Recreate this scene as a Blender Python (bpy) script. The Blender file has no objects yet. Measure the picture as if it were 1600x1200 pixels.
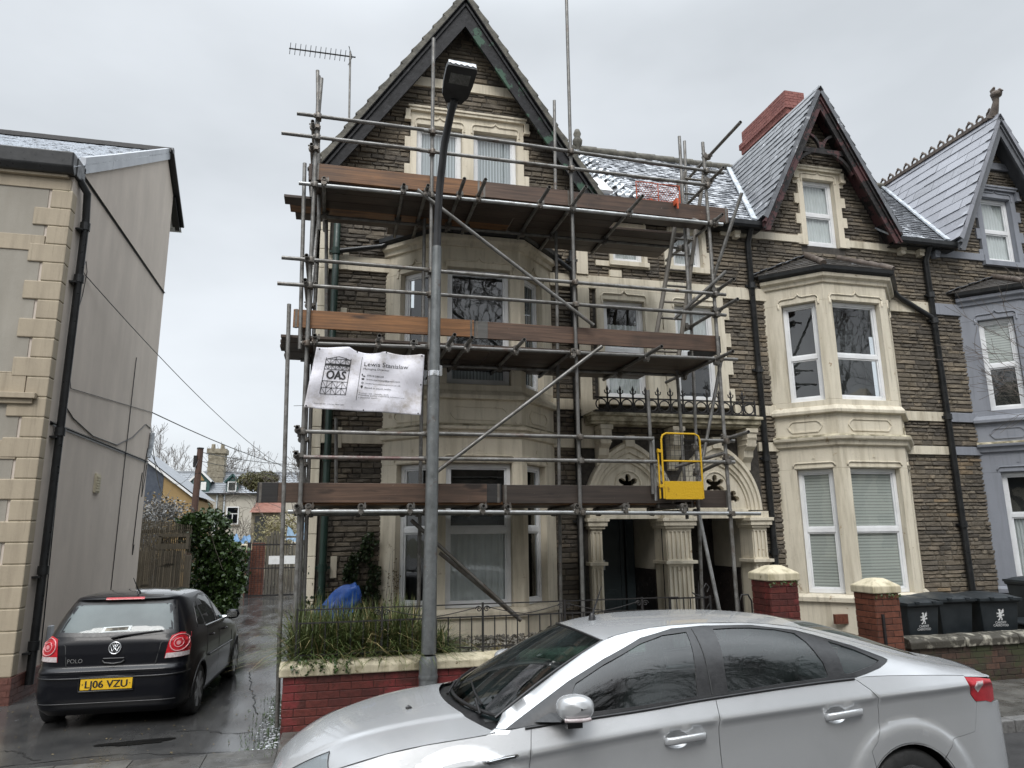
import bpy, bmesh, math, random
from mathutils import Vector, Matrix, geometry
from math import radians as R_, sin, cos, pi

scene = bpy.context.scene
COL = scene.collection

# ---------------------------------------------------------------- camera
cam_d = bpy.data.cameras.new("camera")
cam = bpy.data.objects.new("camera", cam_d)
COL.objects.link(cam)
cam_d.sensor_width = 36.0
cam_d.lens = 24.95
cam_d.clip_start = 0.05
cam_d.clip_end = 2000.0
_p, _y, _r = R_(12.05), R_(14.0), R_(-0.66)
_fwd = Vector((sin(_y)*cos(_p), cos(_y)*cos(_p), sin(_p)))
_right = Vector((cos(_y), -sin(_y), 0))
_up = _right.cross(_fwd)
_r2 = cos(_r)*_right + sin(_r)*_up
_u2 = -sin(_r)*_right + cos(_r)*_up
m = Matrix((_r2, _u2, -_fwd)).transposed().to_4x4()
m.translation = Vector((0, 0, 2.0))
cam.matrix_world = m
scene.camera = cam

# ---------------------------------------------------------------- world: overcast sky
world = bpy.data.worlds.new("World")
scene.world = world
world.use_nodes = True
wn, wl = world.node_tree.nodes, world.node_tree.links
for n in list(wn): wn.remove(n)
SUN_EL, SUN_AZ = R_(48), R_(200)
sky = wn.new('ShaderNodeTexSky'); sky.sky_type = 'NISHITA'; sky.sun_disc = False
sky.sun_elevation = SUN_EL; sky.sun_rotation = SUN_AZ
sky.dust_density = 3.0
hsv = wn.new('ShaderNodeHueSaturation'); hsv.inputs['Saturation'].default_value = 0.25
wl.new(sky.outputs[0], hsv.inputs['Color'])
bg1 = wn.new('ShaderNodeBackground'); bg1.inputs['Strength'].default_value = 0.05
wl.new(hsv.outputs[0], bg1.inputs['Color'])
tc = wn.new('ShaderNodeTexCoord')
sep = wn.new('ShaderNodeSeparateXYZ'); wl.new(tc.outputs['Generated'], sep.inputs[0])
mp = wn.new('ShaderNodeMapping'); mp.inputs['Scale'].default_value = (1.0, 1.0, 2.2)
wl.new(tc.outputs['Generated'], mp.inputs[0])
nz = wn.new('ShaderNodeTexNoise'); nz.inputs['Scale'].default_value = 2.1
nz.inputs['Detail'].default_value = 5; nz.inputs['Roughness'].default_value = 0.5
wl.new(mp.outputs[0], nz.inputs['Vector'])
cr = wn.new('ShaderNodeValToRGB')
cr.color_ramp.elements[0].position = 0.34; cr.color_ramp.elements[0].color = (0.360, 0.386, 0.408, 1)
cr.color_ramp.elements[1].position = 0.64; cr.color_ramp.elements[1].color = (0.465, 0.493, 0.520, 1)
wl.new(nz.outputs['Fac'], cr.inputs[0])
# an overcast sky is brighter towards the zenith
zr = wn.new('ShaderNodeMapRange'); zr.inputs['From Min'].default_value = 0.60
zr.inputs['From Max'].default_value = 1.0; zr.inputs['To Min'].default_value = 1.0
zr.inputs['To Max'].default_value = 6.4; zr.interpolation_type = 'SMOOTHSTEP'
wl.new(sep.outputs['Z'], zr.inputs['Value'])
bg2 = wn.new('ShaderNodeBackground')
wl.new(cr.outputs[0], bg2.inputs['Color']); wl.new(zr.outputs[0], bg2.inputs['Strength'])
add = wn.new('ShaderNodeAddShader')
wl.new(bg1.outputs[0], add.inputs[0]); wl.new(bg2.outputs[0], add.inputs[1])
out = wn.new('ShaderNodeOutputWorld'); wl.new(add.outputs[0], out.inputs[0])

# ---------------------------------------------------------------- sun through cloud
sun_d = bpy.data.lights.new("sun", 'SUN'); sun_d.energy = 1.2; sun_d.angle = R_(25)
sun_d.color = (1.0, 0.97, 0.93)
sun = bpy.data.objects.new("sun", sun_d); COL.objects.link(sun)
_sd = Vector((sin(SUN_AZ)*cos(SUN_EL), cos(SUN_AZ)*cos(SUN_EL), sin(SUN_EL)))
sun.rotation_euler = (-_sd).to_track_quat('-Z', 'Y').to_euler()
sun.location = _sd*50

scene.view_settings.view_transform = 'Standard'
scene.view_settings.look = 'None'
scene.view_settings.exposure = 0.42
scene.view_settings.gamma = 1.0
scene.view_settings.use_curve_mapping = False
scene.cycles.max_bounces = 8
scene.cycles.transparent_max_bounces = 12

# ---------------------------------------------------------------- helpers
rng = random.Random(7)
ORG = {}

def thing(name, label, cat, loc=(0, 0, 0), rotz=0.0, group=None, rot=None):
    o = bpy.data.objects.new(name, None); COL.objects.link(o)
    o.empty_display_size = 0.2
    o.location = loc
    o.rotation_euler = rot if rot else (0, 0, rotz)
    ORG[o.name] = Vector(loc) if (rotz == 0.0 and not rot) else Vector((0, 0, 0))
    tag(o, label, cat, group)
    return o

def tag(o, label=None, cat=None, group=None, kind=None):
    if label: o['label'] = label
    if cat: o['category'] = cat
    if group: o['group'] = group
    if kind: o['kind'] = kind
    return o

def copy_tree(o, parent=None):
    c = o.copy(); COL.objects.link(c)
    if parent is not None: c.parent = parent
    for ch in list(o.children): copy_tree(ch, c)
    return c

class MB:
    """mesh builder: collects shapes, links them as one object"""
    def __init__(s, T=None):
        s.v = []; s.f = []; s.mi = []; s.sm = []; s.tn = []; s.T = T; s.tone = 0.5; s.m = 0; s.nr = {}
    def add(s, pts, faces, smooth=False):
        b = len(s.v)
        for p in pts:
            p = Vector(p)
            s.v.append(s.T @ p if s.T is not None else p)
        for f in faces:
            s.f.append([b+i for i in f]); s.mi.append(s.m); s.sm.append(smooth); s.tn.append(s.tone)
        return s
    def poly(s, pts, smooth=False): return s.add(pts, [list(range(len(pts)))], smooth)
    def box(s, x0, x1, y0, y1, z0, z1):
        p = [(x0,y0,z0),(x1,y0,z0),(x1,y1,z0),(x0,y1,z0),(x0,y0,z1),(x1,y0,z1),(x1,y1,z1),(x0,y1,z1)]
        return s.add(p, [[3,2,1,0],[4,5,6,7],[0,1,5,4],[1,2,6,5],[2,3,7,6],[3,0,4,7]])
    def obox(s, c, a, b, d):
        c, a, b, d = Vector(c), Vector(a), Vector(b), Vector(d)
        p = [c-a-b-d, c+a-b-d, c+a+b-d, c-a+b-d, c-a-b+d, c+a-b+d, c+a+b+d, c-a+b+d]
        return s.add(p, [[3,2,1,0],[4,5,6,7],[0,1,5,4],[1,2,6,5],[2,3,7,6],[3,0,4,7]])
    def bar(s, p0, p1, w, h, up=(0,0,1)):
        p0, p1 = Vector(p0), Vector(p1); d = p1-p0; t = d.normalized(); up = Vector(up)
        a = t.cross(up)
        if a.length < 1e-5: a = t.cross(Vector((1,0,0)))
        a.normalize(); b = a.cross(t)
        return s.obox((p0+p1)/2, d/2, a*w/2, b*h/2)
    def prism(s, poly, lo, hi, plane='xz'):
        def P(a, b, c):
            return (a, c, b) if plane == 'xz' else ((a, b, c) if plane == 'xy' else (c, a, b))
        n = len(poly)
        pts = [P(a, b, lo) for a, b in poly]+[P(a, b, hi) for a, b in poly]
        f = [list(range(n))[::-1], list(range(n, 2*n))]+[[i, (i+1) % n, n+(i+1) % n, n+i] for i in range(n)]
        return s.add(pts, f)
    def tube(s, p0, p1, r, n=10, r1=None, caps=True, hollow=False):
        return s.path([p0, p1], [r, r if r1 is None else r1], n, caps, hollow)
    def path(s, pts, r, n=8, caps=True, hollow=False):
        pts = [Vector(p) for p in pts]; k = len(pts)
        rr = r if isinstance(r, (list, tuple)) else [r]*k
        V = []; prev = None
        for i, p in enumerate(pts):
            t = (pts[min(i+1, k-1)]-pts[max(i-1, 0)])
            if t.length < 1e-9: t = Vector((0, 0, 1))
            t.normalize()
            if prev is None:
                a = t.cross(Vector((0, 0, 1)))
                if a.length < 1e-3: a = t.cross(Vector((1, 0, 0)))
            else:
                a = prev - t*prev.dot(t)
                if a.length < 1e-6: a = t.cross(Vector((1, 0, 0)))
            a.normalize(); prev = a; b = t.cross(a)
            for j in range(n):
                q = 2*pi*j/n
                V.append(p+(a*cos(q)+b*sin(q))*rr[i])
        F = []
        for i in range(k-1):
            for j in range(n):
                F.append([i*n+j, i*n+(j+1) % n, (i+1)*n+(j+1) % n, (i+1)*n+j])
        s.add(V, F, True)
        if caps:
            if hollow:
                for e in (0, k-1):
                    c = pts[e]; d = (pts[1]-pts[0]).normalized() if e == 0 else (pts[-2]-pts[-1]).normalized()
                    ring = V[e*n:(e+1)*n]
                    ins = [c+(q-c)*0.84 for q in ring]; deep = [q+d*0.12 for q in ins]
                    s.add(ring+ins+deep, [[j, (j+1) % n, n+(j+1) % n, n+j] for j in range(n)] +
                          [[n+j, n+(j+1) % n, 2*n+(j+1) % n, 2*n+j] for j in range(n)]+[list(range(2*n, 3*n))])
            else:
                s.add(V[:n], [list(range(n))[::-1]]); s.add(V[-n:], [list(range(n))])
        return s
    def lathe(s, prof, c=(0, 0, 0), n=20, axis=None, smooth=True):
        c = Vector(c)
        M = Matrix.Identity(3)
        if axis is not None: M = Vector((0, 0, 1)).rotation_difference(Vector(axis)).to_matrix()
        V = []
        for r, z in prof:
            for j in range(n):
                q = 2*pi*j/n; V.append(c+M @ Vector((r*cos(q), r*sin(q), z)))
        F = [[i*n+j, i*n+(j+1) % n, (i+1)*n+(j+1) % n, (i+1)*n+j] for i in range(len(prof)-1) for j in range(n)]
        s.add(V, F, smooth)
        if prof[0][0] > 1e-6: s.add(V[:n], [list(range(n))[::-1]])
        if prof[-1][0] > 1e-6: s.add(V[-n:], [list(range(n))])
        return s
    def grid(s, fn, nu, nv, smooth=True):
        V = [fn(i/nu, j/nv) for i in range(nu+1) for j in range(nv+1)]
        F = [[i*(nv+1)+j, (i+1)*(nv+1)+j, (i+1)*(nv+1)+j+1, i*(nv+1)+j+1] for i in range(nu) for j in range(nv)]
        return s.add(V, F, smooth)
    def sweep(s, plan, prof, closed_ends=True):
        """profile (out, z) swept along a plan polyline (x, y); 'out' is to the right of travel"""
        P = [Vector((p[0], p[1])) for p in plan]; k = len(P); off = []
        for i in range(k):
            d0 = (P[i]-P[i-1]).normalized() if i > 0 else None
            d1 = (P[i+1]-P[i]).normalized() if i < k-1 else None
            d0 = d0 or d1; d1 = d1 or d0
            n0, n1 = Vector((d0.y, -d0.x)), Vector((d1.y, -d1.x))
            mm = (n0+n1); mm.normalize(); off.append(mm/max(0.3, mm.dot(n0)))
        n = len(prof)
        V = [(P[i].x+off[i].x*d, P[i].y+off[i].y*d, z) for i in range(k) for d, z in prof]
        F = [[i*n+j, (i+1)*n+j, (i+1)*n+(j+1) % n, i*n+(j+1) % n] for i in range(k-1) for j in range(n)]
        if closed_ends: F += [list(range(n)), list(range((k-1)*n, k*n))[::-1]]
        return s.add(V, F)
    def plate(s, outer, holes=(), y0=0.0, y1=0.05, P=None):
        """flat plate in local x,z with holes, between y0 (front) and y1"""
        loops = [list(outer)]+[list(h) for h in holes]
        vs = []; es = []
        for lp in loops:
            b = len(vs); vs += [Vector(p) for p in lp]
            es += [(b+i, b+(i+1) % len(lp)) for i in range(len(lp))]
        r = geometry.delaunay_2d_cdt(vs, es, [], 0, 1e-6)
        ov, of = r[0], r[2]
        def inside(p, lp):
            c = False; n = len(lp); j = n-1
            for i in range(n):
                if (lp[i][1] > p[1]) != (lp[j][1] > p[1]) and p[0] < (lp[j][0]-lp[i][0])*(p[1]-lp[i][1])/(lp[j][1]-lp[i][1])+lp[i][0]: c = not c
                j = i
            return c
        tri = []
        for f in of:
            c = sum((ov[i] for i in f), Vector((0, 0)))/len(f)
            if inside(c, loops[0]) and not any(inside(c, h) for h in loops[1:]): tri.append(list(f))
        s.add([(p[0], y0, p[1]) for p in ov], tri)
        for lp in loops:
            n = len(lp)
            s.add([(p[0], y0, p[1]) for p in lp]+[(p[0], y1, p[1]) for p in lp],
                  [[i, (i+1) % n, n+(i+1) % n, n+i] for i in range(n)])
        return s
    def build(s, name, mats, parent=None, loc=None, bevel=0.0, recalc=True):
        me = bpy.data.meshes.new(name)
        org = Vector((0, 0, 0))
        root = parent
        while root is not None and root.parent is not None: root = root.parent
        if root is not None: org = ORG.get(root.name, org)
        elif loc is not None: org = Vector(loc)
        me.from_pydata([v-org for v in s.v], [], s.f)
        for mm in (mats if isinstance(mats, (list, tuple)) else [mats]): me.materials.append(mm)
        me.polygons.foreach_set('material_index', s.mi)
        me.polygons.foreach_set('use_smooth', s.sm)
        at = me.attributes.new('tone', 'FLOAT', 'FACE'); at.data.foreach_set('value', s.tn)
        me.validate()
        if recalc and not s.nr:
            bm = bmesh.new(); bm.from_mesh(me)
            bmesh.ops.recalc_face_normals(bm, faces=bm.faces)
            bm.to_mesh(me); bm.free()
        if s.nr:
            me.normals_split_custom_set_from_vertices([tuple(s.nr.get(i, (0, 0, 0))) for i in range(len(me.vertices))])
        o = bpy.data.objects.new(name, me); COL.objects.link(o)
        if parent is not None: o.parent = parent
        elif loc is not None:
            o.location = loc; ORG[o.name] = Vector(loc)
        if bevel:
            b = o.modifiers.new('bevel', 'BEVEL'); b.width = bevel; b.segments = 2; b.limit_method = 'ANGLE'
            b.angle_limit = R_(40)
        return o

def facet(p0, p1):
    """frame on a vertical facet: local x along p0->p1, local -y outward, z up"""
    a = Vector((p1[0]-p0[0], p1[1]-p0[1], 0)); L = a.length; a.normalize()
    n = Vector((-a.y, a.x, 0))
    M = Matrix((a, n, Vector((0, 0, 1)))).transposed().to_4x4(); M.translation = Vector((p0[0], p0[1], 0))
    return M, L

# ---------------------------------------------------------------- materials
MATS = {}
class NT:
    def __init__(s, name):
        s.m = bpy.data.materials.new(name); s.m.use_nodes = True
        s.n = s.m.node_tree.nodes; s.l = s.m.node_tree.links
        s.b = s.n['Principled BSDF']; s.o = s.n['Material Output']
    def new(s, t, **kw):
        x = s.n.new(t)
        for k, v in kw.items(): setattr(x, k, v)
        return x
    def link(s, a, b): s.l.new(a, b)
    def coord(s, kind='Object', scale=(1, 1, 1)):
        t = s.new('ShaderNodeTexCoord'); mp = s.new('ShaderNodeMapping')
        mp.inputs['Scale'].default_value = scale
        s.link(t.outputs[kind], mp.inputs[0]); return mp.outputs[0]
    def noise(s, scale, detail=4, rough=0.55, vec=None, dist=0.0):
        x = s.new('ShaderNodeTexNoise'); x.inputs['Scale'].default_value = scale
        x.inputs['Detail'].default_value = detail; x.inputs['Roughness'].default_value = rough
        x.inputs['Distortion'].default_value = dist
        s.link(vec if vec is not None else s.coord(), x.inputs['Vector']); return x.outputs['Fac']
    def ramp(s, fac, a, b, p0=0.35, p1=0.65):
        x = s.new('ShaderNodeValToRGB'); e = x.color_ramp.elements
        e[0].position = p0; e[1].position = p1
        e[0].color = (*a, 1) if len(a) == 3 else a; e[1].color = (*b, 1) if len(b) == 3 else b
        s.link(fac, x.inputs[0]); return x.outputs[0]
    def val(s, fac, a, b, p0=0.35, p1=0.65): 
        x = s.new('ShaderNodeMapRange'); x.inputs['From Min'].default_value = p0; x.inputs['From Max'].default_value = p1
        x.inputs['To Min'].default_value = a; x.inputs['To Max'].default_value = b
        s.link(fac, x.inputs['Value']); return x.outputs[0]
    def mix(s, fac, a, b, mode='MIX'):
        x = s.new('ShaderNodeMix', data_type='RGBA', blend_type=mode)
        for i, v in ((0, fac), (6, a), (7, b)):
            if isinstance(v, (int, float)): x.inputs[i].default_value = v
            elif isinstance(v, (tuple, list)): x.inputs[i].default_value = (*v, 1) if len(v) == 3 else v
            else: s.link(v, x.inputs[i])
        return x.outputs[2]
    def attr(s, name='tone'):
        x = s.new('ShaderNodeAttribute'); x.attribute_name = name; return x.outputs['Fac']
    def bump(s, h, strength=0.4, dist=0.02, prev=None):
        x = s.new('ShaderNodeBump'); x.inputs['Strength'].default_value = strength
        x.inputs['Distance'].default_value = dist; s.link(h, x.inputs['Height'])
        if prev is not None: s.link(prev, x.inputs['Normal'])
        s.link(x.outputs[0], s.b.inputs['Normal']); return x.outputs[0]
    def base(s, c):
        if isinstance(c, (tuple, list)): s.b.inputs['Base Color'].default_value = (*c, 1)
        else: s.link(c, s.b.inputs['Base Color'])
        return s
    def set(s, **kw):
        for k, v in kw.items():
            k = k.replace('_', ' ')
            if isinstance(v, (int, float)): s.b.inputs[k].default_value = v
            elif isinstance(v, (tuple, list)): s.b.inputs[k].default_value = (*v, 1)
            else: s.link(v, s.b.inputs[k])
        return s

def rough_mat(name, c1, c2, scale=6, rough=(0.5, 0.8), bump=0.2, bscale=40, p=(0.35, 0.65), tone=0.0, metal=0.0, spec=0.5, bdist=0.01):
    t = NT(name)
    n = t.noise(scale, 5)
    col = t.ramp(n, c1, c2, *p)
    if tone:
        col = t.mix(1.0, col, t.ramp(t.attr(), (1-tone,)*3, (1+tone*0.6,)*3, 0, 1), 'MULTIPLY')
    t.base(col)
    t.set(Roughness=t.val(t.noise(scale*2.3, 3), rough[0], rough[1], 0.3, 0.7), Metallic=metal, Specular_IOR_Level=spec)
    if bump: t.bump(t.noise(bscale, 4), bump, bdist)
    MATS[name] = t.m
    return t.m
# ---- stone / masonry
def m_stone(name, warm=1.0):
    t = NT(name)
    tn = t.attr()
    r = t.new('ShaderNodeValToRGB'); e = r.color_ramp.elements
    e[0].position = 0.0; e[0].color = (0.061, 0.055, 0.048, 1)
    e[1].position = 1.0; e[1].color = (0.254, 0.196, 0.131, 1)
    for p, c in ((0.30, (0.116, 0.103, 0.087, 1)), (0.60, (0.174, 0.151, 0.119, 1)), (0.85, (0.200, 0.167, 0.128, 1)), (0.96, (0.225, 0.177, 0.123, 1))):
        x = e.new(p); x.color = c
    t.link(tn, r.inputs[0])
    col = t.mix(t.ramp(t.noise(9, 6, 0.65), (0, 0, 0), (1, 1, 1), 0.3, 0.72), t.mix(1.0, r.outputs[0], (0.55, 0.54, 0.52), 'MULTIPLY'), r.outputs[0])
    grime = t.ramp(t.noise(0.9, 4), (0.92, 0.92, 0.94), (1.62, 1.58, 1.50), 0.3, 0.7)
    t.base(t.mix(1.0, col, grime, 'MULTIPLY'))
    t.set(Roughness=0.78, Specular_IOR_Level=0.35)
    b = t.bump(t.noise(30, 6, 0.7), 0.9, 0.02)
    return t.m
STONE = m_stone('pennant_sandstone')
MORTAR = rough_mat('dark_mortar', (0.034, 0.031, 0.027), (0.07, 0.062, 0.054), 12, (0.8, 0.95), 0.4, 60)

def m_paint(name, base, dirt, streak=0.5, peel=None, moss=0.0):
    t = NT(name)
    v = t.coord('Object', (3.0, 3.0, 0.35))
    s1 = t.noise(2.2, 5, 0.6, v)
    col = t.mix(t.ramp(s1, (0, 0, 0), (1, 1, 1), 0.47, 0.78), base, dirt)
    drip = t.noise(1.0, 6, 0.7, t.coord('Object', (16, 16, 0.8)))
    col = t.mix(t.ramp(drip, (0, 0, 0), (0.55, 0.55, 0.55), 0.56, 0.72), col, tuple(c*0.55 for c in dirt))
    col = t.mix(t.val(t.noise(1.1, 4), 0, 0.45, 0.4, 0.75), col, tuple(c*0.72 for c in base))
    fine = t.noise(26, 5, 0.7)
    col = t.mix(t.val(fine, 0, 0.55, 0.60, 0.78), col, tuple(c*0.8 for c in dirt))
    if peel:
        pm = t.ramp(t.noise(5.5, 6, 0.7), (0, 0, 0), (1, 1, 1), 0.655, 0.68)
        col = t.mix(pm, col, peel)
    t.base(col); t.set(Roughness=0.62, Specular_IOR_Level=0.3)
    t.bump(t.noise(22, 6, 0.65), 0.35, 0.008)
    return t.m
CREAM = m_paint('cream_masonry_paint', (0.70, 0.635, 0.51), (0.42, 0.37, 0.275), peel=(0.46, 0.39, 0.29))
CREAM_B = m_paint('weathered_cream_paint', (0.66, 0.605, 0.49), (0.36, 0.315, 0.23), peel=(0.36, 0.28, 0.19))
GREYP = m_paint('grey_masonry_paint', (0.26, 0.275, 0.31), (0.20, 0.21, 0.235))
LEDGE = rough_mat('mossy_ledge', (0.16, 0.14, 0.09), (0.50, 0.45, 0.33), 7, (0.7, 0.9), 0.6, 30, (0.38, 0.62))
UPVC = rough_mat('white_upvc', (0.80, 0.81, 0.82), (0.68, 0.69, 0.70), 3, (0.25, 0.4), 0.02, 30)
UPVC_GREY = rough_mat('grey_upvc_reveal', (0.42, 0.40, 0.36), (0.34, 0.32, 0.29), 3, (0.5, 0.6), 0.05, 30)
def m_glass(name, ior=1.75, tint=(0.55, 0.60, 0.62), wob=0.0):
    t = NT(name); t.n.remove(t.b)
    tr = t.new('ShaderNodeBsdfTransparent'); tr.inputs['Color'].default_value = (*tint, 1)
    gl = t.new('ShaderNodeBsdfGlossy'); gl.inputs['Roughness'].default_value = 0.02
    fr = t.new('ShaderNodeFresnel'); fr.inputs['IOR'].default_value = ior
    ge = t.new('ShaderNodeNewGeometry'); iv_ = t.new('ShaderNodeMix'); iv_.inputs[2].default_value = ior; iv_.inputs[3].default_value = 1/ior
    t.link(ge.outputs['Backfacing'], iv_.inputs[0]); t.link(iv_.outputs[0], fr.inputs['IOR'])
    if wob:
        bp = t.new('ShaderNodeBump'); bp.inputs['Strength'].default_value = wob; bp.inputs['Distance'].default_value = 0.01
        t.link(t.noise(3.0, 2), bp.inputs['Height']); t.link(bp.outputs[0], gl.inputs['Normal'])
    mx = t.new('ShaderNodeMixShader'); t.link(fr.outputs[0], mx.inputs[0])
    t.link(tr.outputs[0], mx.inputs[1]); t.link(gl.outputs[0], mx.inputs[2]); t.link(mx.outputs[0], t.o.inputs[0])
    return t.m
GLASS = m_glass('window_glass', 2.0, (0.80, 0.84, 0.85), 0.10)
def m_carglass(name, tint, dew_sky, dropamt=0.5):
    t = NT(name); t.n.remove(t.b)
    tr = t.new('ShaderNodeBsdfTransparent'); tr.inputs['Color'].default_value = (*tint, 1)
    gl = t.new('ShaderNodeBsdfGlossy'); gl.inputs['Roughness'].default_value = 0.03
    fr = t.new('ShaderNodeFresnel'); fr.inputs['IOR'].default_value = 1.7
    ge = t.new('ShaderNodeNewGeometry'); iv_ = t.new('ShaderNodeMix'); iv_.inputs[2].default_value = 1.7; iv_.inputs[3].default_value = 1/1.7
    t.link(ge.outputs['Backfacing'], iv_.inputs[0]); t.link(iv_.outputs[0], fr.inputs['IOR'])
    mx = t.new('ShaderNodeMixShader'); t.link(fr.outputs[0], mx.inputs[0])
    t.link(tr.outputs[0], mx.inputs[1]); t.link(gl.outputs[0], mx.inputs[2])
    df = t.new('ShaderNodeBsdfDiffuse'); df.inputs['Color'].default_value = (0.42, 0.50, 0.50, 1)
    m2 = t.new('ShaderNodeMixShader')
    drops = t.val(t.noise(150, 2, 0.5), 0.0, dropamt, 0.48, 0.72)
    big = t.val(t.noise(1.6, 3), dew_sky[0], dew_sky[1], 0.38, 0.62)
    mm = t.new('ShaderNodeMath', operation='MULTIPLY'); t.link(big, mm.inputs[0])
    m3 = t.new('ShaderNodeMath', operation='ADD'); t.link(drops, m3.inputs[0]); m3.inputs[1].default_value = 0.8
    t.link(m3.outputs[0], mm.inputs[1])
    t.link(mm.outputs[0], m2.inputs[0]); t.link(mx.outputs[0], m2.inputs[1]); t.link(df.outputs[0], m2.inputs[2])
    t.link(m2.outputs[0], t.o.inputs[0])
    return t.m
CARGLASS = m_carglass('rain_speckled_car_glass', (0.17, 0.25, 0.25), (0.0, 0.04), 0.9)
REARGLASS = m_carglass('sky_pale_rear_glass', (0.22, 0.28, 0.28), (0.22, 0.32), 0.10)  # pale sky reflection of the rear window mixed in as diffuse colour
HEADGLASS = m_carglass('headlamp_glass', (0.75, 0.78, 0.80), (0.05, 0.12), 0.2)
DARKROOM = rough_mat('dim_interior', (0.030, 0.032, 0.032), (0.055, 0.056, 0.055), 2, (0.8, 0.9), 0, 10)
CURTAIN = rough_mat('pale_curtain', (0.68, 0.68, 0.66), (0.78, 0.78, 0.76), 3, (0.8, 0.9), 0.1, 20)
def m_blind(name, c, horiz=True, freq=160):
    t = NT(name); v = t.coord('Object', (0, 0, 1) if horiz else (1, 0.6, 0))
    w = t.new('ShaderNodeTexWave', wave_type='BANDS', bands_direction='Z' if horiz else 'X'); w.inputs['Scale'].default_value = freq/20
    t.link(v, w.inputs[0])
    t.base(t.ramp(w.outputs['Fac'], tuple(x*0.62 for x in c), c, 0.15, 0.6)); t.set(Roughness=0.7)
    return t.m
BLIND_H = m_blind('venetian_blind', (0.66, 0.66, 0.60), True, 130)
BLIND_V = m_blind('vertical_blind', (0.78, 0.80, 0.81), False, 130)

# ---- roofs
def m_slate(name, dark, snow, amount, rough=0.28):
    t = NT(name)
    col = t.mix(t.val(t.attr(), 0, 1, 0, 1), dark, tuple(c*1.7 for c in dark))
    col = t.mix(t.ramp(t.noise(14, 5, 0.7), (0, 0, 0), (1, 1, 1), 0.45, 0.7), col, tuple(c*1.5 for c in dark))
    if amount:
        sn = t.ramp(t.noise(6.0, 6, 0.72), (0, 0, 0), (1, 1, 1), 0.66-amount*0.5, 0.76-amount*0.5)
        col = t.mix(sn, col, snow)
        t.set(Roughness=t.mix(sn, (rough,)*3, (0.75,)*3))
    else: t.set(Roughness=rough)
    t.base(col)
    t.bump(t.noise(40, 4), 0.25, 0.006)
    return t.m
SLATE_SNOW = m_slate('wet_slate_with_sleet', (0.060, 0.065, 0.075), (0.56, 0.58, 0.61), 0.38)
SLATE_WET = m_slate('wet_slate', (0.085, 0.089, 0.097), (0.62, 0.64, 0.67), 0.14, 0.27)
SLATE_NEW = m_slate('smooth_grey_slate', (0.165, 0.17, 0.19), (0.6, 0.6, 0.6), 0.0, 0.35)
SLATE_OLD = m_slate('old_brown_slate', (0.050, 0.046, 0.042), (0.35, 0.36, 0.38), 0.12, 0.45)
PANTILE = m_slate('black_interlocking_tile', (0.016, 0.017, 0.019), (0.8, 0.84, 0.88), 0.42, 0.3)
RIDGE_T = rough_mat('clay_ridge_tile', (0.070, 0.054, 0.045), (0.135, 0.108, 0.088), 8, (0.6, 0.8), 0.4, 40)
RIDGE_G = rough_mat('mossy_ridge', (0.045, 0.043, 0.034), (0.13, 0.12, 0.095), 8, (0.6, 0.8), 0.5, 40)
LEAD = rough_mat('lead_flashing', (0.30, 0.33, 0.36), (0.62, 0.66, 0.70), 9, (0.25, 0.5), 0.2, 30)
def m_barge(name, paint, dark=(0.020, 0.020, 0.022), amt=0.62):
    t = NT(name)
    v = t.coord('Object', (1, 1, 1))
    f = t.ramp(t.noise(2.6, 7, 0.72, v), (0, 0, 0), (1, 1, 1), amt, amt+0.03)
    col = t.mix(f, t.ramp(t.noise(14, 5), dark, tuple(c*2.4 for c in dark)), paint)
    t.base(col); t.set(Roughness=0.6, Specular_IOR_Level=0.25); t.bump(t.noise(35, 5), 0.6, 0.010)
    return t.m
BARGE_G = m_barge('black_board_peeling_to_green', (0.048, 0.095, 0.066), dark=(0.010, 0.010, 0.011), amt=0.57)
BARGE_K = m_barge('weathered_black_board', (0.060, 0.062, 0.062), dark=(0.010, 0.010, 0.011), amt=0.63)
BARGE_R = m_barge('black_board_peeling_to_red', (0.085, 0.042, 0.043), dark=(0.014, 0.013, 0.013), amt=0.50)
BARGE_GREY = rough_mat('dark_grey_board', (0.085, 0.09, 0.10), (0.115, 0.12, 0.13), 5, (0.45, 0.6), 0.1, 30)
BLACKPIPE = rough_mat('black_gutter_plastic', (0.010, 0.011, 0.012), (0.022, 0.023, 0.024), 6, (0.25, 0.45), 0.05, 30)
GREENPIPE = rough_mat('dark_green_downpipe', (0.004, 0.020, 0.014), (0.007, 0.030, 0.021), 6, (0.35, 0.5), 0.1, 30)
BLACKIRON = rough_mat('black_wrought_iron', (0.008, 0.008, 0.009), (0.022, 0.019, 0.018), 18, (0.4, 0.7), 0.3, 60)

# ---- brick
def m_brick(name, a, b, patch=None, wet=0.6):
    t = NT(name)
    col = t.mix(t.attr(), a, b)
    col = t.mix(t.val(t.noise(16, 5, 0.7), 0, 0.7, 0.42, 0.72), col, tuple(c*0.45 for c in a))
    if patch:
        col = t.mix(t.ramp(t.noise(2.6, 5, 0.65), (0, 0, 0), (1, 1, 1), 0.50, 0.60), col, patch)
    t.base(col); t.set(Roughness=wet); t.bump(t.noise(45, 5), 0.55, 0.008)
    return t.m
BRICK_PAINT = m_brick('red_painted_brick', (0.070, 0.018, 0.015), (0.125, 0.028, 0.021), (0.165, 0.026, 0.026), 0.5)
BRICK_RED = m_brick('red_brick', (0.105, 0.036, 0.021), (0.19, 0.062, 0.034), None, 0.65)
BRICK_DARK = m_brick('dark_mossy_brick', (0.040, 0.030, 0.022), (0.11, 0.058, 0.040), (0.045, 0.050, 0.022), 0.7)
BRICK_CHIM = m_brick('chimney_brick', (0.22, 0.075, 0.064), (0.30, 0.115, 0.095), None, 0.7)
BRICK_PLINTH = m_brick('plinth_brick', (0.10, 0.040, 0.032), (0.16, 0.066, 0.050), None, 0.5)
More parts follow.
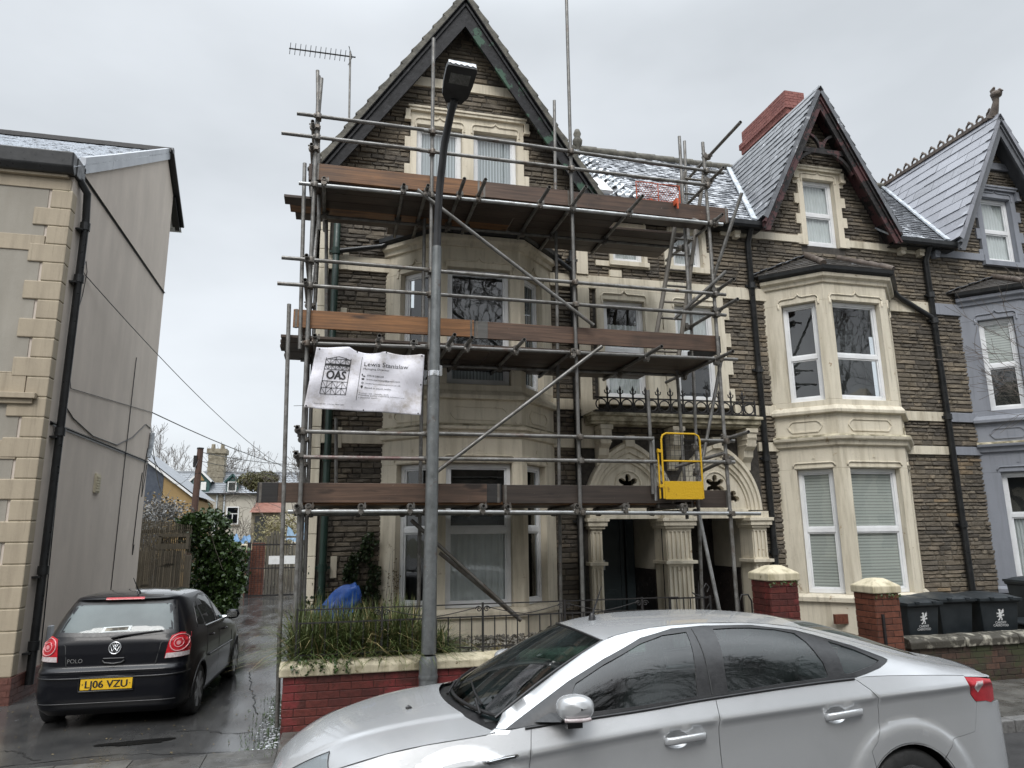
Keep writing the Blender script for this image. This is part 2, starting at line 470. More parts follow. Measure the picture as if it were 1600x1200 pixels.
MORTAR_R = rough_mat('painted_joint', (0.05, 0.014, 0.012), (0.085, 0.026, 0.020), 10, (0.6, 0.8), 0.2, 60)
MORTAR_L = rough_mat('lime_joint', (0.16, 0.13, 0.105), (0.24, 0.205, 0.17), 10, (0.8, 0.9), 0.2, 60)
COPING = m_paint('painted_coping', (0.58, 0.52, 0.38), (0.20, 0.17, 0.09), peel=(0.16, 0.13, 0.07))
COPING_D = rough_mat('lichen_coping', (0.045, 0.040, 0.030), (0.30, 0.28, 0.23), 9, (0.6, 0.85), 0.6, 35, (0.5, 0.66))

# ---- left house
def m_render(name, base, dark):
    t = NT(name)
    v = t.coord('Object', (0.9, 0.9, 0.20))
    col = t.mix(t.ramp(t.noise(2.4, 7, 0.62, v), (0, 0, 0), (1, 1, 1), 0.25, 0.85), base, dark)
    col = t.mix(t.ramp(t.noise(1.3, 6, 0.65), (0, 0, 0), (0.6, 0.6, 0.6), 0.5, 0.75), col, dark)
    col = t.mix(t.val(t.noise(0.8, 4), 0, 0.5, 0.4, 0.7), col, tuple(c*0.78 for c in base))
    col = t.mix(t.val(t.noise(60, 3), 0, 0.25, 0.5, 0.8), col, tuple(c*0.6 for c in base))
    t.base(col); t.set(Roughness=0.72, Specular_IOR_Level=0.3); t.bump(t.noise(70, 4), 0.25, 0.004)
    return t.m
RENDER = m_render('rendered_gable', (0.64, 0.565, 0.495), (0.46, 0.405, 0.355))
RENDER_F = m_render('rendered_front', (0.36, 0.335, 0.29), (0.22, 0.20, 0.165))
QUOIN = m_paint('buff_quoin_stone', (0.39, 0.33, 0.245), (0.28, 0.235, 0.175))
FASCIA = rough_mat('grey_fascia_panel', (0.34, 0.36, 0.39), (0.42, 0.44, 0.47), 2, (0.3, 0.45), 0.02, 20)

# ---- metal / timber of the scaffold
def m_tube(name, c, dirt, metal=0.55):
    t = NT(name)
    v = t.coord('Object', (1, 1, 1))
    col = t.mix(t.ramp(t.noise(7, 6, 0.7, v), (0, 0, 0), (1, 1, 1), 0.42, 0.66), c, dirt)
    col = t.mix(t.val(t.attr(), 0, 0.6, 0.2, 1.0), col, tuple(x*0.45 for x in c))
    col = t.mix(t.ramp(t.noise(26, 6, 0.75), (0, 0, 0), (0.8, 0.8, 0.8), 0.62, 0.70), col, (0.42, 0.41, 0.39))
    col = t.mix(t.ramp(t.noise(5.0, 5, 0.7), (0, 0, 0), (0.8, 0.8, 0.8), 0.60, 0.72), col, (0.11, 0.060, 0.038))
    t.base(col); t.set(Metallic=metal, Roughness=t.val(t.noise(12, 4), 0.30, 0.62, 0.3, 0.7)); t.bump(t.noise(60, 4), 0.2, 0.003)
    return t.m
TUBE = m_tube('galvanised_tube', (0.25, 0.245, 0.235), (0.105, 0.095, 0.08))
TUBE_RED = m_tube('rust_marked_tube', (0.22, 0.20, 0.185), (0.13, 0.045, 0.04), 0.4)
TUBE_NEW = m_tube('bright_tube', (0.52, 0.53, 0.53), (0.33, 0.33, 0.32), 0.8)
COUPLER = m_tube('scaffold_coupler_steel', (0.20, 0.19, 0.175), (0.10, 0.075, 0.055), 0.6)
def m_wood(name, a, b, dark=0.3, axis=(0.35, 6, 9), wet=0.5):
    t = NT(name)
    v = t.coord('Object', axis)
    g = t.noise(4.0, 6, 0.62, v, 0.6)
    col = t.ramp(g, a, b, 0.33, 0.66)
    kn = t.ramp(t.noise(2.1, 2, 0.4, t.coord('Object', (1.0, 3, 4))), (0, 0, 0), (1, 1, 1), 0.66, 0.74)
    col = t.mix(kn, col, tuple(c*0.35 for c in a))
    col = t.mix(t.val(t.noise(1.6, 4), 0, dark, 0.45, 0.7), col, (0.025, 0.018, 0.014))
    col = t.mix(1.0, col, t.ramp(t.attr(), (0.6, 0.6, 0.6), (1.25, 1.2, 1.15), 0, 1), 'MULTIPLY')
    col = t.mix(t.ramp(t.noise(17, 6, 0.78), (0, 0, 0), (0.7, 0.7, 0.7), 0.64, 0.71), col, (0.30, 0.28, 0.25))
    t.base(col); t.set(Roughness=wet); t.bump(g, 0.3, 0.004)
    return t.m
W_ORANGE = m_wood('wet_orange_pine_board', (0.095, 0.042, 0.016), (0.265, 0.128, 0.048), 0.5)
W_BROWN = m_wood('wet_brown_board', (0.050, 0.030, 0.021), (0.130, 0.080, 0.055), 0.6)
W_DARK = m_wood('dark_stained_board', (0.026, 0.020, 0.017), (0.060, 0.046, 0.038), 0.6)
W_BLACK = m_wood('black_painted_board_end', (0.012, 0.012, 0.013), (0.026, 0.025, 0.025), 0.4)
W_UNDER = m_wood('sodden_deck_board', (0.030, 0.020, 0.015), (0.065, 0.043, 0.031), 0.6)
W_GREYBAND = m_wood('grey_hoop_iron_end', (0.075, 0.075, 0.072), (0.11, 0.11, 0.105), 0.3)
W_FENCE = m_wood('weathered_fence_board', (0.13, 0.115, 0.085), (0.22, 0.195, 0.15), 0.3, (9, 9, 0.5), 0.75)
W_POLE = m_wood('creosoted_pole', (0.060, 0.030, 0.022), (0.10, 0.055, 0.04), 0.3, (6, 6, 0.4), 0.7)
W_LADDER = m_wood('grey_ladder_timber', (0.12, 0.11, 0.095), (0.21, 0.195, 0.17), 0.3, (6, 6, 0.5), 0.6)
LAMPPOST = m_tube('weathered_galvanised_post', (0.205, 0.215, 0.215), (0.13, 0.138, 0.138), 0.55)
LAMPDARK = rough_mat('dark_lantern_casting', (0.012, 0.012, 0.013), (0.028, 0.028, 0.030), 5, (0.35, 0.5), 0.05, 30)
LENS = rough_mat('lantern_lens', (0.105, 0.105, 0.10), (0.155, 0.155, 0.15), 20, (0.2, 0.3), 0.3, 60)
SLUSH = rough_mat('grey_slush', (0.30, 0.31, 0.32), (0.55, 0.57, 0.60), 10, (0.4, 0.7), 0.3, 40)
SNOW = rough_mat('thin_wet_snow', (0.72, 0.75, 0.79), (0.85, 0.87, 0.90), 10, (0.5, 0.7), 0.3, 40)
YELLOW = m_barge('chipped_yellow_paint', (0.52, 0.315, 0.016), dark=(0.20, 0.11, 0.010), amt=0.38)
ORANGE = rough_mat('orange_mesh_guard', (0.50, 0.085, 0.030), (0.62, 0.12, 0.045), 10, (0.45, 0.6), 0.1, 30)
TARP = rough_mat('blue_tarpaulin', (0.016, 0.066, 0.30), (0.032, 0.115, 0.42), 5, (0.3, 0.45), 0.5, 25)
def m_banner():
    t = NT('rain_stained_white_pvc')
    col = t.mix(t.ramp(t.noise(3.6, 6, 0.7), (0, 0, 0), (1, 1, 1), 0.50, 0.72), (0.66, 0.65, 0.70), (0.36, 0.325, 0.295))
    col = t.mix(t.val(t.noise(22, 5), 0, 0.35, 0.55, 0.8), col, (0.30, 0.27, 0.24))
    t.base(col); t.set(Roughness=0.42); t.bump(t.noise(9, 3), 0.25, 0.02)
    return t.m
BANNER = m_banner()
INK = rough_mat('black_ink', (0.012, 0.012, 0.013), (0.03, 0.03, 0.032), 30, (0.5, 0.6), 0, 10)
INK_G = rough_mat('grey_ink', (0.03, 0.03, 0.034), (0.07, 0.07, 0.075), 40, (0.5, 0.6), 0, 10)
WHITE = rough_mat('white_sign_face', (0.72, 0.73, 0.73), (0.62, 0.62, 0.61), 6, (0.4, 0.5), 0.02, 20)
PALEPRINT = rough_mat('pale_print', (0.62, 0.66, 0.66), (0.50, 0.53, 0.53), 30, (0.5, 0.6), 0, 10)
YELLOWSIGN = rough_mat('yellow_notice', (0.42, 0.40, 0.10), (0.50, 0.47, 0.14), 8, (0.5, 0.6), 0, 20)
BIN = rough_mat('dark_bin_plastic', (0.012, 0.016, 0.019), (0.024, 0.029, 0.033), 4, (0.3, 0.5), 0.05, 40)

# ---- ground
def m_asphalt(name, a, b, snow=0.0, wetness=0.5, bmp=0.25):
    t = NT(name)
    col = t.ramp(t.noise(1.4, 6, 0.65), a, b, 0.35, 0.65)
    col = t.mix(t.val(t.noise(120, 3), 0, 0.5, 0.45, 0.75), col, tuple(c*1.9 for c in b))
    moss = t.ramp(t.noise(0.7, 5, 0.6, t.coord('Object', (1.2, 0.35, 1))), (0, 0, 0), (1, 1, 1), 0.60, 0.72)
    col = t.mix(moss, col, (0.050, 0.048, 0.024))
    pud = t.ramp(t.noise(1.1, 7, 0.62, t.coord('Object', (1.7, 0.45, 1))), (0, 0, 0), (1, 1, 1), 0.60-wetness*0.30, 0.86-wetness*0.30)
    rg = t.mix(pud, (0.40,)*3, (0.09,)*3)
    if snow:
        sn = t.ramp(t.noise(3.4, 8, 0.75, t.coord('Object', (1.6, 0.6, 1))), (0, 0, 0), (1, 1, 1), 0.70-snow*0.3, 0.76-snow*0.3)
        col = t.mix(sn, col, (0.56, 0.59, 0.63)); rg = t.mix(sn, rg, (0.6,)*3)
    t.base(col); t.set(Roughness=rg); t.bump(t.noise(90, 4), bmp, 0.006)
    return t.m
ASPHALT = m_asphalt('wet_asphalt', (0.020, 0.020, 0.021), (0.045, 0.044, 0.044), 0.0, 0.5)
LANE = m_asphalt('wet_lane_surface', (0.024, 0.024, 0.025), (0.058, 0.057, 0.055), 0.10, 0.98, 0.10)
PAVE = rough_mat('wet_paving_slab', (0.055, 0.052, 0.047), (0.105, 0.10, 0.09), 3, (0.15, 0.6), 0.3, 60, tone=0.35)
KERB = rough_mat('granite_kerb', (0.10, 0.098, 0.095), (0.18, 0.175, 0.17), 30, (0.3, 0.6), 0.3, 60)
SOIL = rough_mat('garden_soil', (0.035, 0.028, 0.018), (0.10, 0.085, 0.058), 14, (0.8, 0.95), 0.8, 30)
GRAVEL = rough_mat('gravel', (0.10, 0.095, 0.08), (0.34, 0.32, 0.28), 3, (0.6, 0.9), 0.3, 60, tone=0.6)
FIELD = rough_mat('distant_ground', (0.05, 0.055, 0.03), (0.09, 0.085, 0.06), 0.3, (0.8, 0.9), 0, 10)

# ---- plants
def m_leaf(name, a, b, rough=0.45):
    t = NT(name)
    t.base(t.mix(t.attr(), a, b)); t.set(Roughness=rough, Specular_IOR_Level=0.4)
    return t.m
IVY = m_leaf('glossy_evergreen_leaf', (0.018, 0.042, 0.010), (0.062, 0.105, 0.026), 0.3)
IVY_DARK = m_leaf('dark_ivy_leaf', (0.010, 0.022, 0.006), (0.030, 0.052, 0.014), 0.4)
GRASS = m_leaf('long_grass_blade', (0.028, 0.050, 0.011), (0.100, 0.122, 0.038), 0.5)
DEADGRASS = m_leaf('dry_grass_blade', (0.16, 0.13, 0.055), (0.26, 0.21, 0.10), 0.6)
OLIVE = m_leaf('dull_olive_leaf', (0.060, 0.064, 0.026), (0.135, 0.125, 0.058), 0.6)
BROWNLEAF = m_leaf('brown_twiggy_leaf', (0.115, 0.085, 0.040), (0.215, 0.165, 0.085), 0.7)
BARK = rough_mat('grey_brown_bark', (0.055, 0.045, 0.036), (0.12, 0.10, 0.08), 12, (0.7, 0.9), 0.5, 40)
TWIG = rough_mat('thin_twig', (0.085, 0.070, 0.060), (0.14, 0.12, 0.105), 12, (0.7, 0.9), 0, 40)

# ---- far houses
CREAM_FAR = m_render('pale_far_render', (0.50, 0.47, 0.41), (0.36, 0.33, 0.28))
YBRICK = m_render('buff_brick_gable', (0.36, 0.25, 0.115), (0.24, 0.16, 0.075))
SLATE_FAR = rough_mat('far_grey_slate', (0.20, 0.215, 0.235), (0.27, 0.285, 0.305), 4, (0.4, 0.6), 0.1, 20)
WHITEBOARD = rough_mat('white_board', (0.66, 0.66, 0.66), (0.74, 0.74, 0.74), 4, (0.4, 0.6), 0, 20)
CHIMSTONE = rough_mat('old_chimney_stone', (0.14, 0.12, 0.085), (0.28, 0.25, 0.19), 5, (0.7, 0.9), 0.6, 12)
TEAL = rough_mat('dark_teal_board', (0.016, 0.060, 0.055), (0.03, 0.08, 0.075), 4, (0.5, 0.6), 0, 20)
RUSTROOF = rough_mat('rusty_red_roof', (0.16, 0.060, 0.040), (0.22, 0.10, 0.07), 4, (0.6, 0.8), 0.2, 20)
DOORTEAL = rough_mat('dark_slate_blue_door', (0.022, 0.032, 0.036), (0.030, 0.042, 0.047), 4, (0.35, 0.5), 0.05, 30)
DADO = rough_mat('dark_tiled_dado', (0.014, 0.012, 0.012), (0.028, 0.022, 0.02), 6, (0.25, 0.4), 0.1, 30)
PORCHWALL = rough_mat('pale_porch_plaster', (0.36, 0.33, 0.27), (0.44, 0.41, 0.34), 4, (0.7, 0.8), 0.1, 30)

# ---- cars
def m_carpaint(name, c, metal, rough, coat=0.6, drops=0.0, spec=0.5):
    t = NT(name)
    fl = t.noise(900, 1)
    col = t.mix(t.val(fl, 0, 0.35, 0.3, 0.7), c, tuple(x*0.82 for x in c))
    dirt = t.val(t.noise(3.0, 5, 0.6), 0, 0.25, 0.5, 0.8)
    t.base(t.mix(dirt, col, tuple(x*0.7 for x in c)))
    t.set(Metallic=metal, Roughness=rough, Coat_Weight=coat, Coat_Roughness=0.06, Specular_IOR_Level=spec)
    if drops:
        d = t.ramp(t.noise(70, 2, 0.5), (0, 0, 0), (1, 1, 1), 0.60, 0.72)
        t.bump(d, drops, 0.004)
    return t.m
SILVER = m_carpaint('silver_metallic_paint', (0.55, 0.56, 0.57), 0.50, 0.27, 0.5, 0.06)
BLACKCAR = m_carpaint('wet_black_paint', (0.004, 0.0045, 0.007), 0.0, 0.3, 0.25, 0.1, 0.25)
BLACKSIDE = m_carpaint('black_paint_brown_sheen_tint', (0.009, 0.006, 0.0065), 0.0, 0.3, 0.25, 0.12, 0.3)  # flank copy of the black paint, brown sheen put into its base colour
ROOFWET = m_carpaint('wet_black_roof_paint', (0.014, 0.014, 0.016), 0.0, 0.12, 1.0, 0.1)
BLACKTRIM = rough_mat('satin_black_trim', (0.010, 0.010, 0.011), (0.020, 0.020, 0.021), 20, (0.28, 0.42), 0.1, 80)
TYRE = rough_mat('tyre_rubber', (0.012, 0.012, 0.012), (0.022, 0.022, 0.022), 20, (0.55, 0.75), 0.2, 80)
ALLOY = rough_mat('alloy_rim', (0.36, 0.36, 0.37), (0.46, 0.46, 0.47), 10, (0.3, 0.45), 0, 30, metal=0.8)
SILVER_CUP = SILVER  # handle cups wear the same silver paint as the panels
CHROME = rough_mat('chrome', (0.62, 0.63, 0.64), (0.70, 0.71, 0.72), 10, (0.1, 0.2), 0, 30, metal=0.95)
LAMPRED = rough_mat('red_lamp_lens', (0.34, 0.010, 0.018), (0.44, 0.018, 0.026), 30, (0.08, 0.15), 0.1, 80)
LAMPPINK = rough_mat('pale_red_lamp_ring', (0.50, 0.20, 0.21), (0.60, 0.27, 0.28), 30, (0.1, 0.2), 0.1, 80)
LAMPCLEAR = rough_mat('clear_lamp_lens', (0.42, 0.36, 0.36), (0.55, 0.50, 0.50), 40, (0.1, 0.2), 0.3, 120)
PLATEY = rough_mat('yellow_plate', (0.66, 0.40, 0.015), (0.70, 0.44, 0.03), 6, (0.25, 0.35), 0, 30)
CABIN = rough_mat('dark_cabin_fabric', (0.020, 0.021, 0.022), (0.040, 0.041, 0.042), 8, (0.8, 0.9), 0, 30)
# ================================================================ ground
def sheet(name, mat, pts, z, kind='structure', nx=1):
    mb = MB(); mb.poly([(x, y, z) for x, y in pts])
    o = mb.build(name, mat, None, loc=(0, 0, 0)); tag(o, kind=kind); return o
sheet('ground', FIELD, [(-400, -300), (400, -300), (400, 500), (-400, 500)], -0.32)
def lane_z(x, y):
    t = max(0.0, min(1.0, (y-6.0)/5.0)); return -0.06*t-0.06*max(0.0, min(1.0, (y-11)/17.0))
mb = MB(); mb.grid(lambda u, v: (-60+u*120, -7+v*13.3, 0.004*sin(u*190)), 60, 4)
tag(mb.build('road', ASPHALT, None, loc=(0, 0, 0)), kind='structure')
mb = MB()
def lf(u, v):
    y = 6.3+v*30; x = -4.25+u*(4.25-0.42); 
    return (x, y, lane_z(x, y)+0.010*sin(x*2.3+y*0.7)+0.006*sin(y*3.1))
mb.grid(lf, 24, 120)
tag(mb.build('lane', LANE, None, loc=(0, 0, 0)), kind='structure')
def slab_run(name, x0, x1, y0, y1, z, cols, rows, mat, seed):
    r = random.Random(seed); mb = MB()
    for i in range(cols):
        for j in range(rows):
            a, b = x0+(x1-x0)*i/cols, x0+(x1-x0)*(i+1)/cols
            c, d = y0+(y1-y0)*j/rows, y0+(y1-y0)*(j+1)/rows
            mb.tone = r.random(); dz = r.uniform(-.006, .006)
            mb.box(a+.004, b-.004, c+.004, d-.004, z-0.08, z+dz)
    mb.tone = 0; mb.box(x0, x1, y0, y1, z-0.12, z-0.035)
    o = mb.build(name, mat, None, loc=(0, 0, 0), bevel=0.004); tag(o, kind='structure'); return o
slab_run('pavement', -0.42, 22.0, 6.45, 8.0, 0.10, 34, 3, PAVE, 1)
slab_run('far_pavement', -22.0, -4.26, 6.45, 11.1, 0.08, 28, 7, PAVE, 2)
mb = MB(); r = random.Random(4)
for i in range(26):
    x = -0.42+i*0.9; mb.tone = r.random(); mb.box(x+.004, x+.896, 6.30, 6.45, -0.05, 0.115)
for i in range(20):
    x = -4.26-(i+1)*0.9; mb.box(x+.004, x+.896, 6.30, 6.45, -0.05, 0.10)
tag(mb.build('kerb', KERB, None, loc=(0, 0, 0), bevel=0.012), kind='structure')
# crossover slabs at the mouth of the lane
slab_run('crossover', -4.25, -0.43, 6.30, 7.75, 0.022, 6, 3, PAVE, 6)
# raised front gardens and paths
mb = MB(); mb.grid(lambda u, v: (-0.36+u*3.95, 8.22+v*2.23, 0.60+0.10*v+0.03*sin(u*23)*sin(v*9)+0.02*sin(u*71+v*31)), 50, 24)
tag(mb.build('garden_soil', SOIL, None, loc=(0, 0, 0)), kind='structure')
mb = MB(); mb.grid(lambda u, v: (6.95+u*11, 8.35+v*2.1, 0.26+0.02*sin(u*60)), 50, 6)
tag(mb.build('front_yard', PAVE, None, loc=(0, 0, 0)), kind='structure')
mb = MB(); mb.grid(lambda u, v: (3.62+u*3.32, 8.0+v*1.75, 0.12+0.2*v), 8, 8)
tag(mb.build('path', PAVE, None, loc=(0, 0, 0)), kind='structure')
# ================================================================ the terrace
WY = 10.45            # wall plane
BFY = 9.75            # bay front plane
_cr = random.Random(3)
COURSES = []
_z = 0.0
while _z < 11.2:
    h = _cr.choice((0.058, 0.064, 0.072, 0.078, 0.088, 0.066)); COURSES.append((_z, h)); _z += h

def spans_minus(spans, holes):
    for a, b in holes:
        out = []
        for x0, x1 in spans:
            if b <= x0 or a >= x1: out.append((x0, x1)); continue
            if a > x0: out.append((x0, a))
            if b < x1: out.append((b, x1))
        spans = out
    return spans

def stone_wall(mb, extent, holes, z0, z1, Y, seed, tonefn=None):
    """coursed rubble: every stone a rock-faced block standing 2-4 cm proud of the joint"""
    r = random.Random(seed)
    for z, h in COURSES:
        zt = min(z+h, z1)
        if z < z0 or zt-z < 0.03: continue
        zm = (z+zt)/2
        ex = extent(zm)
        if ex is None: continue
        sp = spans_minus([ex], [(a, b) for a, b, c, d in holes if c < zm < d])
        for x0, x1 in sp:
            x = x0
            while x < x1-0.015:
                L = r.choice((0.12, 0.16, 0.2, 0.25, 0.31, 0.40))*r.uniform(0.85, 1.15)
                if x1-(x+L) < 0.10: L = x1-x
                a, b = x+0.004, x+L-0.004; g = r.uniform(0.003, 0.007)
                if b-a > 0.01:
                    d = r.uniform(0.010, 0.027)
                    i = min(0.012, (b-a)*0.2); j = 0.010
                    zz0, zz1 = z+g, zt-g
                    J = lambda s=0.008: r.uniform(-s, s)
                    mid = (a+b)/2+J(0.04)*(b-a)*4
                    P = [(a, Y, zz0), (mid, Y, zz0), (b, Y, zz0), (b, Y, zz1), (mid, Y, zz1), (a, Y, zz1),
                         (a+i, Y-d+J(), zz0+j+J(.004)), (mid, Y-d*1.1+J(), zz0+j*0.7+J(.004)), (b-i, Y-d+J(), zz0+j+J(.004)),
                         (b-i, Y-d+J(), zz1-j+J(.004)), (mid, Y-d*0.9+J(), zz1-j*0.8+J(.004)), (a+i, Y-d+J(), zz1-j+J(.004))]
                    t = r.random()
                    mb.tone = 0.16+t*0.62 if tonefn is None else tonefn((a+b)/2, zm, t, r)
                    mb.add(P, [[0,1,7,6],[1,2,8,7],[2,3,9,8],[3,4,10,9],[4,5,11,10],[5,0,6,11],[6,7,10,11],[7,8,9,10]])
                x += L

def wall_sheet(mb, x0, x1, z0, z1, Y, holes, clip=None):
    xs = sorted({x0, x1, *[h[0] for h in holes if x0 < h[0] < x1], *[h[1] for h in holes if x0 < h[1] < x1]})
    zs = sorted({z0, z1, *[h[2] for h in holes if z0 < h[2] < z1], *[h[3] for h in holes if z0 < h[3] < z1]})
    for i in range(len(xs)-1):
        for j in range(len(zs)-1):
            cx, cz = (xs[i]+xs[i+1])/2, (zs[j]+zs[j+1])/2
            if any(h[0] < cx < h[1] and h[2] < cz < h[3] for h in holes): continue
            P = [(xs[i], zs[j]), (xs[i+1], zs[j]), (xs[i+1], zs[j+1]), (xs[i], zs[j+1])]
            for (n, d) in (clip or []): P = clip_poly(P, n, d)
            if len(P) >= 3: mb.poly([(a, Y, b) for a, b in P])

def clip_poly(P, n, d):
    """keep the side n.p <= d"""
    out = []
    for i in range(len(P)):
        a, b = P[i], P[(i+1) % len(P)]
        da, db = n[0]*a[0]+n[1]*a[1]-d, n[0]*b[0]+n[1]*b[1]-d
        if da <= 0: out.append(a)
        if da*db < 0:
            t = da/(da-db); out.append((a[0]+(b[0]-a[0])*t, a[1]+(b[1]-a[1])*t))
    return out

def slates(mb, O, U, V, poly, row=0.17, wid=0.26, lift=0.010, seed=1, tone=None, stagger=True):
    """rows of lapped slates on the plane O + u U + v V, clipped to a convex polygon in (u, v)"""
    r = random.Random(seed)
    O, U, V = Vector(O), Vector(U).normalized(), Vector(V).normalized(); N = U.cross(V)
    if N.z < 0: N = -N
    area = sum(poly[i][0]*poly[(i+1) % len(poly)][1]-poly[(i+1) % len(poly)][0]*poly[i][1] for i in range(len(poly)))
    if area < 0: poly = poly[::-1]
    edges = []
    for i in range(len(poly)):
        a, b = poly[i], poly[(i+1) % len(poly)]
        n = (b[1]-a[1], a[0]-b[0]); edges.append((n, n[0]*a[0]+n[1]*a[1]))
    u0, u1 = min(p[0] for p in poly), max(p[0] for p in poly)
    v0, v1 = min(p[1] for p in poly), max(p[1] for p in poly)
    k = 0; v = v0
    while v < v1:
        u = u0-(wid/2 if (k % 2 and stagger) else 0)-0.001
        while u < u1:
            w = wid*r.uniform(0.96, 1.04) if stagger else wid
            P = [(u+0.004, v), (u+w-0.004, v), (u+w-0.004, min(v+row*1.02, v1)), (u+0.004, min(v+row*1.02, v1))]
            dv = r.uniform(-0.006, 0.006); P[0] = (P[0][0], P[0][1]+dv); P[1] = (P[1][0], P[1][1]+dv+r.uniform(-.003, .003))
            for n, d in edges:
                P = clip_poly(P, n, d)
                if len(P) < 3: break
            if len(P) >= 3:
                mb.tone = r.random() if tone is None else tone(u, v, r)
                h = lift*r.uniform(0.8, 1.6)
                top = [O+U*a+V*b+N*(h*(1-(b-v)/row*0.75)+0.002) for a, b in P]
                bot = [O+U*a+V*b for a, b in P]
                m = len(P)
                mb.add(top+bot, [list(range(m))]+[[i, (i+1) % m, m+(i+1) % m, m+i] for i in range(m)])
            u += w
        v += row; k += 1

def window(parent, T, x0, x1, z0, z1, y=0.10, transoms=(), mull=(), fw=0.065, back='dark', blind=None, open_top=None, frame=None, sub=0.042, rd=(0.9, 0.25)):
    """frame with glazing bars, panes and whatever hangs behind the glass"""
    mb = MB(T)
    mb.box(x0, x1, y, y+0.07, z0, z0+fw*1.15); mb.box(x0, x1, y, y+0.07, z1-fw, z1)
    mb.box(x0, x0+fw, y+.001, y+0.069, z0+fw*1.15, z1-fw); mb.box(x1-fw, x1, y+.001, y+0.069, z0+fw*1.15, z1-fw)
    zs = [z0+fw*1.15]
    for t in sorted(transoms):
        mb.box(x0+fw, x1-fw, y+0.004, y+0.066, t-0.035, t+0.035); zs += [t-0.035, t+0.035]
    zs.append(z1-fw)
    for q in mull: mb.box(q-0.03, q+0.03, y+0.006, y+0.064, z0+fw, z1-fw)
    # inner sash beads
    for i in range(0, len(zs), 2):
        a, b = zs[i], zs[i+1]; s_ = sub
        for (xa, xb) in [(x0+fw, x1-fw)]:
            mb.box(xa, xb, y+0.018, y+0.05, a, a+s_*0.55); mb.box(xa, xb, y+0.018, y+0.05, b-s_*0.55, b)
            mb.box(xa, xa+s_*0.55, y+0.019, y+0.049, a+s_*0.55, b-s_*0.55); mb.box(xb-s_*0.55, xb, y+0.019, y+0.049, a+s_*0.55, b-s_*0.55)
    w = mb.build('window', frame or UPVC, parent, bevel=0.004)
    g = MB(T)
    for i in range(0, len(zs), 2):
        g.poly([(x0+fw-0.004, y+0.034, zs[i]-.004), (x1-fw+0.004, y+0.034, zs[i]-.004), (x1-fw+0.004, y+0.034, zs[i+1]+.004), (x0+fw-0.004, y+0.034, zs[i+1]+.004)])
    g.build('pane', GLASS, w, recalc=False)
    if blind:
        kind, za, zb = blind[:3]
        b = MB(T); m_ = {'h': BLIND_H, 'v': BLIND_V, 'c': CURTAIN}[kind]
        if kind == 'c':
            n = 26
            b.grid(lambda u, v: (x0+0.03+u*(x1-x0-0.06), y+0.075+0.016*sin(u*60), za+v*(zb-za)), n*3, 1)
        elif kind == 'v':
            n = max(4, int((x1-x0)/0.055))
            for i in range(n):
                xa = x0+0.03+(x1-x0-0.06)*i/n; xb = xa+(x1-x0-0.06)/n*1.02
                b.tone = rng.random(); b.poly([(xa, y+0.055, za), (xb, y+0.075, za), (xb, y+0.075, zb), (xa, y+0.055, zb)])
        else:
            n = int((zb-za)/0.027)
            for i in range(n):
                za_ = za+(zb-za)*i/n
                b.box(x0+0.03, x1-0.03, y+0.055, y+0.070, za_, za_+0.0255)
        b.build('blind' if kind != 'c' else 'curtain', m_, w)
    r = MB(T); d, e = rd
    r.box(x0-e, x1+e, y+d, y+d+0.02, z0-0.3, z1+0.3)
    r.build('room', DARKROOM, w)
    return w

def label_mould(mb, xc, half, z, d0, proud=0.022, drop=0.10, ogee=True):
    """thin hood mould with rounded shoulders and a little ogee point over a window"""
    pts = []
    pts.append((-half, z-drop)); pts.append((-half, z-0.05))
    for i in range(5):
        q = pi-(pi/2)*i/4; pts.append((-half+0.06+0.06*cos(q), z-0.06+0.06*sin(q)))
    if ogee: pts += [(-0.07, z), (-0.035, z+0.012), (-0.012, z+0.04), (0, z+0.075)]
    full = pts+[(-a, b) for a, b in reversed(pts[:-1] if ogee else pts)]
    mb.path([(xc+a, d0-proud*0.35, b) for a, b in full], 0.014, 6)

def oct_ring(mb, xc, hw, zc, hh, y, w=0.018):
    c = 0.06
    def ring(e):
        a, b = hw-e, hh-e; k = c
        return [(xc-a, zc), (xc-a+k*0.5, zc+b*0.55), (xc-a+k*1.2, zc+b), (xc+a-k*1.2, zc+b), (xc+a-k*0.5, zc+b*0.55), (xc+a, zc),
                (xc+a-k*0.5, zc-b*0.55), (xc+a-k*1.2, zc-b), (xc-a+k*1.2, zc-b), (xc-a+k*0.5, zc-b*0.55)]
    mb.plate(ring(0), [ring(w)[::-1]], y-0.016, y+0.01)

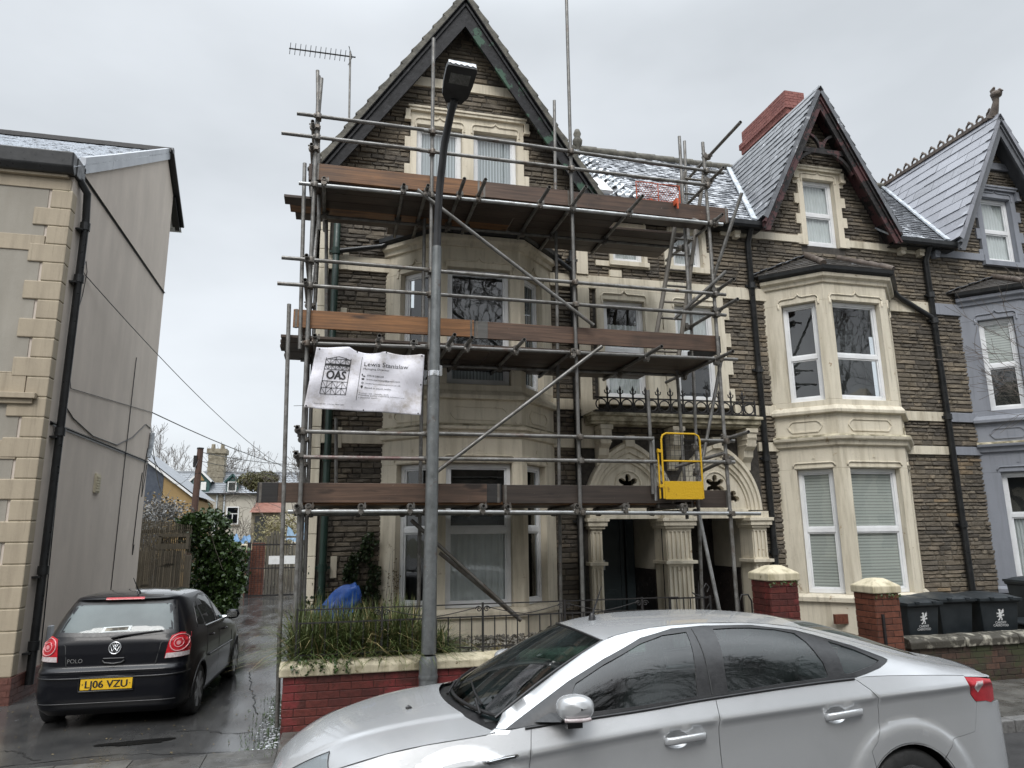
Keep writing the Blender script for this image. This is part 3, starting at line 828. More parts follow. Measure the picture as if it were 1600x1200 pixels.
def bay(house, xc, paint, gl, conf):
    """two-storey canted bay, front facet 1.25 wide"""
    hw = conf.get('hw', 0.62); dep = WY-BFY
    plan = [(xc-hw-dep, WY), (xc-hw, BFY), (xc+hw, BFY), (xc+hw+dep, WY)]
    bm_ = MB(); trim = MB()
    L = conf['levels']
    for i in range(3):
        T, ln = facet(plan[i], plan[i+1])
        bm_.T = T; trim.T = T
        if i == 1: a, b = 0.15, ln-0.15
        else: a, b = (0.30, ln-0.14) if i == 0 else (0.14, ln-0.30)
        if i != 1 and conf.get('side'): a, b = conf['side'][0 if i == 0 else 1]
        th = 0.22; e = 0.0
        # zones: base, ground openings, lintel+panel, upper openings, top
        bm_.box(0, ln, 0, th, L['base'], L['g0'])
        bm_.box(0, a, 0, th, L['g0'], L['g1']); bm_.box(b, ln, 0, th, L['g0'], L['g1'])
        bm_.box(0, ln, 0, th, L['g1'], L['u0'])
        bm_.box(0, a, 0, th, L['u0'], L['u1']); bm_.box(b, ln, 0, th, L['u0'], L['u1'])
        bm_.box(0, ln, 0, th, L['u1'], L['top'])
        # chamfer strip on piers + moulds
        for (z0, z1, og) in ((L['g0'], L['g1'], False), (L['u0'], L['u1'], True)):
            m_ = (a+b)/2
            label_mould(trim, m_, (b-a)/2+0.045, z1+0.10, 0.0, drop=0.16 if og else 0.05, ogee=og)
            if not og:
                trim.box(m_-(b-a)/2-0.02, m_+(b-a)/2+0.02, -0.012, 0.004, z1+0.015, z1+0.035)
                trim.add([(m_-0.02, -0.012, z1+0.17), (m_+0.02, -0.012, z1+0.17), (m_+0.004, -0.012, z1+0.215), (m_-0.02, 0.0, z1+0.17), (m_+0.02, 0.0, z1+0.17), (m_+0.004, 0, z1+0.215)], [[0,1,2],[0,3,4,1],[1,4,5,2],[2,5,3,0]])
        hp = (ln/2-0.20) if i == 1 else (ln/2-0.22)
        oct_ring(trim, ln/2, hp, (L['c1']+L['c2'])/2+0.0, 0.10, 0.0)
        for (z0, z1, tr, bl, sd) in ((L['g0'], L['g1'], conf['gt'], conf['gblind'], 'g'), (L['u0'], L['u1'], conf['ut'], conf['ublind'], 'u')):
            window(house, T, a+0.005, b-0.005, z0+0.004, z1-0.004, 0.10, tr, fw=0.06, blind=bl[i] if bl else None, rd=(0.34, 0.10))
            # sill inside the opening
    bm_.T = None; trim.T = None
    # mouldings that run round the bay
    def sw(prof, m=bm_): m.sweep(plan, prof)
    sw([(-0.02, L['c1']-0.16), (0.05, L['c1']-0.13), (0.06, L['c1']-0.06), (0.11, L['c1']-0.04), (0.12, L['c1']), (-0.02, L['c1']+0.02)])
    sw([(-0.02, L['c2']-0.015), (0.075, L['c2']), (0.08, L['c2']+0.05), (0.03, L['c2']+0.12), (-0.02, L['c2']+0.13)])
    sw([(-0.02, L['top']-0.14), (0.035, L['top']-0.13), (0.045, L['top']-0.07), (0.10, L['top']-0.04), (0.11, L['top']+0.02), (-0.02, L['top']+0.02)])
    sw([(-0.02, L['g0']-0.13), (0.055, L['g0']-0.12), (0.06, L['g0']-0.05), (0.01, L['g0']-0.004), (-0.02, L['g0']-0.004)])
    b_ = bm_.build('bay', paint, house, bevel=0.006)
    trim.build('moulding', paint, b_)
    led = MB(); led.sweep(plan, [(0.0, L['c1']+0.021), (0.118, L['c1']+0.004), (0.10, L['c1']+0.030), (0.0, L['c1']+0.055)])
    led.build('ledge', LEDGE, b_)
    gu = MB(); zt = L['top']+0.03
    gu.sweep(plan, [(0.03, zt), (0.13, zt), (0.165, zt+0.03), (0.175, zt+0.085), (0.03, zt+0.085)])
    gu.build('gutter', BLACKPIPE, b_)
    # hipped roof
    rf = MB(); zr = zt+0.09; rise = conf.get('rise', 0.42); ov = 0.17
    P = [Vector((xc-hw-dep-ov*1.3, WY, zr)), Vector((xc-hw-ov*0.42, BFY-ov, zr)), Vector((xc+hw+ov*0.42, BFY-ov, zr)), Vector((xc+hw+dep+ov*1.3, WY, zr))]
    A, B = Vector((xc-0.35, WY, zr+rise)), Vector((xc+0.35, WY, zr+rise))
    def pane_(c0, c1, t0, t1, sd):
        U = (c1-c0).normalized(); mid = t0 if (t1-t0).length < 1e-6 else None
        V = (t0-c0); V = (V-U*V.dot(U)).normalized()
        poly = [((p-c0).dot(U), (p-c0).dot(V)) for p in ([c0, c1, t1, t0] if mid is None else [c0, c1, t0])]
        slates(rf, c0, U, V, poly, 0.15, 0.24, 0.010, sd)
        rf.poly([c0, c1, t1, t0] if mid is None else [c0, c1, t0])
    pane_(P[0], P[1], A, A, 11); pane_(P[1], P[2], A, B, 12); pane_(P[2], P[3], B, B, 13)
    ro = rf.build('bay_roof', conf['roofmat'], house)
    hp = MB()
    for c, t in ((P[1], A), (P[2], B)):
        n = 5
        for k in range(n):
            p, q = c.lerp(t, k/n), c.lerp(t, (k+1.12)/n)
            hp.path([p+Vector((0, 0, .02)), q+Vector((0, 0, .035))], [0.055, 0.062], 8)
    hp.build('hip_tile', RIDGE_T, ro)
    if conf.get('snowedge'):
        sn = MB(); 
        for c, t in ((P[0], A),):
            for k in range(7):
                p = c.lerp(t, k/7); q = c.lerp(t, (k+1)/7)
                sn.obox((p+q)/2+Vector((0, -0.03, .02+0.012*(k % 2))), (q-p)*0.46, (0.0, 0.05, -0.015), (0, 0, 0.006))
        sn.build('soaker_flashing', SLATE_WET, ro)
    return b_

def surround(house, x0, x1, z0, z1, openings, paint, Y=WY-0.05, quoin=True, hood=True, qh=0.24, qw=0.09):
    """painted stone window surround: stepped jambs, lintel, sill and label moulds"""
    mb = MB()
    th = 0.16
    ops = sorted(openings); xs = [x0]+[v for o in ops for v in o[:2]]+[x1]
    zb = min(o[2] for o in ops); zt = max(o[3] for o in ops)
    for i in range(0, len(xs), 2): mb.box(xs[i], xs[i+1], Y, Y+th, zb, zt)
    mb.box(x0, x1, Y, Y+th, zt, z1)
    if z0 < zb:
        mb.box(x0-0.02, x1+0.02, Y-0.035, Y+th, z0, zb)
    if quoin:
        k = 0; z = zb
        while z < zt-0.05:
            h = min(qh, zt-z)
            if k % 2 == 0:
                mb.box(x0-qw, x0, Y+0.003, Y+th, z+0.002, z+h-0.002); mb.box(x1, x1+qw, Y+0.003, Y+th, z+0.002, z+h-0.002)
            z += h; k += 1
    if hood:
        mb.box(x0-0.03, x1+0.03, Y-0.05, Y+0.02, z1-0.05, z1); mb.box(x0-0.05, x1+0.05, Y-0.07, Y+0.018, z1-0.001, z1+0.035)
        for xa in (x0-0.09, x1+0.01):
            mb.box(xa, xa+0.08, Y-0.05, Y+0.02, z1-0.20, z1-0.04); mb.box(xa-0.012, xa+0.092, Y-0.065, Y+0.019, z1-0.24, z1-0.19)
    for o in ops:
        label_mould(mb, (o[0]+o[1])/2, (o[1]-o[0])/2+0.03, o[3]+0.10, Y, drop=0.16)
    s = mb.build('window_surround', paint, house, bevel=0.006)
    return s

def gable_roof(house, xc, zap, slope, ybar, yback, zlow, bmat, rmat, name='roof', tile=0.16, wid=0.26, thick=0.06, ridge=None, inner=0.50, seed=1, clay=False):
    """steep gable: two slated slopes, barge boards and soffit; returns nothing"""
    half = (zap-zlow)/slope
    cs = 1/math.sqrt(1+slope*slope)
    rf = MB()
    for sgn in (-1, 1):
        U = Vector((0, 1, 0)); V = Vector((-sgn*cs, 0, slope*cs)); O = Vector((xc+sgn*half, ybar-0.06, zlow))
        Ls = half/cs; D = yback-ybar+0.06
        rf.poly([O, O+U*D, O+U*D+V*Ls, O+V*Ls])
        slates(rf, O+Vector((sgn*0.012, 0, 0.008)), U, V, [(0, 0), (D, 0), (D, Ls), (0, Ls)], tile, wid, 0.014, seed+sgn, stagger=not clay)
        # verge: the ends of the tiles and the bed under them
        n = int(Ls/tile)
        for k in range(n):
            a = O+V*(k*tile); b = O+V*((k+1)*tile)
            nn = Vector((sgn*slope*cs, 0, cs))
            rf.tone = rng.random()
            rf.add([a+nn*0.002, b-nn*0.03, b-nn*0.06, a-nn*0.06, a+nn*0.045, b+nn*0.004]+[p+Vector((0, 0.12, 0)) for p in (a+nn*0.045, b+nn*0.004)], [[3, 2, 1, 5, 4], [4, 5, 7, 6]])
    r = rf.build(name, rmat, house)
    bb = MB()
    for sgn in (-1, 1):
        bb.m = 0 if sgn < 0 else 1
        e = 0.02
        outer = [(xc, zap-0.03), (xc+sgn*(half+0.02), zlow-0.03*0-0.05)]
        P = [(xc, zap-0.05), (xc+sgn*half, zlow-0.05), (xc+sgn*half, zlow-0.05-inner*0.42), (xc+sgn*(half-0.12), zlow-0.05-inner*0.42), (xc, zap-0.05-inner)]
        y0 = ybar+(0.0 if sgn < 0 else 0.002)
        bb.prism(P, y0, y0+0.045)
        # moulded fillet along the upper edge
        a, b = Vector((xc, ybar-0.02, zap-0.085)), Vector((xc+sgn*half, ybar-0.02, zlow-0.085))
        bb.bar(a, b, 0.045, 0.07, (0, 1, 0)); bb.bar(a+Vector((0, 0.008, -0.12)), b+Vector((0, 0.008, -0.12)), 0.03, 0.03, (0, 1, 0))
        # soffit
        q = inner*0.8
        bb.poly([(xc, ybar+0.04, zap-0.10), (xc+sgn*half, ybar+0.04, zlow-0.10), (xc+sgn*half, WY+0.05, zlow-0.10), (xc, WY+0.05, zap-0.10)])
    bb.build('barge_board', bmat, house)
    rg = MB()
    if ridge:
        D = yback-ybar; n = int(D/0.34)
        for k in range(n):
            ya, yb = ybar-0.08+k*D/n, ybar-0.08+(k+1.04)*D/n
            rg.path([(xc, ya, zap+0.01), (xc, yb, zap+0.016)], [0.075, 0.082], 8)
        rg.build('ridge_tile', ridge, r)
    return r

# ---------------------------------------------------------------- levels shared by the terrace
LV = dict(base=0.25, g0=1.05, g1=3.0, c1=3.50, c2=3.90, u0=4.12, u1=5.88, top=6.33)
S1, S2, S3, S4 = (3.32, 3.47), (3.92, 4.09), (5.95, 6.17), (7.12, 7.26)

def band(mb, x0, x1, z0, z1, Y=WY-0.05, th=0.06): mb.box(x0, x1, Y, Y+th, z0, z1)

def bands(mb, mat, par):
    """every block of trim in the builder becomes a part of its own"""
    i = 0; fi = 0
    while i < len(mb.v):
        k = fi
        while k < len(mb.f) and min(mb.f[k]) < i+8 and max(mb.f[k]) < i+(8 if len(mb.f[fi]) == 4 and fi+5 < len(mb.f) and max(max(f) for f in mb.f[fi:fi+6]) < i+8 else 999): k += 1
        n = max(max(f) for f in mb.f[fi:k])+1
        one = MB(); one.add(mb.v[i:n], [[a-i for a in f] for f in mb.f[fi:k]])
        one.build('stone_band', mat, par, bevel=0.005); i = n; fi = k

def downpipe(house, pts, mat, collars=(), r=0.05):
    mb = MB(); mb.path(pts, r, 10)
    for z in collars: 
        p = pts[-1]
        mb.lathe([(r*1.28, -0.05), (r*1.28, 0.05)], (p[0], p[1], z), 10)
        mb.box(p[0]-0.10, p[0]+0.10, p[1]+0.01, p[1]+0.06, z-0.018, z+0.018)
    return mb.build('downpipe', mat, house)

# ================================================================ house A: big gable + left half of the porch
houseA = thing('terraced_house', 'scaffolded sandstone house with the tallest black gable peeling to green and cream two-storey bay', 'house', (1.8, 10.45, 0.2), group=None)
AX0, AX1, PARTY = -0.35, 3.72, 5.20
A_AP, A_SL, A_C = 10.87, 1.50, 1.80
gopsA = [(1.06, 1.80, 7.10, 8.54), (1.99, 2.73, 7.10, 8.54)]
archA = (3.92, 4.98, 0.2, 3.0)
winA1 = (4.15, 4.88, 4.12, 5.78)
winA2 = (4.36, 4.92, 6.46, 7.10)
bayA_hole = (0.70, 3.22, 0.25, 6.30)
holesA = gopsA+[archA, winA1, winA2, bayA_hole]
def extA(z):
    if z < 7.25: return (AX0, PARTY)
    if z > 10.6: return None
    h = (A_AP-0.12-z)/A_SL
    return (max(AX0, A_C-h), min(A_C+h, 4.1))
wb = MB()
wall_sheet(wb, AX0, PARTY, 0.2, 7.25, WY, holesA)
wall_sheet(wb, AX0-0.3, 4.2, 7.25, 10.87, WY, gopsA, [((A_SL, 1), A_AP-0.1+A_SL*A_C), ((-A_SL, 1), A_AP-0.1-A_SL*A_C)])
wb.poly([(AX0, WY, 0.2), (AX0, WY+6, 0.2), (AX0, WY+6, 7.9), (AX0, WY, 7.9)])
wb.poly([(AX0, WY+6, 0.2), (PARTY, WY+6, 0.2), (PARTY, WY+6, 7.4), (AX0, WY+6, 7.4)])
wallA = wb.build('wall', MORTAR, houseA, recalc=False)
st = MB()
trim_holes = [(-0.40, -0.13, 0, 7.25), (0.66, 3.26, 0.2, 6.42), (0.95, 2.84, 7.0, 8.84), (3.62, 3.92, 0, 6.0), (3.80, 5.2, 0.2, 3.42),
              (3.98, 5.2, 4.05, 5.95), (4.30, 4.98, 6.36, 7.16), (AX0, PARTY, *S1), (AX0, PARTY, *S2), (AX0, PARTY, *S3), (0.4, 3.2, 9.22, 9.42), (4.05, 5.02, 6.36, 6.46)]
stone_wall(st, extA, trim_holes, 0.2, 10.7, WY, 21)
st.build('stonework', STONE, wallA, recalc=False)
tr = MB()
for a, b in (S1, S2, S3):
    band(tr, AX0+0.0, 0.68, a, b); band(tr, 3.24, 3.72, a, b)
band(tr, 3.72, PARTY-0.002, *S3); band(tr, 3.72, 4.0, *S1); band(tr, 3.72, 4.0, *S2, WY-0.051)
band(tr, 4.05, 5.02, 6.36, 6.455); band(tr, 4.28, 4.5, 6.12+.06, 6.30)
# band across the gable, cut to the slopes
P = [(0.2, 9.24), (3.4, 9.24), (3.4, 9.41), (0.2, 9.41)]
for n, d in (((A_SL, 1), A_AP-0.12+A_SL*A_C), ((-A_SL, 1), A_AP-0.12-A_SL*A_C)): P = clip_poly(P, n, d)
tr.prism(P, WY-0.05, WY+0.01)
# strip beside the party pipe and toothed corner quoins on the left
tr.box(3.70, 3.90, WY-0.075, WY+0.01, 3.48, 5.94); tr.box(3.70, 3.90, WY-0.076, WY+0.01, 6.175, 6.95)
bands(tr, CREAM, wallA)
z = 0.25; k = 0
while z < 7.2:
    q = MB(); q.box(AX0-0.012, AX0+0.13, WY-0.06, WY+0.25, z+0.003, z+0.297); q.build('corner_quoin', CREAM_B, wallA, bevel=0.008)
    if k % 3 == 1: q = MB(); q.box(0.0-0.02, 0.07, WY-0.055, WY+0.01, z+0.003, z+0.297); q.build('corner_quoin', CREAM_B, wallA, bevel=0.008)
    z += 0.30; k += 1
surround(houseA, 0.96, 2.84, 7.0, 8.80, gopsA, CREAM)
for o, bl in zip(gopsA, (('v', 7.16, 8.5), ('v', 7.16, 8.5))):
    window(houseA, Matrix.Translation((0, WY-0.05, 0)), o[0]+.004, o[1]-.004, o[2]+.004, o[3]-.004, 0.10, (7.60,), blind=bl)
surround(houseA, 4.03, 5.19, 4.02, 5.95, [winA1], CREAM_B, hood=False, qw=0.0, quoin=False)
window(houseA, Matrix.Translation((0, WY-0.05, 0)), winA1[0]+.004, winA1[1]-.004, winA1[2]+.004, winA1[3]-.004, 0.10, (4.95,), fw=0.075, blind=('c', 4.2, 5.4))
surround(houseA, 4.30, 4.98, 6.38, 7.16, [winA2], CREAM_B, hood=False, quoin=False)
window(houseA, Matrix.Translation((0, WY-0.05, 0)), winA2[0]+.004, winA2[1]-.004, winA2[2]+.004, winA2[3]-.004, 0.10, (6.78,), blind=('c', 6.5, 7.1))
bay(houseA, 1.95, CREAM, None, dict(levels=LV, gt=(2.085,), ut=(4.55,), gblind=[None, ('c', 1.1, 2.05), None], ublind=[None, ('v', 4.15, 4.5), ('v', 4.15, 5.85)], roofmat=SLATE_OLD, rise=0.30))  # ground-floor front: pale curtain added in place of the pane's sky reflection
gable_roof(houseA, A_C, A_AP, A_SL, 10.12, 16.4, 7.35, [BARGE_K, BARGE_G], RIDGE_G, tile=0.30, wid=0.3, ridge=RIDGE_G, inner=0.56, seed=5, clay=True)
# main roof between the gables (A half)
def main_roof(house, x0, x1, seed, mat, parts=None, gut=None):
    """front slope between gables; parts: convex outlines in (x, height up the slope)"""
    y0, z0, t = 10.22, 7.30, 0.95
    c = 1/math.sqrt(1+t*t); V = Vector((0, c, t*c)); Lr = 2.95/c
    rf = MB(); O = Vector((0, y0, z0))
    for P in (parts or [[(x0, 0), (x1, 0), (x1, Lr), (x0, Lr)]]):
        P = [(u, min(v, Lr)) for u, v in P]
        rf.poly([O+Vector((u, 0, 0))+V*v for u, v in P])
        slates(rf, O+Vector((0, 0, 0.006)), (1, 0, 0), V, P, 0.135, 0.20, 0.016, seed)
    rf.poly([(x0, y0+5.9, z0), (x1, y0+5.9, z0), O+Vector((x1, 0, 0))+V*Lr, O+Vector((x0, 0, 0))+V*Lr])
    r = rf.build('main_roof', mat, house)
    rg = MB(); n = int((x1-x0)/0.45)
    for k in range(n):
        a = x0+(x1-x0)*k/n; b = x0+(x1-x0)*(k+1.03)/n
        rg.path([(a, y0+2.95, z0+2.95*t+0.02), (b, y0+2.95, z0+2.95*t+0.03)], [0.10, 0.108], 8)
    rg.build('ridge_tile', RIDGE_G, r)
    for ga, gb in (gut or [(x0, x1)]):
        gu = MB(); gu.sweep([(ga, y0+0.02), (gb, y0+0.02)], [(-0.0, 7.20), (0.09, 7.20), (0.12, 7.24), (0.125, 7.31), (0.0, 7.31)])
        gu.box(ga, gb, y0+0.021, WY-0.01, 7.185, 7.20)
        gu.build('gutter', BLACKPIPE, house)
    return r
def gable_split(x0, x1, xc, zap, slope):
    t = 0.95; c = 1/math.sqrt(1+t*t); Lr = 2.95/c
    va = (zap-7.30)/t/c; h = (zap-7.30)/slope
    return [[(x0, 0), (xc-h, 0), (xc, va), (xc, Lr), (x0, Lr)] if va < Lr else [(x0, 0), (xc-h, 0), (xc-h*(1-Lr/va), Lr), (x0, Lr)],
            [(xc+h, 0), (x1, 0), (x1, Lr), (xc, Lr), (xc, va)] if va < Lr else [(xc+h, 0), (x1, 0), (x1, Lr), (xc+h*(1-Lr/va), Lr)]], [(x0, xc-h+0.06), (xc+h-0.06, x1)]
rA = main_roof(houseA, 3.45, PARTY-0.001, 31, SLATE_SNOW)
# patch of heavy interlocking tiles and the rooflight by the valley
pt = MB(); t = 0.95; c = 1/math.sqrt(1+t*t); V = Vector((0, c, t*c)); N = Vector((0, -t*c, c)); O = Vector((3.5, 10.22, 7.30))
for i in range(15):
    v0 = 0.62+i*0.235
    ua, ub = 0.10, 1.62-i*0.020+0.05*sin(i*2.1)
    if i > 13: break
    n = int((ub-ua)/0.15)
    for k in range(n):
        u0 = ua+k*0.15; pt.tone = rng.random()
        def tf(a, b, u0=u0, v0=v0): 
            return O+Vector((u0+a*0.15, 0, 0))+V*(v0+b*0.26)+N*(0.035+0.055*(1-b)+0.030*sin(2*pi*a))
        pt.grid(tf, 6, 1)
        pt.grid(lambda a, b, u0=u0, v0=v0: O+Vector((u0+a*0.15, 0, 0))+V*v0+N*(0.005+b*(0.085+0.030*sin(2*pi*a))), 6, 1)
pt.build('interlocking_tile', PANTILE, rA, recalc=False)
sk = MB(); o_ = O+Vector((0.42, 0, 0))+V*0.55+N*0.13
sk.obox(o_+Vector((0.27, 0, 0))+V*0.36, (0.27, 0, 0), V*0.36, N*0.03); sk.build('rooflight', WHITEBOARD, rA)
# finial at the junction of ridges
fn = MB(); fn.lathe([(0.10, 0), (0.10, 0.10), (0.05, 0.16), (0.05, 0.30), (0.10, 0.36), (0.11, 0.44), (0.06, 0.52), (0.085, 0.60), (0.05, 0.70), (0.0, 0.72)], (4.78, 13.1, 9.86), 12)
fn.build('finial', RIDGE_G, rA)
downpipe(houseA, [(-0.12, WY-0.02, 7.1), (-0.12, WY-0.13, 6.9), (-0.12, WY-0.13, 0.3)], GREENPIPE, (6.2, 4.6, 3.1, 1.6))
downpipe(houseA, [(3.62, 10.30, 7.2), (3.62, WY-0.09, 7.0), (3.62, WY-0.09, 0.3)], BLACKPIPE, (6.4, 5.0, 3.8, 2.2), 0.052)
mb = MB(); mb.path([(0.70, 10.30, 6.42), (0.55, WY-0.12, 6.34), (-0.12, WY-0.13, 6.2)], 0.042, 8); mb.build('waste_pipe', BLACKPIPE, houseA)
mb = MB(); mb.path([(3.2, 10.30, 6.42), (3.40, WY-0.12, 6.34), (3.6, WY-0.10, 6.2)], 0.042, 8); mb.build('waste_pipe', BLACKPIPE, houseA)

# ================================================================ porch: two pointed arches
def arch_pts(xc, a, h, zs, n=14):
    R = (h*h+a*a)/(2*a); out = []
    th = math.asin(min(1, h/R))
    for i in range(n+1):
        q = th*i/n; out.append((xc-a+R-R*cos(q), zs+R*sin(q)))
    return out+[(2*xc-x, z) for x, z in reversed(out[:-1])]
ZS = 2.36
def porch(house, xc, door, tracery_left):
    mb = MB()
    rings = [(0.755, 1.09, 10.36), (0.745, 1.07, 10.31), (0.70, 1.0, 10.31), (0.69, 0.985, 10.345), (0.64, 0.90, 10.345), (0.63, 0.885, 10.375), (0.585, 0.81, 10.375), (0.575, 0.795, 10.41), (0.545, 0.75, 10.41), (0.545, 0.75, 10.60)]
    cur = [[(x, y, z) for x, z in arch_pts(xc, a, h, ZS)] for a, h, y in rings]
    back = [(x, WY+0.0, z) for x, z in arch_pts(xc, 0.755, 1.09, ZS)]
    cur = [back]+cur
    n = len(cur[0])
    V = [p for c_ in cur for p in c_]
    mb.add(V, [[i*n+j, i*n+j+1, (i+1)*n+j+1, (i+1)*n+j] for i in range(len(cur)-1) for j in range(n-1)])
    mb.box(xc-0.08, xc+0.08, 10.28, 10.40, ZS+0.98, ZS+1.16)
    # tympanum with a six-petalled piercing and two trefoils
    outer = [(xc-0.545, ZS+0.02)]+arch_pts(xc, 0.545, 0.75, ZS+0.02)[1:-1]+[(xc+0.545, ZS+0.02)]
    def petals(cx, cz, r, k, ph, pr):
        pts = []
        for i in range(k*8):
            q = 2*pi*i/(k*8); rr = r*(0.42+0.58*abs(cos(k*(q-ph)/2))**0.8)
            pts.append((cx+rr*cos(q), cz+rr*sin(q)))
        return pts
    holes = [petals(xc, ZS+0.395, 0.175, 6, pi/2, 0.05), petals(xc-0.315, ZS+0.205, 0.11, 3, pi/2, 0.03), petals(xc+0.315, ZS+0.205, 0.11, 3, pi/2, 0.03)]
    mb.plate(outer, holes, 10.44, 10.54)
    ringo = [(xc+0.215*cos(2*pi*i/28), 10.435, ZS+0.395+0.215*sin(2*pi*i/28)) for i in range(29)]
    mb.path(ringo, 0.016, 6, caps=False)
    mb.box(xc-0.546, xc+0.546, 10.41, 10.56, ZS-0.13, ZS+0.0195)
    return mb
def pillar(mb, x0, x1, yb, zb, yf=10.30):
    """square porch pillar: fluted shaft, waist moulding, fluted neck and stepped capital"""
    mb.box(x0, x1, yf+0.03, yb, zb, ZS-0.13)
    w = x1-x0
    nfl = max(2, int(round(w/0.085)))
    for za, zc in ((zb+0.12, 1.50), (1.62, 2.03)):
        for i in range(nfl+1):
            xa = x0+0.03+(w-0.06)*i/nfl
            mb.box(xa-0.016, xa+0.016, yf+0.005, yf+0.032, za, zc)
        mb.box(x0+0.005, x1-0.005, yf+0.0065, yf+0.033, zc, zc+0.05); mb.box(x0+0.005, x1-0.005, yf+0.0065, yf+0.033, za-0.05, za)
    for z, h, e in ((1.545, 0.05, 0.05), (2.08, 0.04, 0.03), (2.12, 0.07, 0.06), (2.19, 0.05, 0.085), (zb, 0.12, 0.03)):
        mb.box(x0-e, x1+e, yf-e, yb-0.01, z, z+h)
    mb.box(x0-0.03, x1+0.03, yf-0.03, yb-0.012, 2.24, ZS-0.02)
XL, XR = 4.46, 5.97
pm = porch(houseA, XL, None, True)
pillar(pm, 3.77, 3.955, 10.7, 0.3); pillar(pm, 5.0, 5.43, 10.75, 0.3)
pm.build('porch_arch', CREAM_B, houseA, bevel=0.004)
rec = MB()
rec.m = 0
rec.box(3.70, 3.915, 10.70, 11.6, 0.3, 3.3); rec.box(5.01, 5.42, 10.751, 11.6, 0.3, 3.3); rec.box(3.7, 5.42, 10.55, 11.6, 3.31, 3.36)
rec.build('porch_side', PORCHWALL, houseA)
rec = MB(); rec.box(3.70, 5.43, 11.60, 11.66, 0.3, 3.4); rec.box(4.985, 5.008, 10.76, 11.59, 0.3, 1.45); rec.build('porch_back', DADO, houseA)
rec = MB(); rec.box(3.70, 5.43, 9.7, 11.6, 0.22, 0.32); rec.build('porch_step', PAVE, houseA)
d = MB(); d.box(3.93, 4.72, 11.52, 11.58, 0.33, 2.42)
for (a, b, c_, e) in ((4.02, 4.28, 0.5, 1.1), (4.38, 4.63, 0.5, 1.1)):
    d.box(a, b, 11.505, 11.52, c_, e); d.box(a+0.04, b-0.04, 11.495, 11.506, c_+0.05, e-0.05)
d.box(4.72, 4.78, 11.50, 11.59, 0.33, 2.5); d.box(4.83, 4.98, 11.53, 11.58, 0.33, 2.5)
dr = d.build('door', DOORTEAL, houseA, bevel=0.004)
nt = MB(); nt.m = 0; nt.box(4.03, 4.26, 11.512, 11.519, 1.93, 2.12); nt.m = 1; nt.box(4.21, 4.44, 11.512, 11.519, 1.42, 1.58); nt.m = 2; nt.box(4.06, 4.26, 11.498, 11.519, 1.21, 1.29)
nt.m = 3
for i in range(4): nt.box(4.07, 4.22, 11.509, 11.512, 1.97+i*0.034, 1.98+i*0.034)
for i in range(5): nt.box(4.24, 4.41, 11.509, 11.512, 1.445+i*0.024, 1.452+i*0.024)
nt.build('notice', [YELLOWSIGN, PALEPRINT, CHROME, INK_G], dr)

# ================================================================ house B: right half of the porch + narrow gable
houseB = thing('terraced_house', 'sandstone house with cream two-storey bay and a steep black gable peeling to dark red', 'house', (8.46, 10.45, 0.2))
B_AP, B_SL, B_C, BX1 = 10.12, 1.95, 8.47, 10.70
archB = (5.43, 6.52, 0.2, 3.0)
winB1 = (5.42, 6.16, 4.12, 5.78)
winB2 = (5.46, 6.02, 6.46, 7.10)
gopB = (8.17, 8.84, 7.10, 8.42)
bayB_hole = (7.22, 9.72, 0.25, 6.30)
holesB = [archB, winB1, winB2, gopB, bayB_hole]
def extB(z):
    if z < 7.25: return (PARTY, BX1)
    if z > 9.95: return None
    h = (B_AP-0.12-z)/B_SL
    return (B_C-h, B_C+h)
wb = MB()
wall_sheet(wb, PARTY, BX1, 0.2, 7.25, WY, holesB)
wall_sheet(wb, 6.8, 10.1, 7.25, 10.12, WY, [gopB], [((B_SL, 1), B_AP-0.1+B_SL*B_C), ((-B_SL, 1), B_AP-0.1-B_SL*B_C)])
wb.poly([(PARTY, WY+6, 0.2), (BX1, WY+6, 0.2), (BX1, WY+6, 7.4), (PARTY, WY+6, 7.4)])
wallB = wb.build('wall', MORTAR, houseB, recalc=False)
st = MB()
trim_holes = [(7.18, 9.76, 0.2, 6.42), (8.05, 8.96, 7.0, 8.64), (5.2, 6.80, 0.2, 3.42), (5.2, 6.36, 4.05, 5.95), (5.38, 6.12, 6.36, 7.16),
              (PARTY, BX1, *S1), (PARTY, BX1, *S2), (PARTY, BX1, *S3), (6.4, BX1, *S4), (6.3, 7.1, 7.27, 7.5), (9.75, BX1, 7.0+0.27, 7.5)]
def tB(x, z, t, r):
    if x > 9.8 and z < 3.2 and r.random() < 0.02: return 1.0
    return 0.20+t*0.60
stone_wall(st, extB, trim_holes, 0.2, 10.0, WY, 22, tB)
st.build('stonework', STONE, wallB, recalc=False)
tr = MB()
for a, b in (S1, S2, S3):
    band(tr, 6.42 if a > 3.5 else 6.80, 7.20, a, b); band(tr, 9.74, BX1, a, b)
band(tr, PARTY, 6.42, *S3)
band(tr, 6.4, 8.06, *S4); band(tr, 8.98, BX1, *S4)
for a, b in ((6.3, 6.86), (9.95, BX1)):
    band(tr, a, b, 7.0-0.02+.29, 7.19+.0); 
bands(tr, CREAM_B, wallB)
cb = MB()
for xa in (6.62, 10.08, 10.5): cb.box(xa, xa+0.10, WY-0.14, WY-0.03, 7.06, 7.17); cb.box(xa-0.01, xa+0.11, WY-0.16, WY-0.03, 7.13, 7.185)
cb.build('corbel', CREAM_B, wallB, bevel=0.004)
surround(houseB, 8.06, 8.96, 7.12, 8.62, [gopB], CREAM, qh=0.20)
window(houseB, Matrix.Translation((0, WY-0.05, 0)), gopB[0]+.004, gopB[1]-.004, gopB[2]+.024, gopB[3]-.004, 0.10, (7.74,), blind=('c', 7.15, 8.4))
surround(houseB, 5.21, 6.34, 4.02, 5.95, [winB1], CREAM_B, hood=False, qw=0.10)
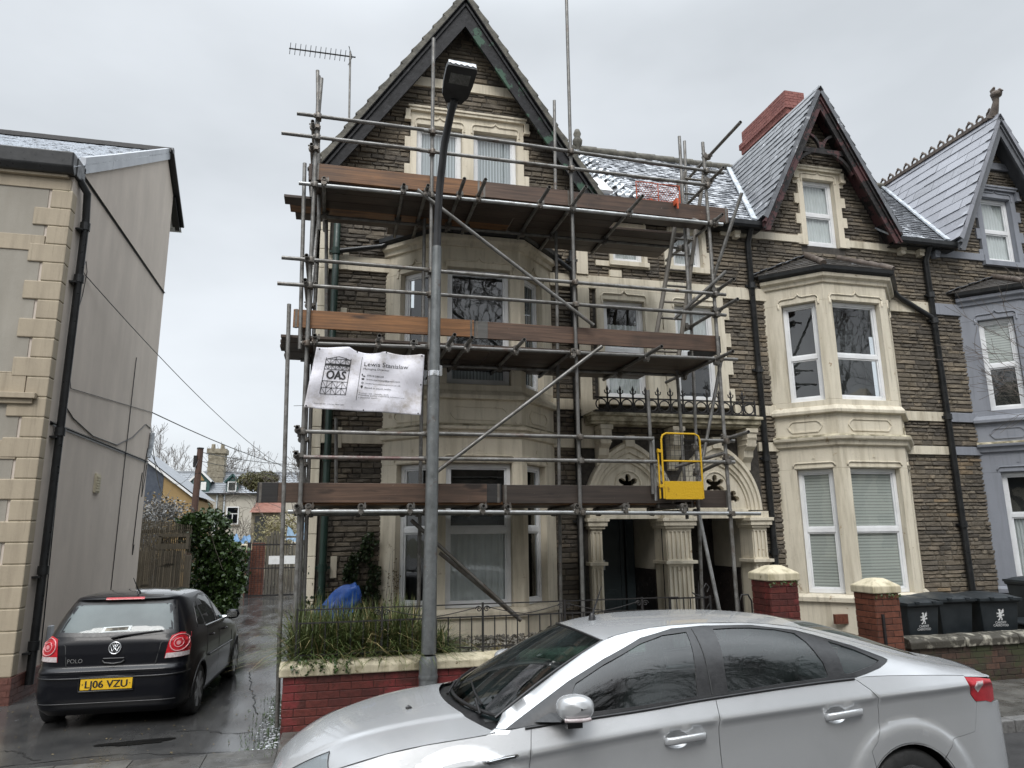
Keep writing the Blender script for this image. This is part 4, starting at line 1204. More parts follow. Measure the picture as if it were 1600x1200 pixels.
window(houseB, Matrix.Translation((0, WY-0.05, 0)), winB1[0]+.004, winB1[1]-.004, winB1[2]+.004, winB1[3]-.004, 0.10, (4.95,), fw=0.075, blind=('c', 4.9, 5.75))
surround(houseB, 5.38, 6.10, 6.36, 7.17, [winB2], CREAM_B, hood=False, qw=0.08, qh=0.3)
window(houseB, Matrix.Translation((0, WY-0.05, 0)), winB2[0]+.004, winB2[1]-.004, winB2[2]+.004, winB2[3]-.004, 0.10, (6.80,), blind=('c', 6.5, 7.08))
bay(houseB, 8.46, CREAM_B, None, dict(levels=dict(LV, top=6.25, u1=5.82), gt=(2.03,), ut=(4.88,), gblind=[('h', 1.1, 2.95), ('h', 1.1, 2.95), ('h', 1.1, 2.95)], ublind=None, roofmat=SLATE_OLD, rise=0.5, snowedge=True))
gable_roof(houseB, B_C, B_AP, B_SL, 10.08, 13.3, 7.36, [BARGE_R, BARGE_R], SLATE_WET, name='gable_roof', tile=0.20, wid=0.26, ridge=None, inner=0.40, seed=8)
# carved brace in the gable: tie beam, two small arches and the big arch under them
br = MB()
zt_ = 8.80; yb_ = 10.14
hb = (B_AP-0.4-zt_)/B_SL
br.box(B_C-hb-0.08, B_C+hb+0.08, yb_, yb_+0.07, zt_, zt_+0.10)
def arcbar(c, r, q0, q1, w, n=10):
    for i in range(n):
        a, b = q0+(q1-q0)*i/n, q0+(q1-q0)*(i+1)/n
        br.bar((c[0]+r*cos(a), yb_+0.035, c[1]+r*sin(a)), (c[0]+r*cos(b), yb_+0.035, c[1]+r*sin(b)), 0.06, w, (-sin((a+b)/2)*0+cos((a+b)/2), 0, sin((a+b)/2)))
for sg in (-1, 1):
    c0 = (B_C+sg*0.36, zt_+0.10); 
    arcbar((B_C+sg*0.33, zt_+0.10), 0.30, pi/2 - sg*(-0.15), pi/2+sg*pi/2, 0.05)
    arcbar((B_C, zt_-0.62), 0.68, pi/2, pi/2-sg*1.15, 0.06, 12)
br.box(B_C-0.035, B_C+0.035, yb_+0.002, yb_+0.066, zt_+0.101, zt_+0.24)
br.build('gable_brace', BARGE_R, houseB, bevel=0.004)
_pt, _gt = gable_split(PARTY+0.001, BX1, B_C, B_AP, B_SL)
rB = main_roof(houseB, PARTY+0.001, BX1, 37, SLATE_SNOW, _pt, _gt)
# valleys
vl = MB()
def valley(xv0, zv0, xv1, zv1):
    p0 = Vector((xv0, 10.22+(zv0-7.30)/0.95, zv0)); p1 = Vector((xv1, 10.22+(zv1-7.30)/0.95, zv1))
    vl.bar(p0+Vector((0, -0.03, .04)), p1+Vector((0, -0.03, .05)), 0.20, 0.03, (0, -0.7, 0.7))
valley(B_C-(B_AP-7.36)/B_SL, 7.36, B_C, B_AP); valley(B_C+(B_AP-7.36)/B_SL, 7.36, B_C, B_AP)
vl.build('valley_flashing', LEAD, rB)
downpipe(houseB, [(6.90, 10.24, 7.22), (6.90, WY-0.08, 6.98), (6.90, WY-0.09, 0.3)], BLACKPIPE, (6.2, 4.7, 3.2, 1.7), 0.052)
downpipe(houseB, [(10.66, 10.24, 7.22), (10.66, WY-0.08, 6.98), (10.66, WY-0.09, 0.5)], BLACKPIPE, (6.3, 5.8, 4.0, 2.1), 0.055)
mb = MB(); mb.path([(9.72, 10.30, 6.36), (9.95, WY-0.10, 6.2), (10.62, WY-0.09, 5.86)], 0.045, 8); mb.build('waste_pipe', BLACKPIPE, houseB)
pm = porch(houseB, XR, None, False)
pillar(pm, 6.50, 6.76, 10.7, 0.3)
pm.build('porch_arch', CREAM_B, houseB, bevel=0.004)
rec = MB(); rec.box(6.515, 6.76, 10.70, 11.6, 0.3, 3.3); rec.box(5.425, 6.76, 10.55, 11.6, 3.31, 3.36); rec.build('porch_side', PORCHWALL, houseB)
rec = MB(); rec.box(5.435, 6.76, 11.60, 11.66, 0.3, 3.4); rec.box(6.49, 6.513, 10.76, 11.59, 0.3, 1.45); rec.build('porch_back', DADO, houseB)
rec = MB(); rec.box(5.435, 6.76, 9.7, 11.6, 0.22, 0.32); rec.build('porch_step', PAVE, houseB)
d = MB(); d.box(5.6, 6.40, 11.54, 11.59, 0.33, 2.42)
d.box(5.7, 5.95, 11.525, 11.54, 0.5, 1.1); d.box(6.05, 6.3, 11.525, 11.54, 0.5, 1.1); d.build('door', DADO, houseB, bevel=0.004)
# red chimney behind B's gable
ch = MB()
r = random.Random(5)
def brick_box(mb, x0, x1, y0, y1, z0, z1, bh=0.075, bl=0.225, g=0.008, faces='fblr', d=0.006):
    n = max(1, int(round((z1-z0)/bh))); bh = (z1-z0)/n
    for k in range(n):
        za, zb_ = z0+k*bh+g/2, z0+(k+1)*bh-g/2
        for face in faces:
            A, B_ = (x0, x1) if face in 'fb' else (y0, y1)
            u = A-(bl/2 if k % 2 else 0)
            while u < B_-0.005:
                a, b = max(A, u+g/2), min(B_, u+bl-g/2)
                if b-a > 0.02:
                    mb.tone = r.random(); dd = d*r.uniform(0.6, 1.5)
                    if face == 'f': mb.box(a, b, y0-dd, y0+0.02, za, zb_)
                    elif face == 'b': mb.box(a, b, y1-0.02, y1+dd, za, zb_)
                    elif face == 'l': mb.box(x0-dd, x0+0.02, a, b, za, zb_)
                    else: mb.box(x1-0.02, x1+dd, a, b, za, zb_)
                u += bl
brick_box(ch, 10.45, 10.95, 13.6, 15.5, 8.6, 12.05)
brick_box(ch, 10.40, 11.00, 13.55, 15.55, 12.05, 12.20); brick_box(ch, 10.36, 11.04, 13.51, 15.59, 12.20, 12.36); brick_box(ch, 10.43, 10.97, 13.58, 15.52, 12.36, 12.72)
ch.box(10.455, 10.945, 13.605, 15.495, 8.6, 12.1); ch.box(10.44, 10.96, 13.59, 15.51, 12.1, 12.70)
ch.build('chimney', BRICK_CHIM, rB)

# balcony over the porch: slab, brackets, iron cresting
bl_ = MB()
bl_.box(3.74, 6.66, 10.06, WY-0.06, 3.70, 3.78); bl_.box(3.72, 6.68, 10.02, WY-0.061, 3.78, 3.83)
bl_.box(3.76, 6.64, 10.10, WY-0.062, 3.66, 3.70)
bal = bl_.build('balcony', LEDGE, houseA, bevel=0.01)
for xa in (3.92, 5.13, 6.42):
    bk = MB()
    prof = [(10.44, 2.98), (10.36, 3.0), (10.34, 3.12), (10.26, 3.20), (10.24, 3.30), (10.15, 3.36), (10.13, 3.46), (10.11, 3.50), (10.11, 3.655), (10.44, 3.655)]
    bk.prism(prof, xa, xa+0.17, 'yz')
    bk.box(xa-0.02, xa+0.19, 10.09, 10.42, 3.58, 3.65)
    for zz in (3.38, 3.47): bk.box(xa-0.012, xa+0.182, 10.12+ (3.5-zz)*0.2, 10.4, zz, zz+0.025)
    bk.build('bracket', CREAM_B, bal, bevel=0.006)
ir = MB(); Yr = 10.09; n = 13; x0, x1 = 3.82, 6.58; dx = (x1-x0)/n
ir.bar((x0, Yr, 4.07), (x1, Yr, 4.07), 0.022, 0.022); ir.bar((x0, Yr, 3.865), (x1, Yr, 3.865), 0.022, 0.022)
for i in range(n):
    xc = x0+dx*(i+0.5)
    ir.path([(xc+0.085*cos(2*pi*k/18), Yr, 3.965+0.085*sin(2*pi*k/18)) for k in range(19)], 0.011, 5, caps=False)
    if i:
        xp = x0+dx*i
        ir.bar((xp, Yr, 3.84), (xp, Yr, 4.17), 0.022, 0.022)
        ir.add([(xp, Yr, 4.27), (xp-0.025, Yr, 4.20), (xp, Yr, 4.15), (xp+0.025, Yr, 4.20), (xp, Yr-0.015, 4.20), (xp, Yr+0.015, 4.20)], [[0,1,4],[1,2,4],[2,3,4],[3,0,4],[1,0,5],[2,1,5],[3,2,5],[0,3,5]])
        ir.path([(xp-0.045, Yr, 4.19), (xp-0.04, Yr, 4.15), (xp, Yr, 4.125), (xp+0.04, Yr, 4.15), (xp+0.045, Yr, 4.19)], 0.010, 5)
        for sg in (-1, 1): ir.path([(xp, Yr, 3.90), (xp+sg*0.03, Yr, 3.885), (xp+sg*0.035, Yr, 3.92), (xp+sg*0.012, Yr, 3.935)], 0.007, 5)
ir.bar((x1, Yr, 4.07), (x1, WY-0.06, 4.07), 0.022, 0.022); ir.bar((x1, Yr, 3.865), (x1, WY-0.06, 3.865), 0.022, 0.022); ir.bar((x1, Yr, 3.84), (x1, Yr, 4.1), 0.024, 0.024)
ir.build('iron_cresting', BLACKIRON, bal)

# ================================================================ house C: grey painted
houseC = thing('terraced_house', 'sandstone house with grey painted bay, smooth grey slates and a crested ridge with finial', 'house', (12.6, 10.45, 0.2))
C_AP, C_SL, C_C, CX1 = 10.14, 1.95, 12.62, 16.5
gopC = (12.22, 12.96, 7.14, 8.50)
bayC_hole = (11.40, 13.84, 0.25, 6.30)
def extC(z):
    if z < 7.25: return (BX1, CX1)
    if z > 9.95: return None
    h = (C_AP-0.12-z)/C_SL
    return (C_C-h, C_C+h)
wb = MB()
wall_sheet(wb, BX1, CX1, 0.2, 7.25, WY, [gopC, bayC_hole])
wall_sheet(wb, 11.0, 14.2, 7.25, 10.14, WY, [gopC], [((C_SL, 1), C_AP-0.1+C_SL*C_C), ((-C_SL, 1), C_AP-0.1-C_SL*C_C)])
wb.poly([(CX1, WY, 0.2), (CX1, WY+6, 0.2), (CX1, WY+6, 7.4), (CX1, WY, 7.4)])
wallC = wb.build('wall', MORTAR, houseC, recalc=False)
st = MB()
trim_holes = [(11.34, 13.9, 0.2, 6.42), (12.08, 13.10, 7.0, 8.72), (BX1, CX1, *S1), (BX1, CX1, *S2), (BX1, CX1, *S3), (BX1, CX1, *S4), (BX1, 11.3, 7.27, 7.5), (11, 14, 9.12, 9.30)]
def tC(x, z, t, r):
    if x < 11.2 and 2.9 < z < 3.3 and r.random() < 0.5: return 0.98
    if x < 11.3 and z < 3.3 and r.random() < 0.04: return 1.0
    return 0.18+t*0.60
stone_wall(st, extC, trim_holes, 0.2, 10.0, WY, 23, tC)
st.build('stonework', STONE, wallC, recalc=False)
tr = MB()
for a, b in (S1, S2, S3): band(tr, BX1+0.001, 11.36, a, b); band(tr, 13.88, CX1, a, b)
band(tr, BX1+0.001, 12.12, *S4); band(tr, 13.06, CX1, *S4); band(tr, BX1+.001, 11.2, 6.98+.31, 7.19)
P = [(11.5, 9.14), (13.8, 9.14), (13.8, 9.29), (11.5, 9.29)]
for n, d_ in (((C_SL, 1), C_AP-0.12+C_SL*C_C), ((-C_SL, 1), C_AP-0.12-C_SL*C_C)): P = clip_poly(P, n, d_)
tr.prism(P, WY-0.05, WY+0.01)
bands(tr, GREYP, wallC)
cb = MB()
for xa in (10.85,): cb.box(xa, xa+0.10, WY-0.14, WY-0.03, 7.06, 7.17); cb.box(xa-0.01, xa+0.11, WY-0.16, WY-0.03, 7.13, 7.185)
cb.build('corbel', GREYP, wallC, bevel=0.004)
surround(houseC, 12.10, 13.08, 7.04, 8.70, [gopC], GREYP, qh=0.22)
window(houseC, Matrix.Translation((0, WY-0.05, 0)), gopC[0]+.004, gopC[1]-.004, gopC[2]+.004, gopC[3]-.004, 0.10, (7.80,), blind=('c', 7.2, 8.5))
bay(houseC, 12.62, GREYP, None, dict(levels=dict(LV, top=6.25, u1=5.82), gt=(2.25,), ut=(4.95,), gblind=[('c', 1.1, 2.2), None, None], ublind=[('h', 5.0, 5.8), ('h', 5.0, 5.8), None], roofmat=SLATE_OLD, rise=0.42, snowedge=True))
gable_roof(houseC, C_C, C_AP, C_SL, 10.08, 13.3, 7.36, [BARGE_GREY, BARGE_GREY], SLATE_NEW, name='gable_roof', tile=0.27, wid=0.52, ridge=None, inner=0.40, seed=9)
_pt, _gt = gable_split(BX1+0.001, CX1, C_C, C_AP, C_SL)
rC = main_roof(houseC, BX1+0.001, CX1, 39, SLATE_WET, _pt, _gt)
vl = MB(); valley(C_C-(C_AP-7.36)/C_SL, 7.36, C_C, C_AP); vl.build('valley_flashing', LEAD, rC)
cr_ = MB()
n = 13; ya, yb = 10.1, 13.3
for i in range(n):
    y0 = ya+(yb-ya)*i/n; y1 = ya+(yb-ya)*(i+1)/n; ym = (y0+y1)/2
    cr_.obox((C_C, ym, C_AP+0.03), (0.07, 0, 0), (0, (y1-y0)/2-0.003, 0), (0, 0, 0.035))
    cr_.path([(C_C, ym+0.075*cos(2*pi*k/12), C_AP+0.135+0.06*sin(2*pi*k/12)) for k in range(13)], 0.022, 5, caps=False)
    cr_.lathe([(0.03, 0), (0.035, 0.03), (0, 0.07)], (C_C, ym, C_AP+0.19), 6)
cr_.build('ridge_crest', RIDGE_T, rC)
fn = MB()
fn.path([(C_C, 10.2, C_AP+0.0), (C_C, 10.12, C_AP+0.14), (C_C, 10.06, C_AP+0.30), (C_C, 10.06, C_AP+0.40)], [0.10, 0.075, 0.055, 0.07], 8)
fn.lathe([(0.0, -0.09), (0.09, -0.06), (0.11, 0), (0.07, 0.05), (0.0, 0.07)], (C_C, 10.03, C_AP+0.45), 10)
fn.path([(C_C, 10.06, C_AP+0.44), (C_C+0.02, 9.95, C_AP+0.50), (C_C+0.02, 9.90, C_AP+0.44)], [0.05, 0.035, 0.015], 7)
fn.path([(C_C, 10.08, C_AP+0.46), (C_C, 10.10, C_AP+0.56), (C_C-0.02, 10.03, C_AP+0.60)], [0.045, 0.05, 0.02], 7)
fn.build('finial', RIDGE_T, rC)
# ================================================================ the scaffold
scaf = thing('scaffold', 'three-lift tube and board scaffold standing against the tall gabled house', 'scaffold', (2.3, 8.9, 0.1))
TR = 0.0242
r = random.Random(17)
def tube(name, p0, p1, mat=None, rad=TR):
    mb = MB(); mb.tone = r.random()
    mb.path([p0, p1], rad, 12, True, True)
    # sleeve joints
    return mb.build(name, mat or TUBE, scaf)
def coupler(par, p, axis_a, axis_b):
    """double coupler: two clamped bands with their bolts"""
    mb = MB(); mb.tone = r.random(); p = Vector(p)
    a, b = Vector(axis_a).normalized(), Vector(axis_b).normalized(); n = a.cross(b)
    if n.length < 0.1: n = Vector((0, 1, 0))
    n.normalize()
    mb.lathe([(0.038, -0.032), (0.043, 0), (0.038, 0.032)], p-n*0.026, 10, a)
    mb.lathe([(0.038, -0.032), (0.043, 0), (0.038, 0.032)], p+n*0.026, 10, b)
    c = a.cross(n)
    mb.tube(p-n*0.026+c*0.045-a*0.0, p-n*0.07+c*0.045, 0.011, 6); mb.tube(p+n*0.026+b.cross(n)*0.045, p+n*0.075+b.cross(n)*0.045, 0.011, 6)
    mb.obox(p-n*0.03+c*0.042, a*0.022, c*0.016, n*0.022); mb.obox(p+n*0.03+b.cross(n)*0.042, b*0.022, b.cross(n)*0.016, n*0.022)
    return mb.build('coupler', COUPLER, par)
YO, YI = 8.50, 9.33
X_, Y_, Z_ = Vector((1, 0, 0)), Vector((0, 1, 0)), Vector((0, 0, 1))
STD = {}
# outer standards
for key, x, z0, z1, dx in (('a', -0.385, 0.02, 7.50, -0.02), ('b', 1.07, 0.60, 8.66, 0.0), ('c', 2.99, 0.60, 10.6, 0.02), ('d', 5.05, 0.14, 7.62, 0.0)):
    STD['o'+key] = tube('standard', (x-dx, YO, z0), (x+dx, YO, z1))
for key, x, z0, z1, dx in (('a', -0.40, 0.0, 8.42, -0.05), ('b', 1.08, 0.66, 7.0, 0.0), ('c', 3.0, 0.66, 8.55, 0.05), ('d', 5.10, 0.14, 8.15, 0.12)):
    STD['i'+key] = tube('standard', (x-dx, YI, z0), (x+dx, YI, z1))
# the doubled legs at the lane corner
tube('standard', (-0.50, YO+0.06, 0.02), (-0.62, YO+0.04, 4.75), TUBE)
tube('standard', (-0.47, YO+0.05, 4.2), (-0.53, YO+0.05, 6.62))
tube('standard', (-0.30, YI+0.03, 0.0), (-0.36, YI+0.03, 5.6))
tube('standard', (-0.33, 8.92, 5.9), (-0.45, 8.90, 8.20))
tube('standard', (-0.43, 8.62, 6.2), (-0.38, 8.62, 7.9))
tube('standard', (4.85, YO+0.35, 5.2), (4.87, YO+0.35, 7.90))
tube('standard', (3.97, YO, 2.50), (3.97, YO, 3.86)); tube('standard', (4.03, YO+0.06, 2.42), (4.03, YO+0.06, 3.25), TUBE_NEW)
tube('standard', (4.86, YI, 2.2), (4.84, YI, 4.42))
# ledgers at the three lifts
LZ = {1: 2.29, 2: 4.27, 3: 6.31}
def led(z, x0, x1, y, mat=None, dz=0): 
    o = tube('ledger', (x0, y-0.052, z), (x1, y-0.052, z+dz), mat)
    for k, xx in (('a', -0.385), ('b', 1.07), ('c', 2.99), ('d', 5.05)):
        if x0 < xx < x1: coupler(o, (xx, y-0.026, z+dz*(xx-x0)/(x1-x0)), Z_, X_)
    return o
led(2.29, -0.50, 1.08, YO, TUBE_NEW); led(2.285, 1.02, 5.46, YO, TUBE_NEW, -0.04)
led(4.25, -0.46, 1.10, YO, None, 0.03); led(4.29, 0.95, 5.30, YO, None, 0.04)
led(6.29, -0.58, 2.2, YO, TUBE_NEW, 0.02); led(6.31, 1.9, 5.24, YO, TUBE_NEW, 0.01)
led(2.29, -0.48, 5.1, YI+0.104); led(4.27, -0.5, 4.95, YI+0.104, TUBE, 0.03); led(6.31, -0.45, 5.1, YI+0.104, TUBE, 0.02)
# guard rails
def rail(z, x0, x1, y=YO, mat=None, dz=0.0):
    o = tube('guard_rail', (x0, y-0.052, z), (x1, y-0.052, z+dz), mat)
    for xx in (-0.385, 1.07, 2.99, 5.05):
        if x0 < xx < x1: coupler(o, (xx, y-0.026, z+dz*(xx-x0)/(x1-x0)), Z_, X_)
    return o
rail(3.20, -0.42, 1.06); rail(3.21, 0.98, 3.98); rail(2.905, -0.36, 1.03, mat=TUBE_RED); rail(2.91, 0.95, 4.02)
rail(3.20, 4.62, 5.16); rail(2.92, 4.62, 5.14)
rail(5.30, -0.73, 1.05, dz=-0.01); rail(5.28, 0.98, 5.20, dz=-0.02); rail(4.97, -0.76, 1.02); rail(4.97, 0.95, 5.18, dz=-0.01)
rail(7.24, -0.65, 1.10, dz=-0.01); rail(7.22, 0.95, 5.32, mat=TUBE, dz=-0.09); rail(6.945, -0.82, 1.04, dz=-0.01); rail(6.93, 0.9, 5.08, dz=-0.02)
# end rails running back from the street
for x, z, y0, y1, dz in ((-0.44, 3.22, 8.28, 9.55, 0.0), (-0.44, 2.93, 8.30, 9.52, -.03), (-0.44, 5.32, 8.36, 9.6, 0.0), (-0.44, 5.0, 8.34, 9.62, 0.0), (-0.45, 7.10, 8.35, 9.6, .02), (-0.45, 6.80, 8.38, 9.6, 0),
                         (5.10, 3.26, 8.0, 9.5, -.05), (5.10, 2.98, 8.45, 9.5, -.14), (5.10, 5.34, 8.05, 9.5, -.02), (5.10, 5.04, 8.0, 9.5, 0), (5.12, 7.42, 7.62, 9.45, -.06), (5.12, 7.02, 8.12, 9.5, -.05)):
    o = tube('guard_rail', (x, y0, z), (x, y1, z+dz))
    for yy in (YO, YI): coupler(o, (x+0.026 if x < 0 else x-0.026, yy, z+dz*(yy-y0)/(y1-y0)), Z_, Y_)
# transoms with their ends sticking out towards the street
for lift, xs in ((1, ((-0.40, 8.32), (-0.28, 8.40), (0.30, 8.38), (0.86, 8.38), (1.72, 8.36), (2.02, 8.36), (2.9, 8.38), (3.55, 8.4), (4.35, 8.40))),
                 (2, ((-0.30, 8.35), (0.44, 8.20), (0.86, 8.36), (1.30, 7.98), (1.53, 8.08), (2.16, 8.02), (2.92, 8.40), (3.95, 7.98), (4.98, 8.02))),
                 (3, ((-0.28, 8.40), (0.70, 8.34), (1.00, 8.30), (1.42, 8.02), (1.68, 7.98), (2.52, 8.00), (2.98, 7.90), (3.80, 7.98), (5.12, 8.24)))):
    z = LZ[lift]+0.052
    for x, y0 in xs:
        o = tube('transom', (x, y0, z+r.uniform(-.005, .01)), (x+r.uniform(-.02, .02), 9.98 if lift > 1 else 9.55, z))
        coupler(o, (x, YO-0.052, z-0.026), X_, Y_)
        if y0 < 8.45: coupler(o, (x, YI+0.052, z-0.026), X_, Y_)
# braces
def brace(p0, p1, mat=None):
    o = tube('brace', p0, p1, mat)
    return o
brace((0.88, 8.44, 6.36), (3.22, 8.44, 4.69)); brace((1.05, 8.44, 2.66), (3.32, 8.44, 4.41))
brace((4.80, 8.95, 2.45), (5.36, 8.95, 4.46), TUBE); brace((5.0, 8.62, 5.25), (5.33, 8.05, 6.62))
brace((-0.40, 8.6, 4.4), (-0.36, 9.3, 6.2)); brace((0.02, 9.9, 2.55), (-0.02, 9.9, 3.6)); brace((-0.18, 9.5, 4.4), (-0.26, 9.5, 6.3), TUBE)
brace((4.62, 8.9, 5.0), (5.15, 8.3, 5.55)); brace((4.55, 9.0, 2.9), (5.05, 8.5, 3.05)); brace((4.62, 9.3, 7.0), (4.9, 8.5, 6.35))
# prop standing bright under the first lift
o = tube('prop', (5.06, 8.72, 0.14), (4.72, 8.72, 2.24), TUBE_NEW)
o = tube('brace', (0.93, 8.95, 2.20), (2.30, 8.95, 0.98), COUPLER); tube('brace', (1.30, 9.05, 1.80), (2.32, 8.98, 0.96), COUPLER)
# ---- boards
def board(name, x0, x1, y0, y1, z0, z1, mats, cuts=None, tilt=0.0):
    """cuts: list of x where the colour changes, mats one longer"""
    mb = MB(); mb.tone = r.uniform(0.5, 1.0)
    xs = [x0]+list(cuts or [])+[x1]
    for i in range(len(xs)-1):
        mb.m = i
        e = 0.0
        mb.box(xs[i], xs[i+1], y0, y1, z0, z1)
    o = mb.build(name, mats, scaf, bevel=0.004)
    if y1-y0 < 0.05:      # galvanised hoop round each end
        for xe in (x0+0.02, x1-0.05):
            bd = MB(); bd.box(xe, xe+0.028, y0-0.0025, y1+0.0025, z0-0.002, z1+0.002); bd.build('end_band', COUPLER, o)
    return o
TB = 0.225
def toe(x0, x1, z, mats, cuts=None, y=8.545):
    return board('toe_board', x0, x1, y, y+0.038, z, z+TB, mats, cuts)
toe(-0.85, 1.98, 2.395, [W_BLACK, W_BROWN, W_BLACK], [-0.625, 1.80]); toe(2.0, 4.30, 2.385, [W_DARK]); toe(4.60, 5.08, 2.33, [W_DARK])
toe(4.05, 4.60, 2.33, [W_DARK], y=8.60)
toe(-0.565, 1.64, 4.47, [W_ORANGE]); toe(1.645, 5.10, 4.46, [W_GREYBAND, W_BROWN], [1.82], y=8.546)
toe(-0.40, 1.74, 6.415, [W_ORANGE]); toe(1.745, 3.0, 6.415, [W_BROWN]); toe(2.2, 5.43, 6.43, [W_BROWN], y=8.585)
for lift, z in ((1, 2.37), (2, 4.35), (3, 6.39)):
    ys = [8.60+i*0.231 for i in range(6 if lift > 1 else 5)]
    for i, y in enumerate(ys):
        if lift == 3:
            if i == 1: segs = [(-0.42, 3.75)]
            elif i == 0: segs = [(-0.36, 5.12)]
            else: segs = [(-0.92+0.06*i, 2.3), (2.31, 4.95)]
        elif lift == 2: segs = [(-0.70-0.02*(i % 3), 1.9), (1.91, 5.02 if i < 4 else 4.5)]
        else: segs = [(-0.36, 2.2), (2.21, 5.05)]
        if lift > 1 and i == 5: segs = [(0.6 if lift == 3 else -.2, segs[0][1]), segs[1]] if len(segs) > 1 else segs
        for a, b in segs:
            mt = W_ORANGE if (lift == 1 and i == 0) or (lift == 3 and i == 3 and a < 0) else W_UNDER
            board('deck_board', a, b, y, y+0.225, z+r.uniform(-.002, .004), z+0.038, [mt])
# end toe boards
for z, x in ((4.47, -0.43), (6.43, -0.44)):
    board('toe_board', x-0.038, x, 8.6, 9.75, z, z+TB, [W_BROWN])
board('toe_board', 5.12, 5.158, 8.6, 9.5, 4.46, 4.70, [W_BLACK])

# ---------------------------------------------------------------- things hung on it or leaning in it
def ladder(name, label, p0, p1, w, n, group=None):
    p0, p1 = Vector(p0), Vector(p1); d = p1-p0
    t = thing(name, label, 'ladder', p0, group=group)
    side = Vector((w/2, 0, 0)) if abs(d.normalized().x) < 0.3 else Vector((0, w/2, 0))
    for s in (-1, 1):
        mb = MB(); mb.tone = r.random(); mb.path([p0+side*s*1.12, p1+side*s*0.9], [0.036, 0.030], 8); mb.build('rail', W_LADDER, t)
    for i in range(n):
        c = p0+d*((i+0.6)/n); mb = MB(); mb.tone = r.random(); mb.tube(c-side, c+side, 0.017, 7); mb.build('rung', W_LADDER, t)
    return t
ladder('pole_ladder', 'grey timber pole ladder leaning through the top deck at the right end of the scaffold', (4.50, 9.02, 4.40), (5.16, 9.0, 7.40), 0.36, 12)

# yellow ladder-access gate
g = thing('safety_gate', 'chipped yellow mesh gate with a solid kick plate on the lowest scaffold deck', 'safety gate', (4.36, 8.42, 2.42))
yg0, yg1 = 4.09, 4.64
mb = MB()
fr_ = [(yg0, 2.44), (yg0, 3.20), (yg0+0.02, 3.255), (yg0+0.07, 3.28), (yg1-0.07, 3.28), (yg1-0.02, 3.255), (yg1, 3.20), (yg1, 2.44)]
mb.path([(x, 8.43, z) for x, z in fr_], 0.0135, 8)
mb.tube((yg0, 8.43, 2.92), (yg1, 8.43, 2.92), 0.012, 8)
mb.tube((yg0-0.045, 8.45, 2.44), (yg0-0.045, 8.45, 3.08), 0.012, 8)
for z in (2.6, 3.05): mb.box(yg0-0.06, yg0+0.01, 8.42, 8.46, z-0.02, z+0.02)
mb.build('frame', YELLOW, g)
mb = MB(); mb.box(yg0+0.012, yg1-0.012, 8.418, 8.424, 2.43, 2.66); mb.build('kick_plate', YELLOW, g, bevel=0.002)
mb = MB()
for i in range(1, 9): x = yg0+(yg1-yg0)*i/9; mb.tube((x, 8.434, 2.66), (x, 8.434, 3.26), 0.0028, 4)
for i in range(1, 9): z = 2.66+0.6*i/9; mb.tube((yg0, 8.43, z), (yg1, 8.43, z), 0.0028, 4)
mb.build('mesh', BLACKIRON, g)

# orange brick guard behind the top toe board
g = thing('brick_guard', 'orange wire mesh brick guard clipped above the top toe board', 'brick guard', (4.36, 8.62, 6.62))
bx0, bx1, bz0, bz1 = 4.02, 4.70, 6.64, 6.95
mb = MB()
for (a, b) in (((bx0, bz0), (bx0, bz1)), ((bx0, bz1), (bx1, bz1)), ((bx1, bz1), (bx1, bz0)), ((bx1, bz0), (bx0, bz0)), (((bx0+bx1)/2, bz0), ((bx0+bx1)/2, bz1))):
    mb.tube((a[0], 8.64, a[1]), (b[0], 8.64, b[1]), 0.007, 6)
mb.box(bx0+0.02, bx1-0.0, 8.634, 8.646, 6.655, 6.685)
mb.build('frame', ORANGE, g)
mb = MB(); s_ = 0.044; n = int((bx1-bx0)/s_)
for i in range(n+8):
    for sg in (-1, 1):
        xa = bx0+i*s_ if sg > 0 else bx1-i*s_
        # diagonal wires clipped to the frame
        pa, pb = Vector((xa-sg*(bz1-bz0)*0.7, bz0)), Vector((xa, bz1))
        t0, t1 = 0.0, 1.0
        for bound, sgn in ((bx0, 1), (bx1, -1)):
            fa, fb = (pa.x-bound)*sgn, (pb.x-bound)*sgn
            if fa < 0 and fb < 0: t1 = -1
            elif fa < 0: t0 = max(t0, fa/(fa-fb))
            elif fb < 0: t1 = min(t1, fa/(fa-fb))
        if t1 > t0:
            a, b = pa.lerp(pb, t0), pa.lerp(pb, t1)
            mb.tube((a.x, 8.64+0.003*sg, a.y), (b.x, 8.64+0.003*sg, b.y), 0.0026, 4, caps=False)
mb.build('mesh', ORANGE, g)
mb = MB(); mb.box(4.56, 4.60, 8.50, 8.65, 6.60, 6.68); mb.box(4.57, 4.59, 8.49, 8.51, 6.52, 6.66); mb.box(4.21, 4.25, 8.60, 8.65, 6.62, 6.69)
mb.build('clip', ORANGE, g)

# ---------------------------------------------------------------- banner
def banner_xy(u, v):
    # u 0..1 across, v 0..1 up; corners unprojected from image pixels onto the front rail plane
    bl, brr, tl, tr_ = Vector((-0.385, 3.475)), Vector((0.965, 3.42)), Vector((-0.275, 4.215)), Vector((1.0, 4.175))
    p = (bl.lerp(brr, u)).lerp(tl.lerp(tr_, u), v)
    sag = -0.035*abs(sin(u*pi*3.0+0.35))**0.8*(v**6)*(1.0 if u < 0.6 else 0.5)
    if u < 0.35: sag += 0.035*v**5*sin(u/0.35*pi)
    y = 8.405+0.018*sin(u*7+v*3)*(1-v*0.5)+0.010*sin(u*17-v*6)+0.010*sin(v*11+u*4)+0.022*v**4*abs(sin(u*pi*3.0+0.35))
    return Vector((p.x, y, p.y+sag))
ban = thing('banner', 'crumpled rain-stained white firm banner tied to the left bay of the scaffold', 'banner', (0.33, 8.40, 3.45))
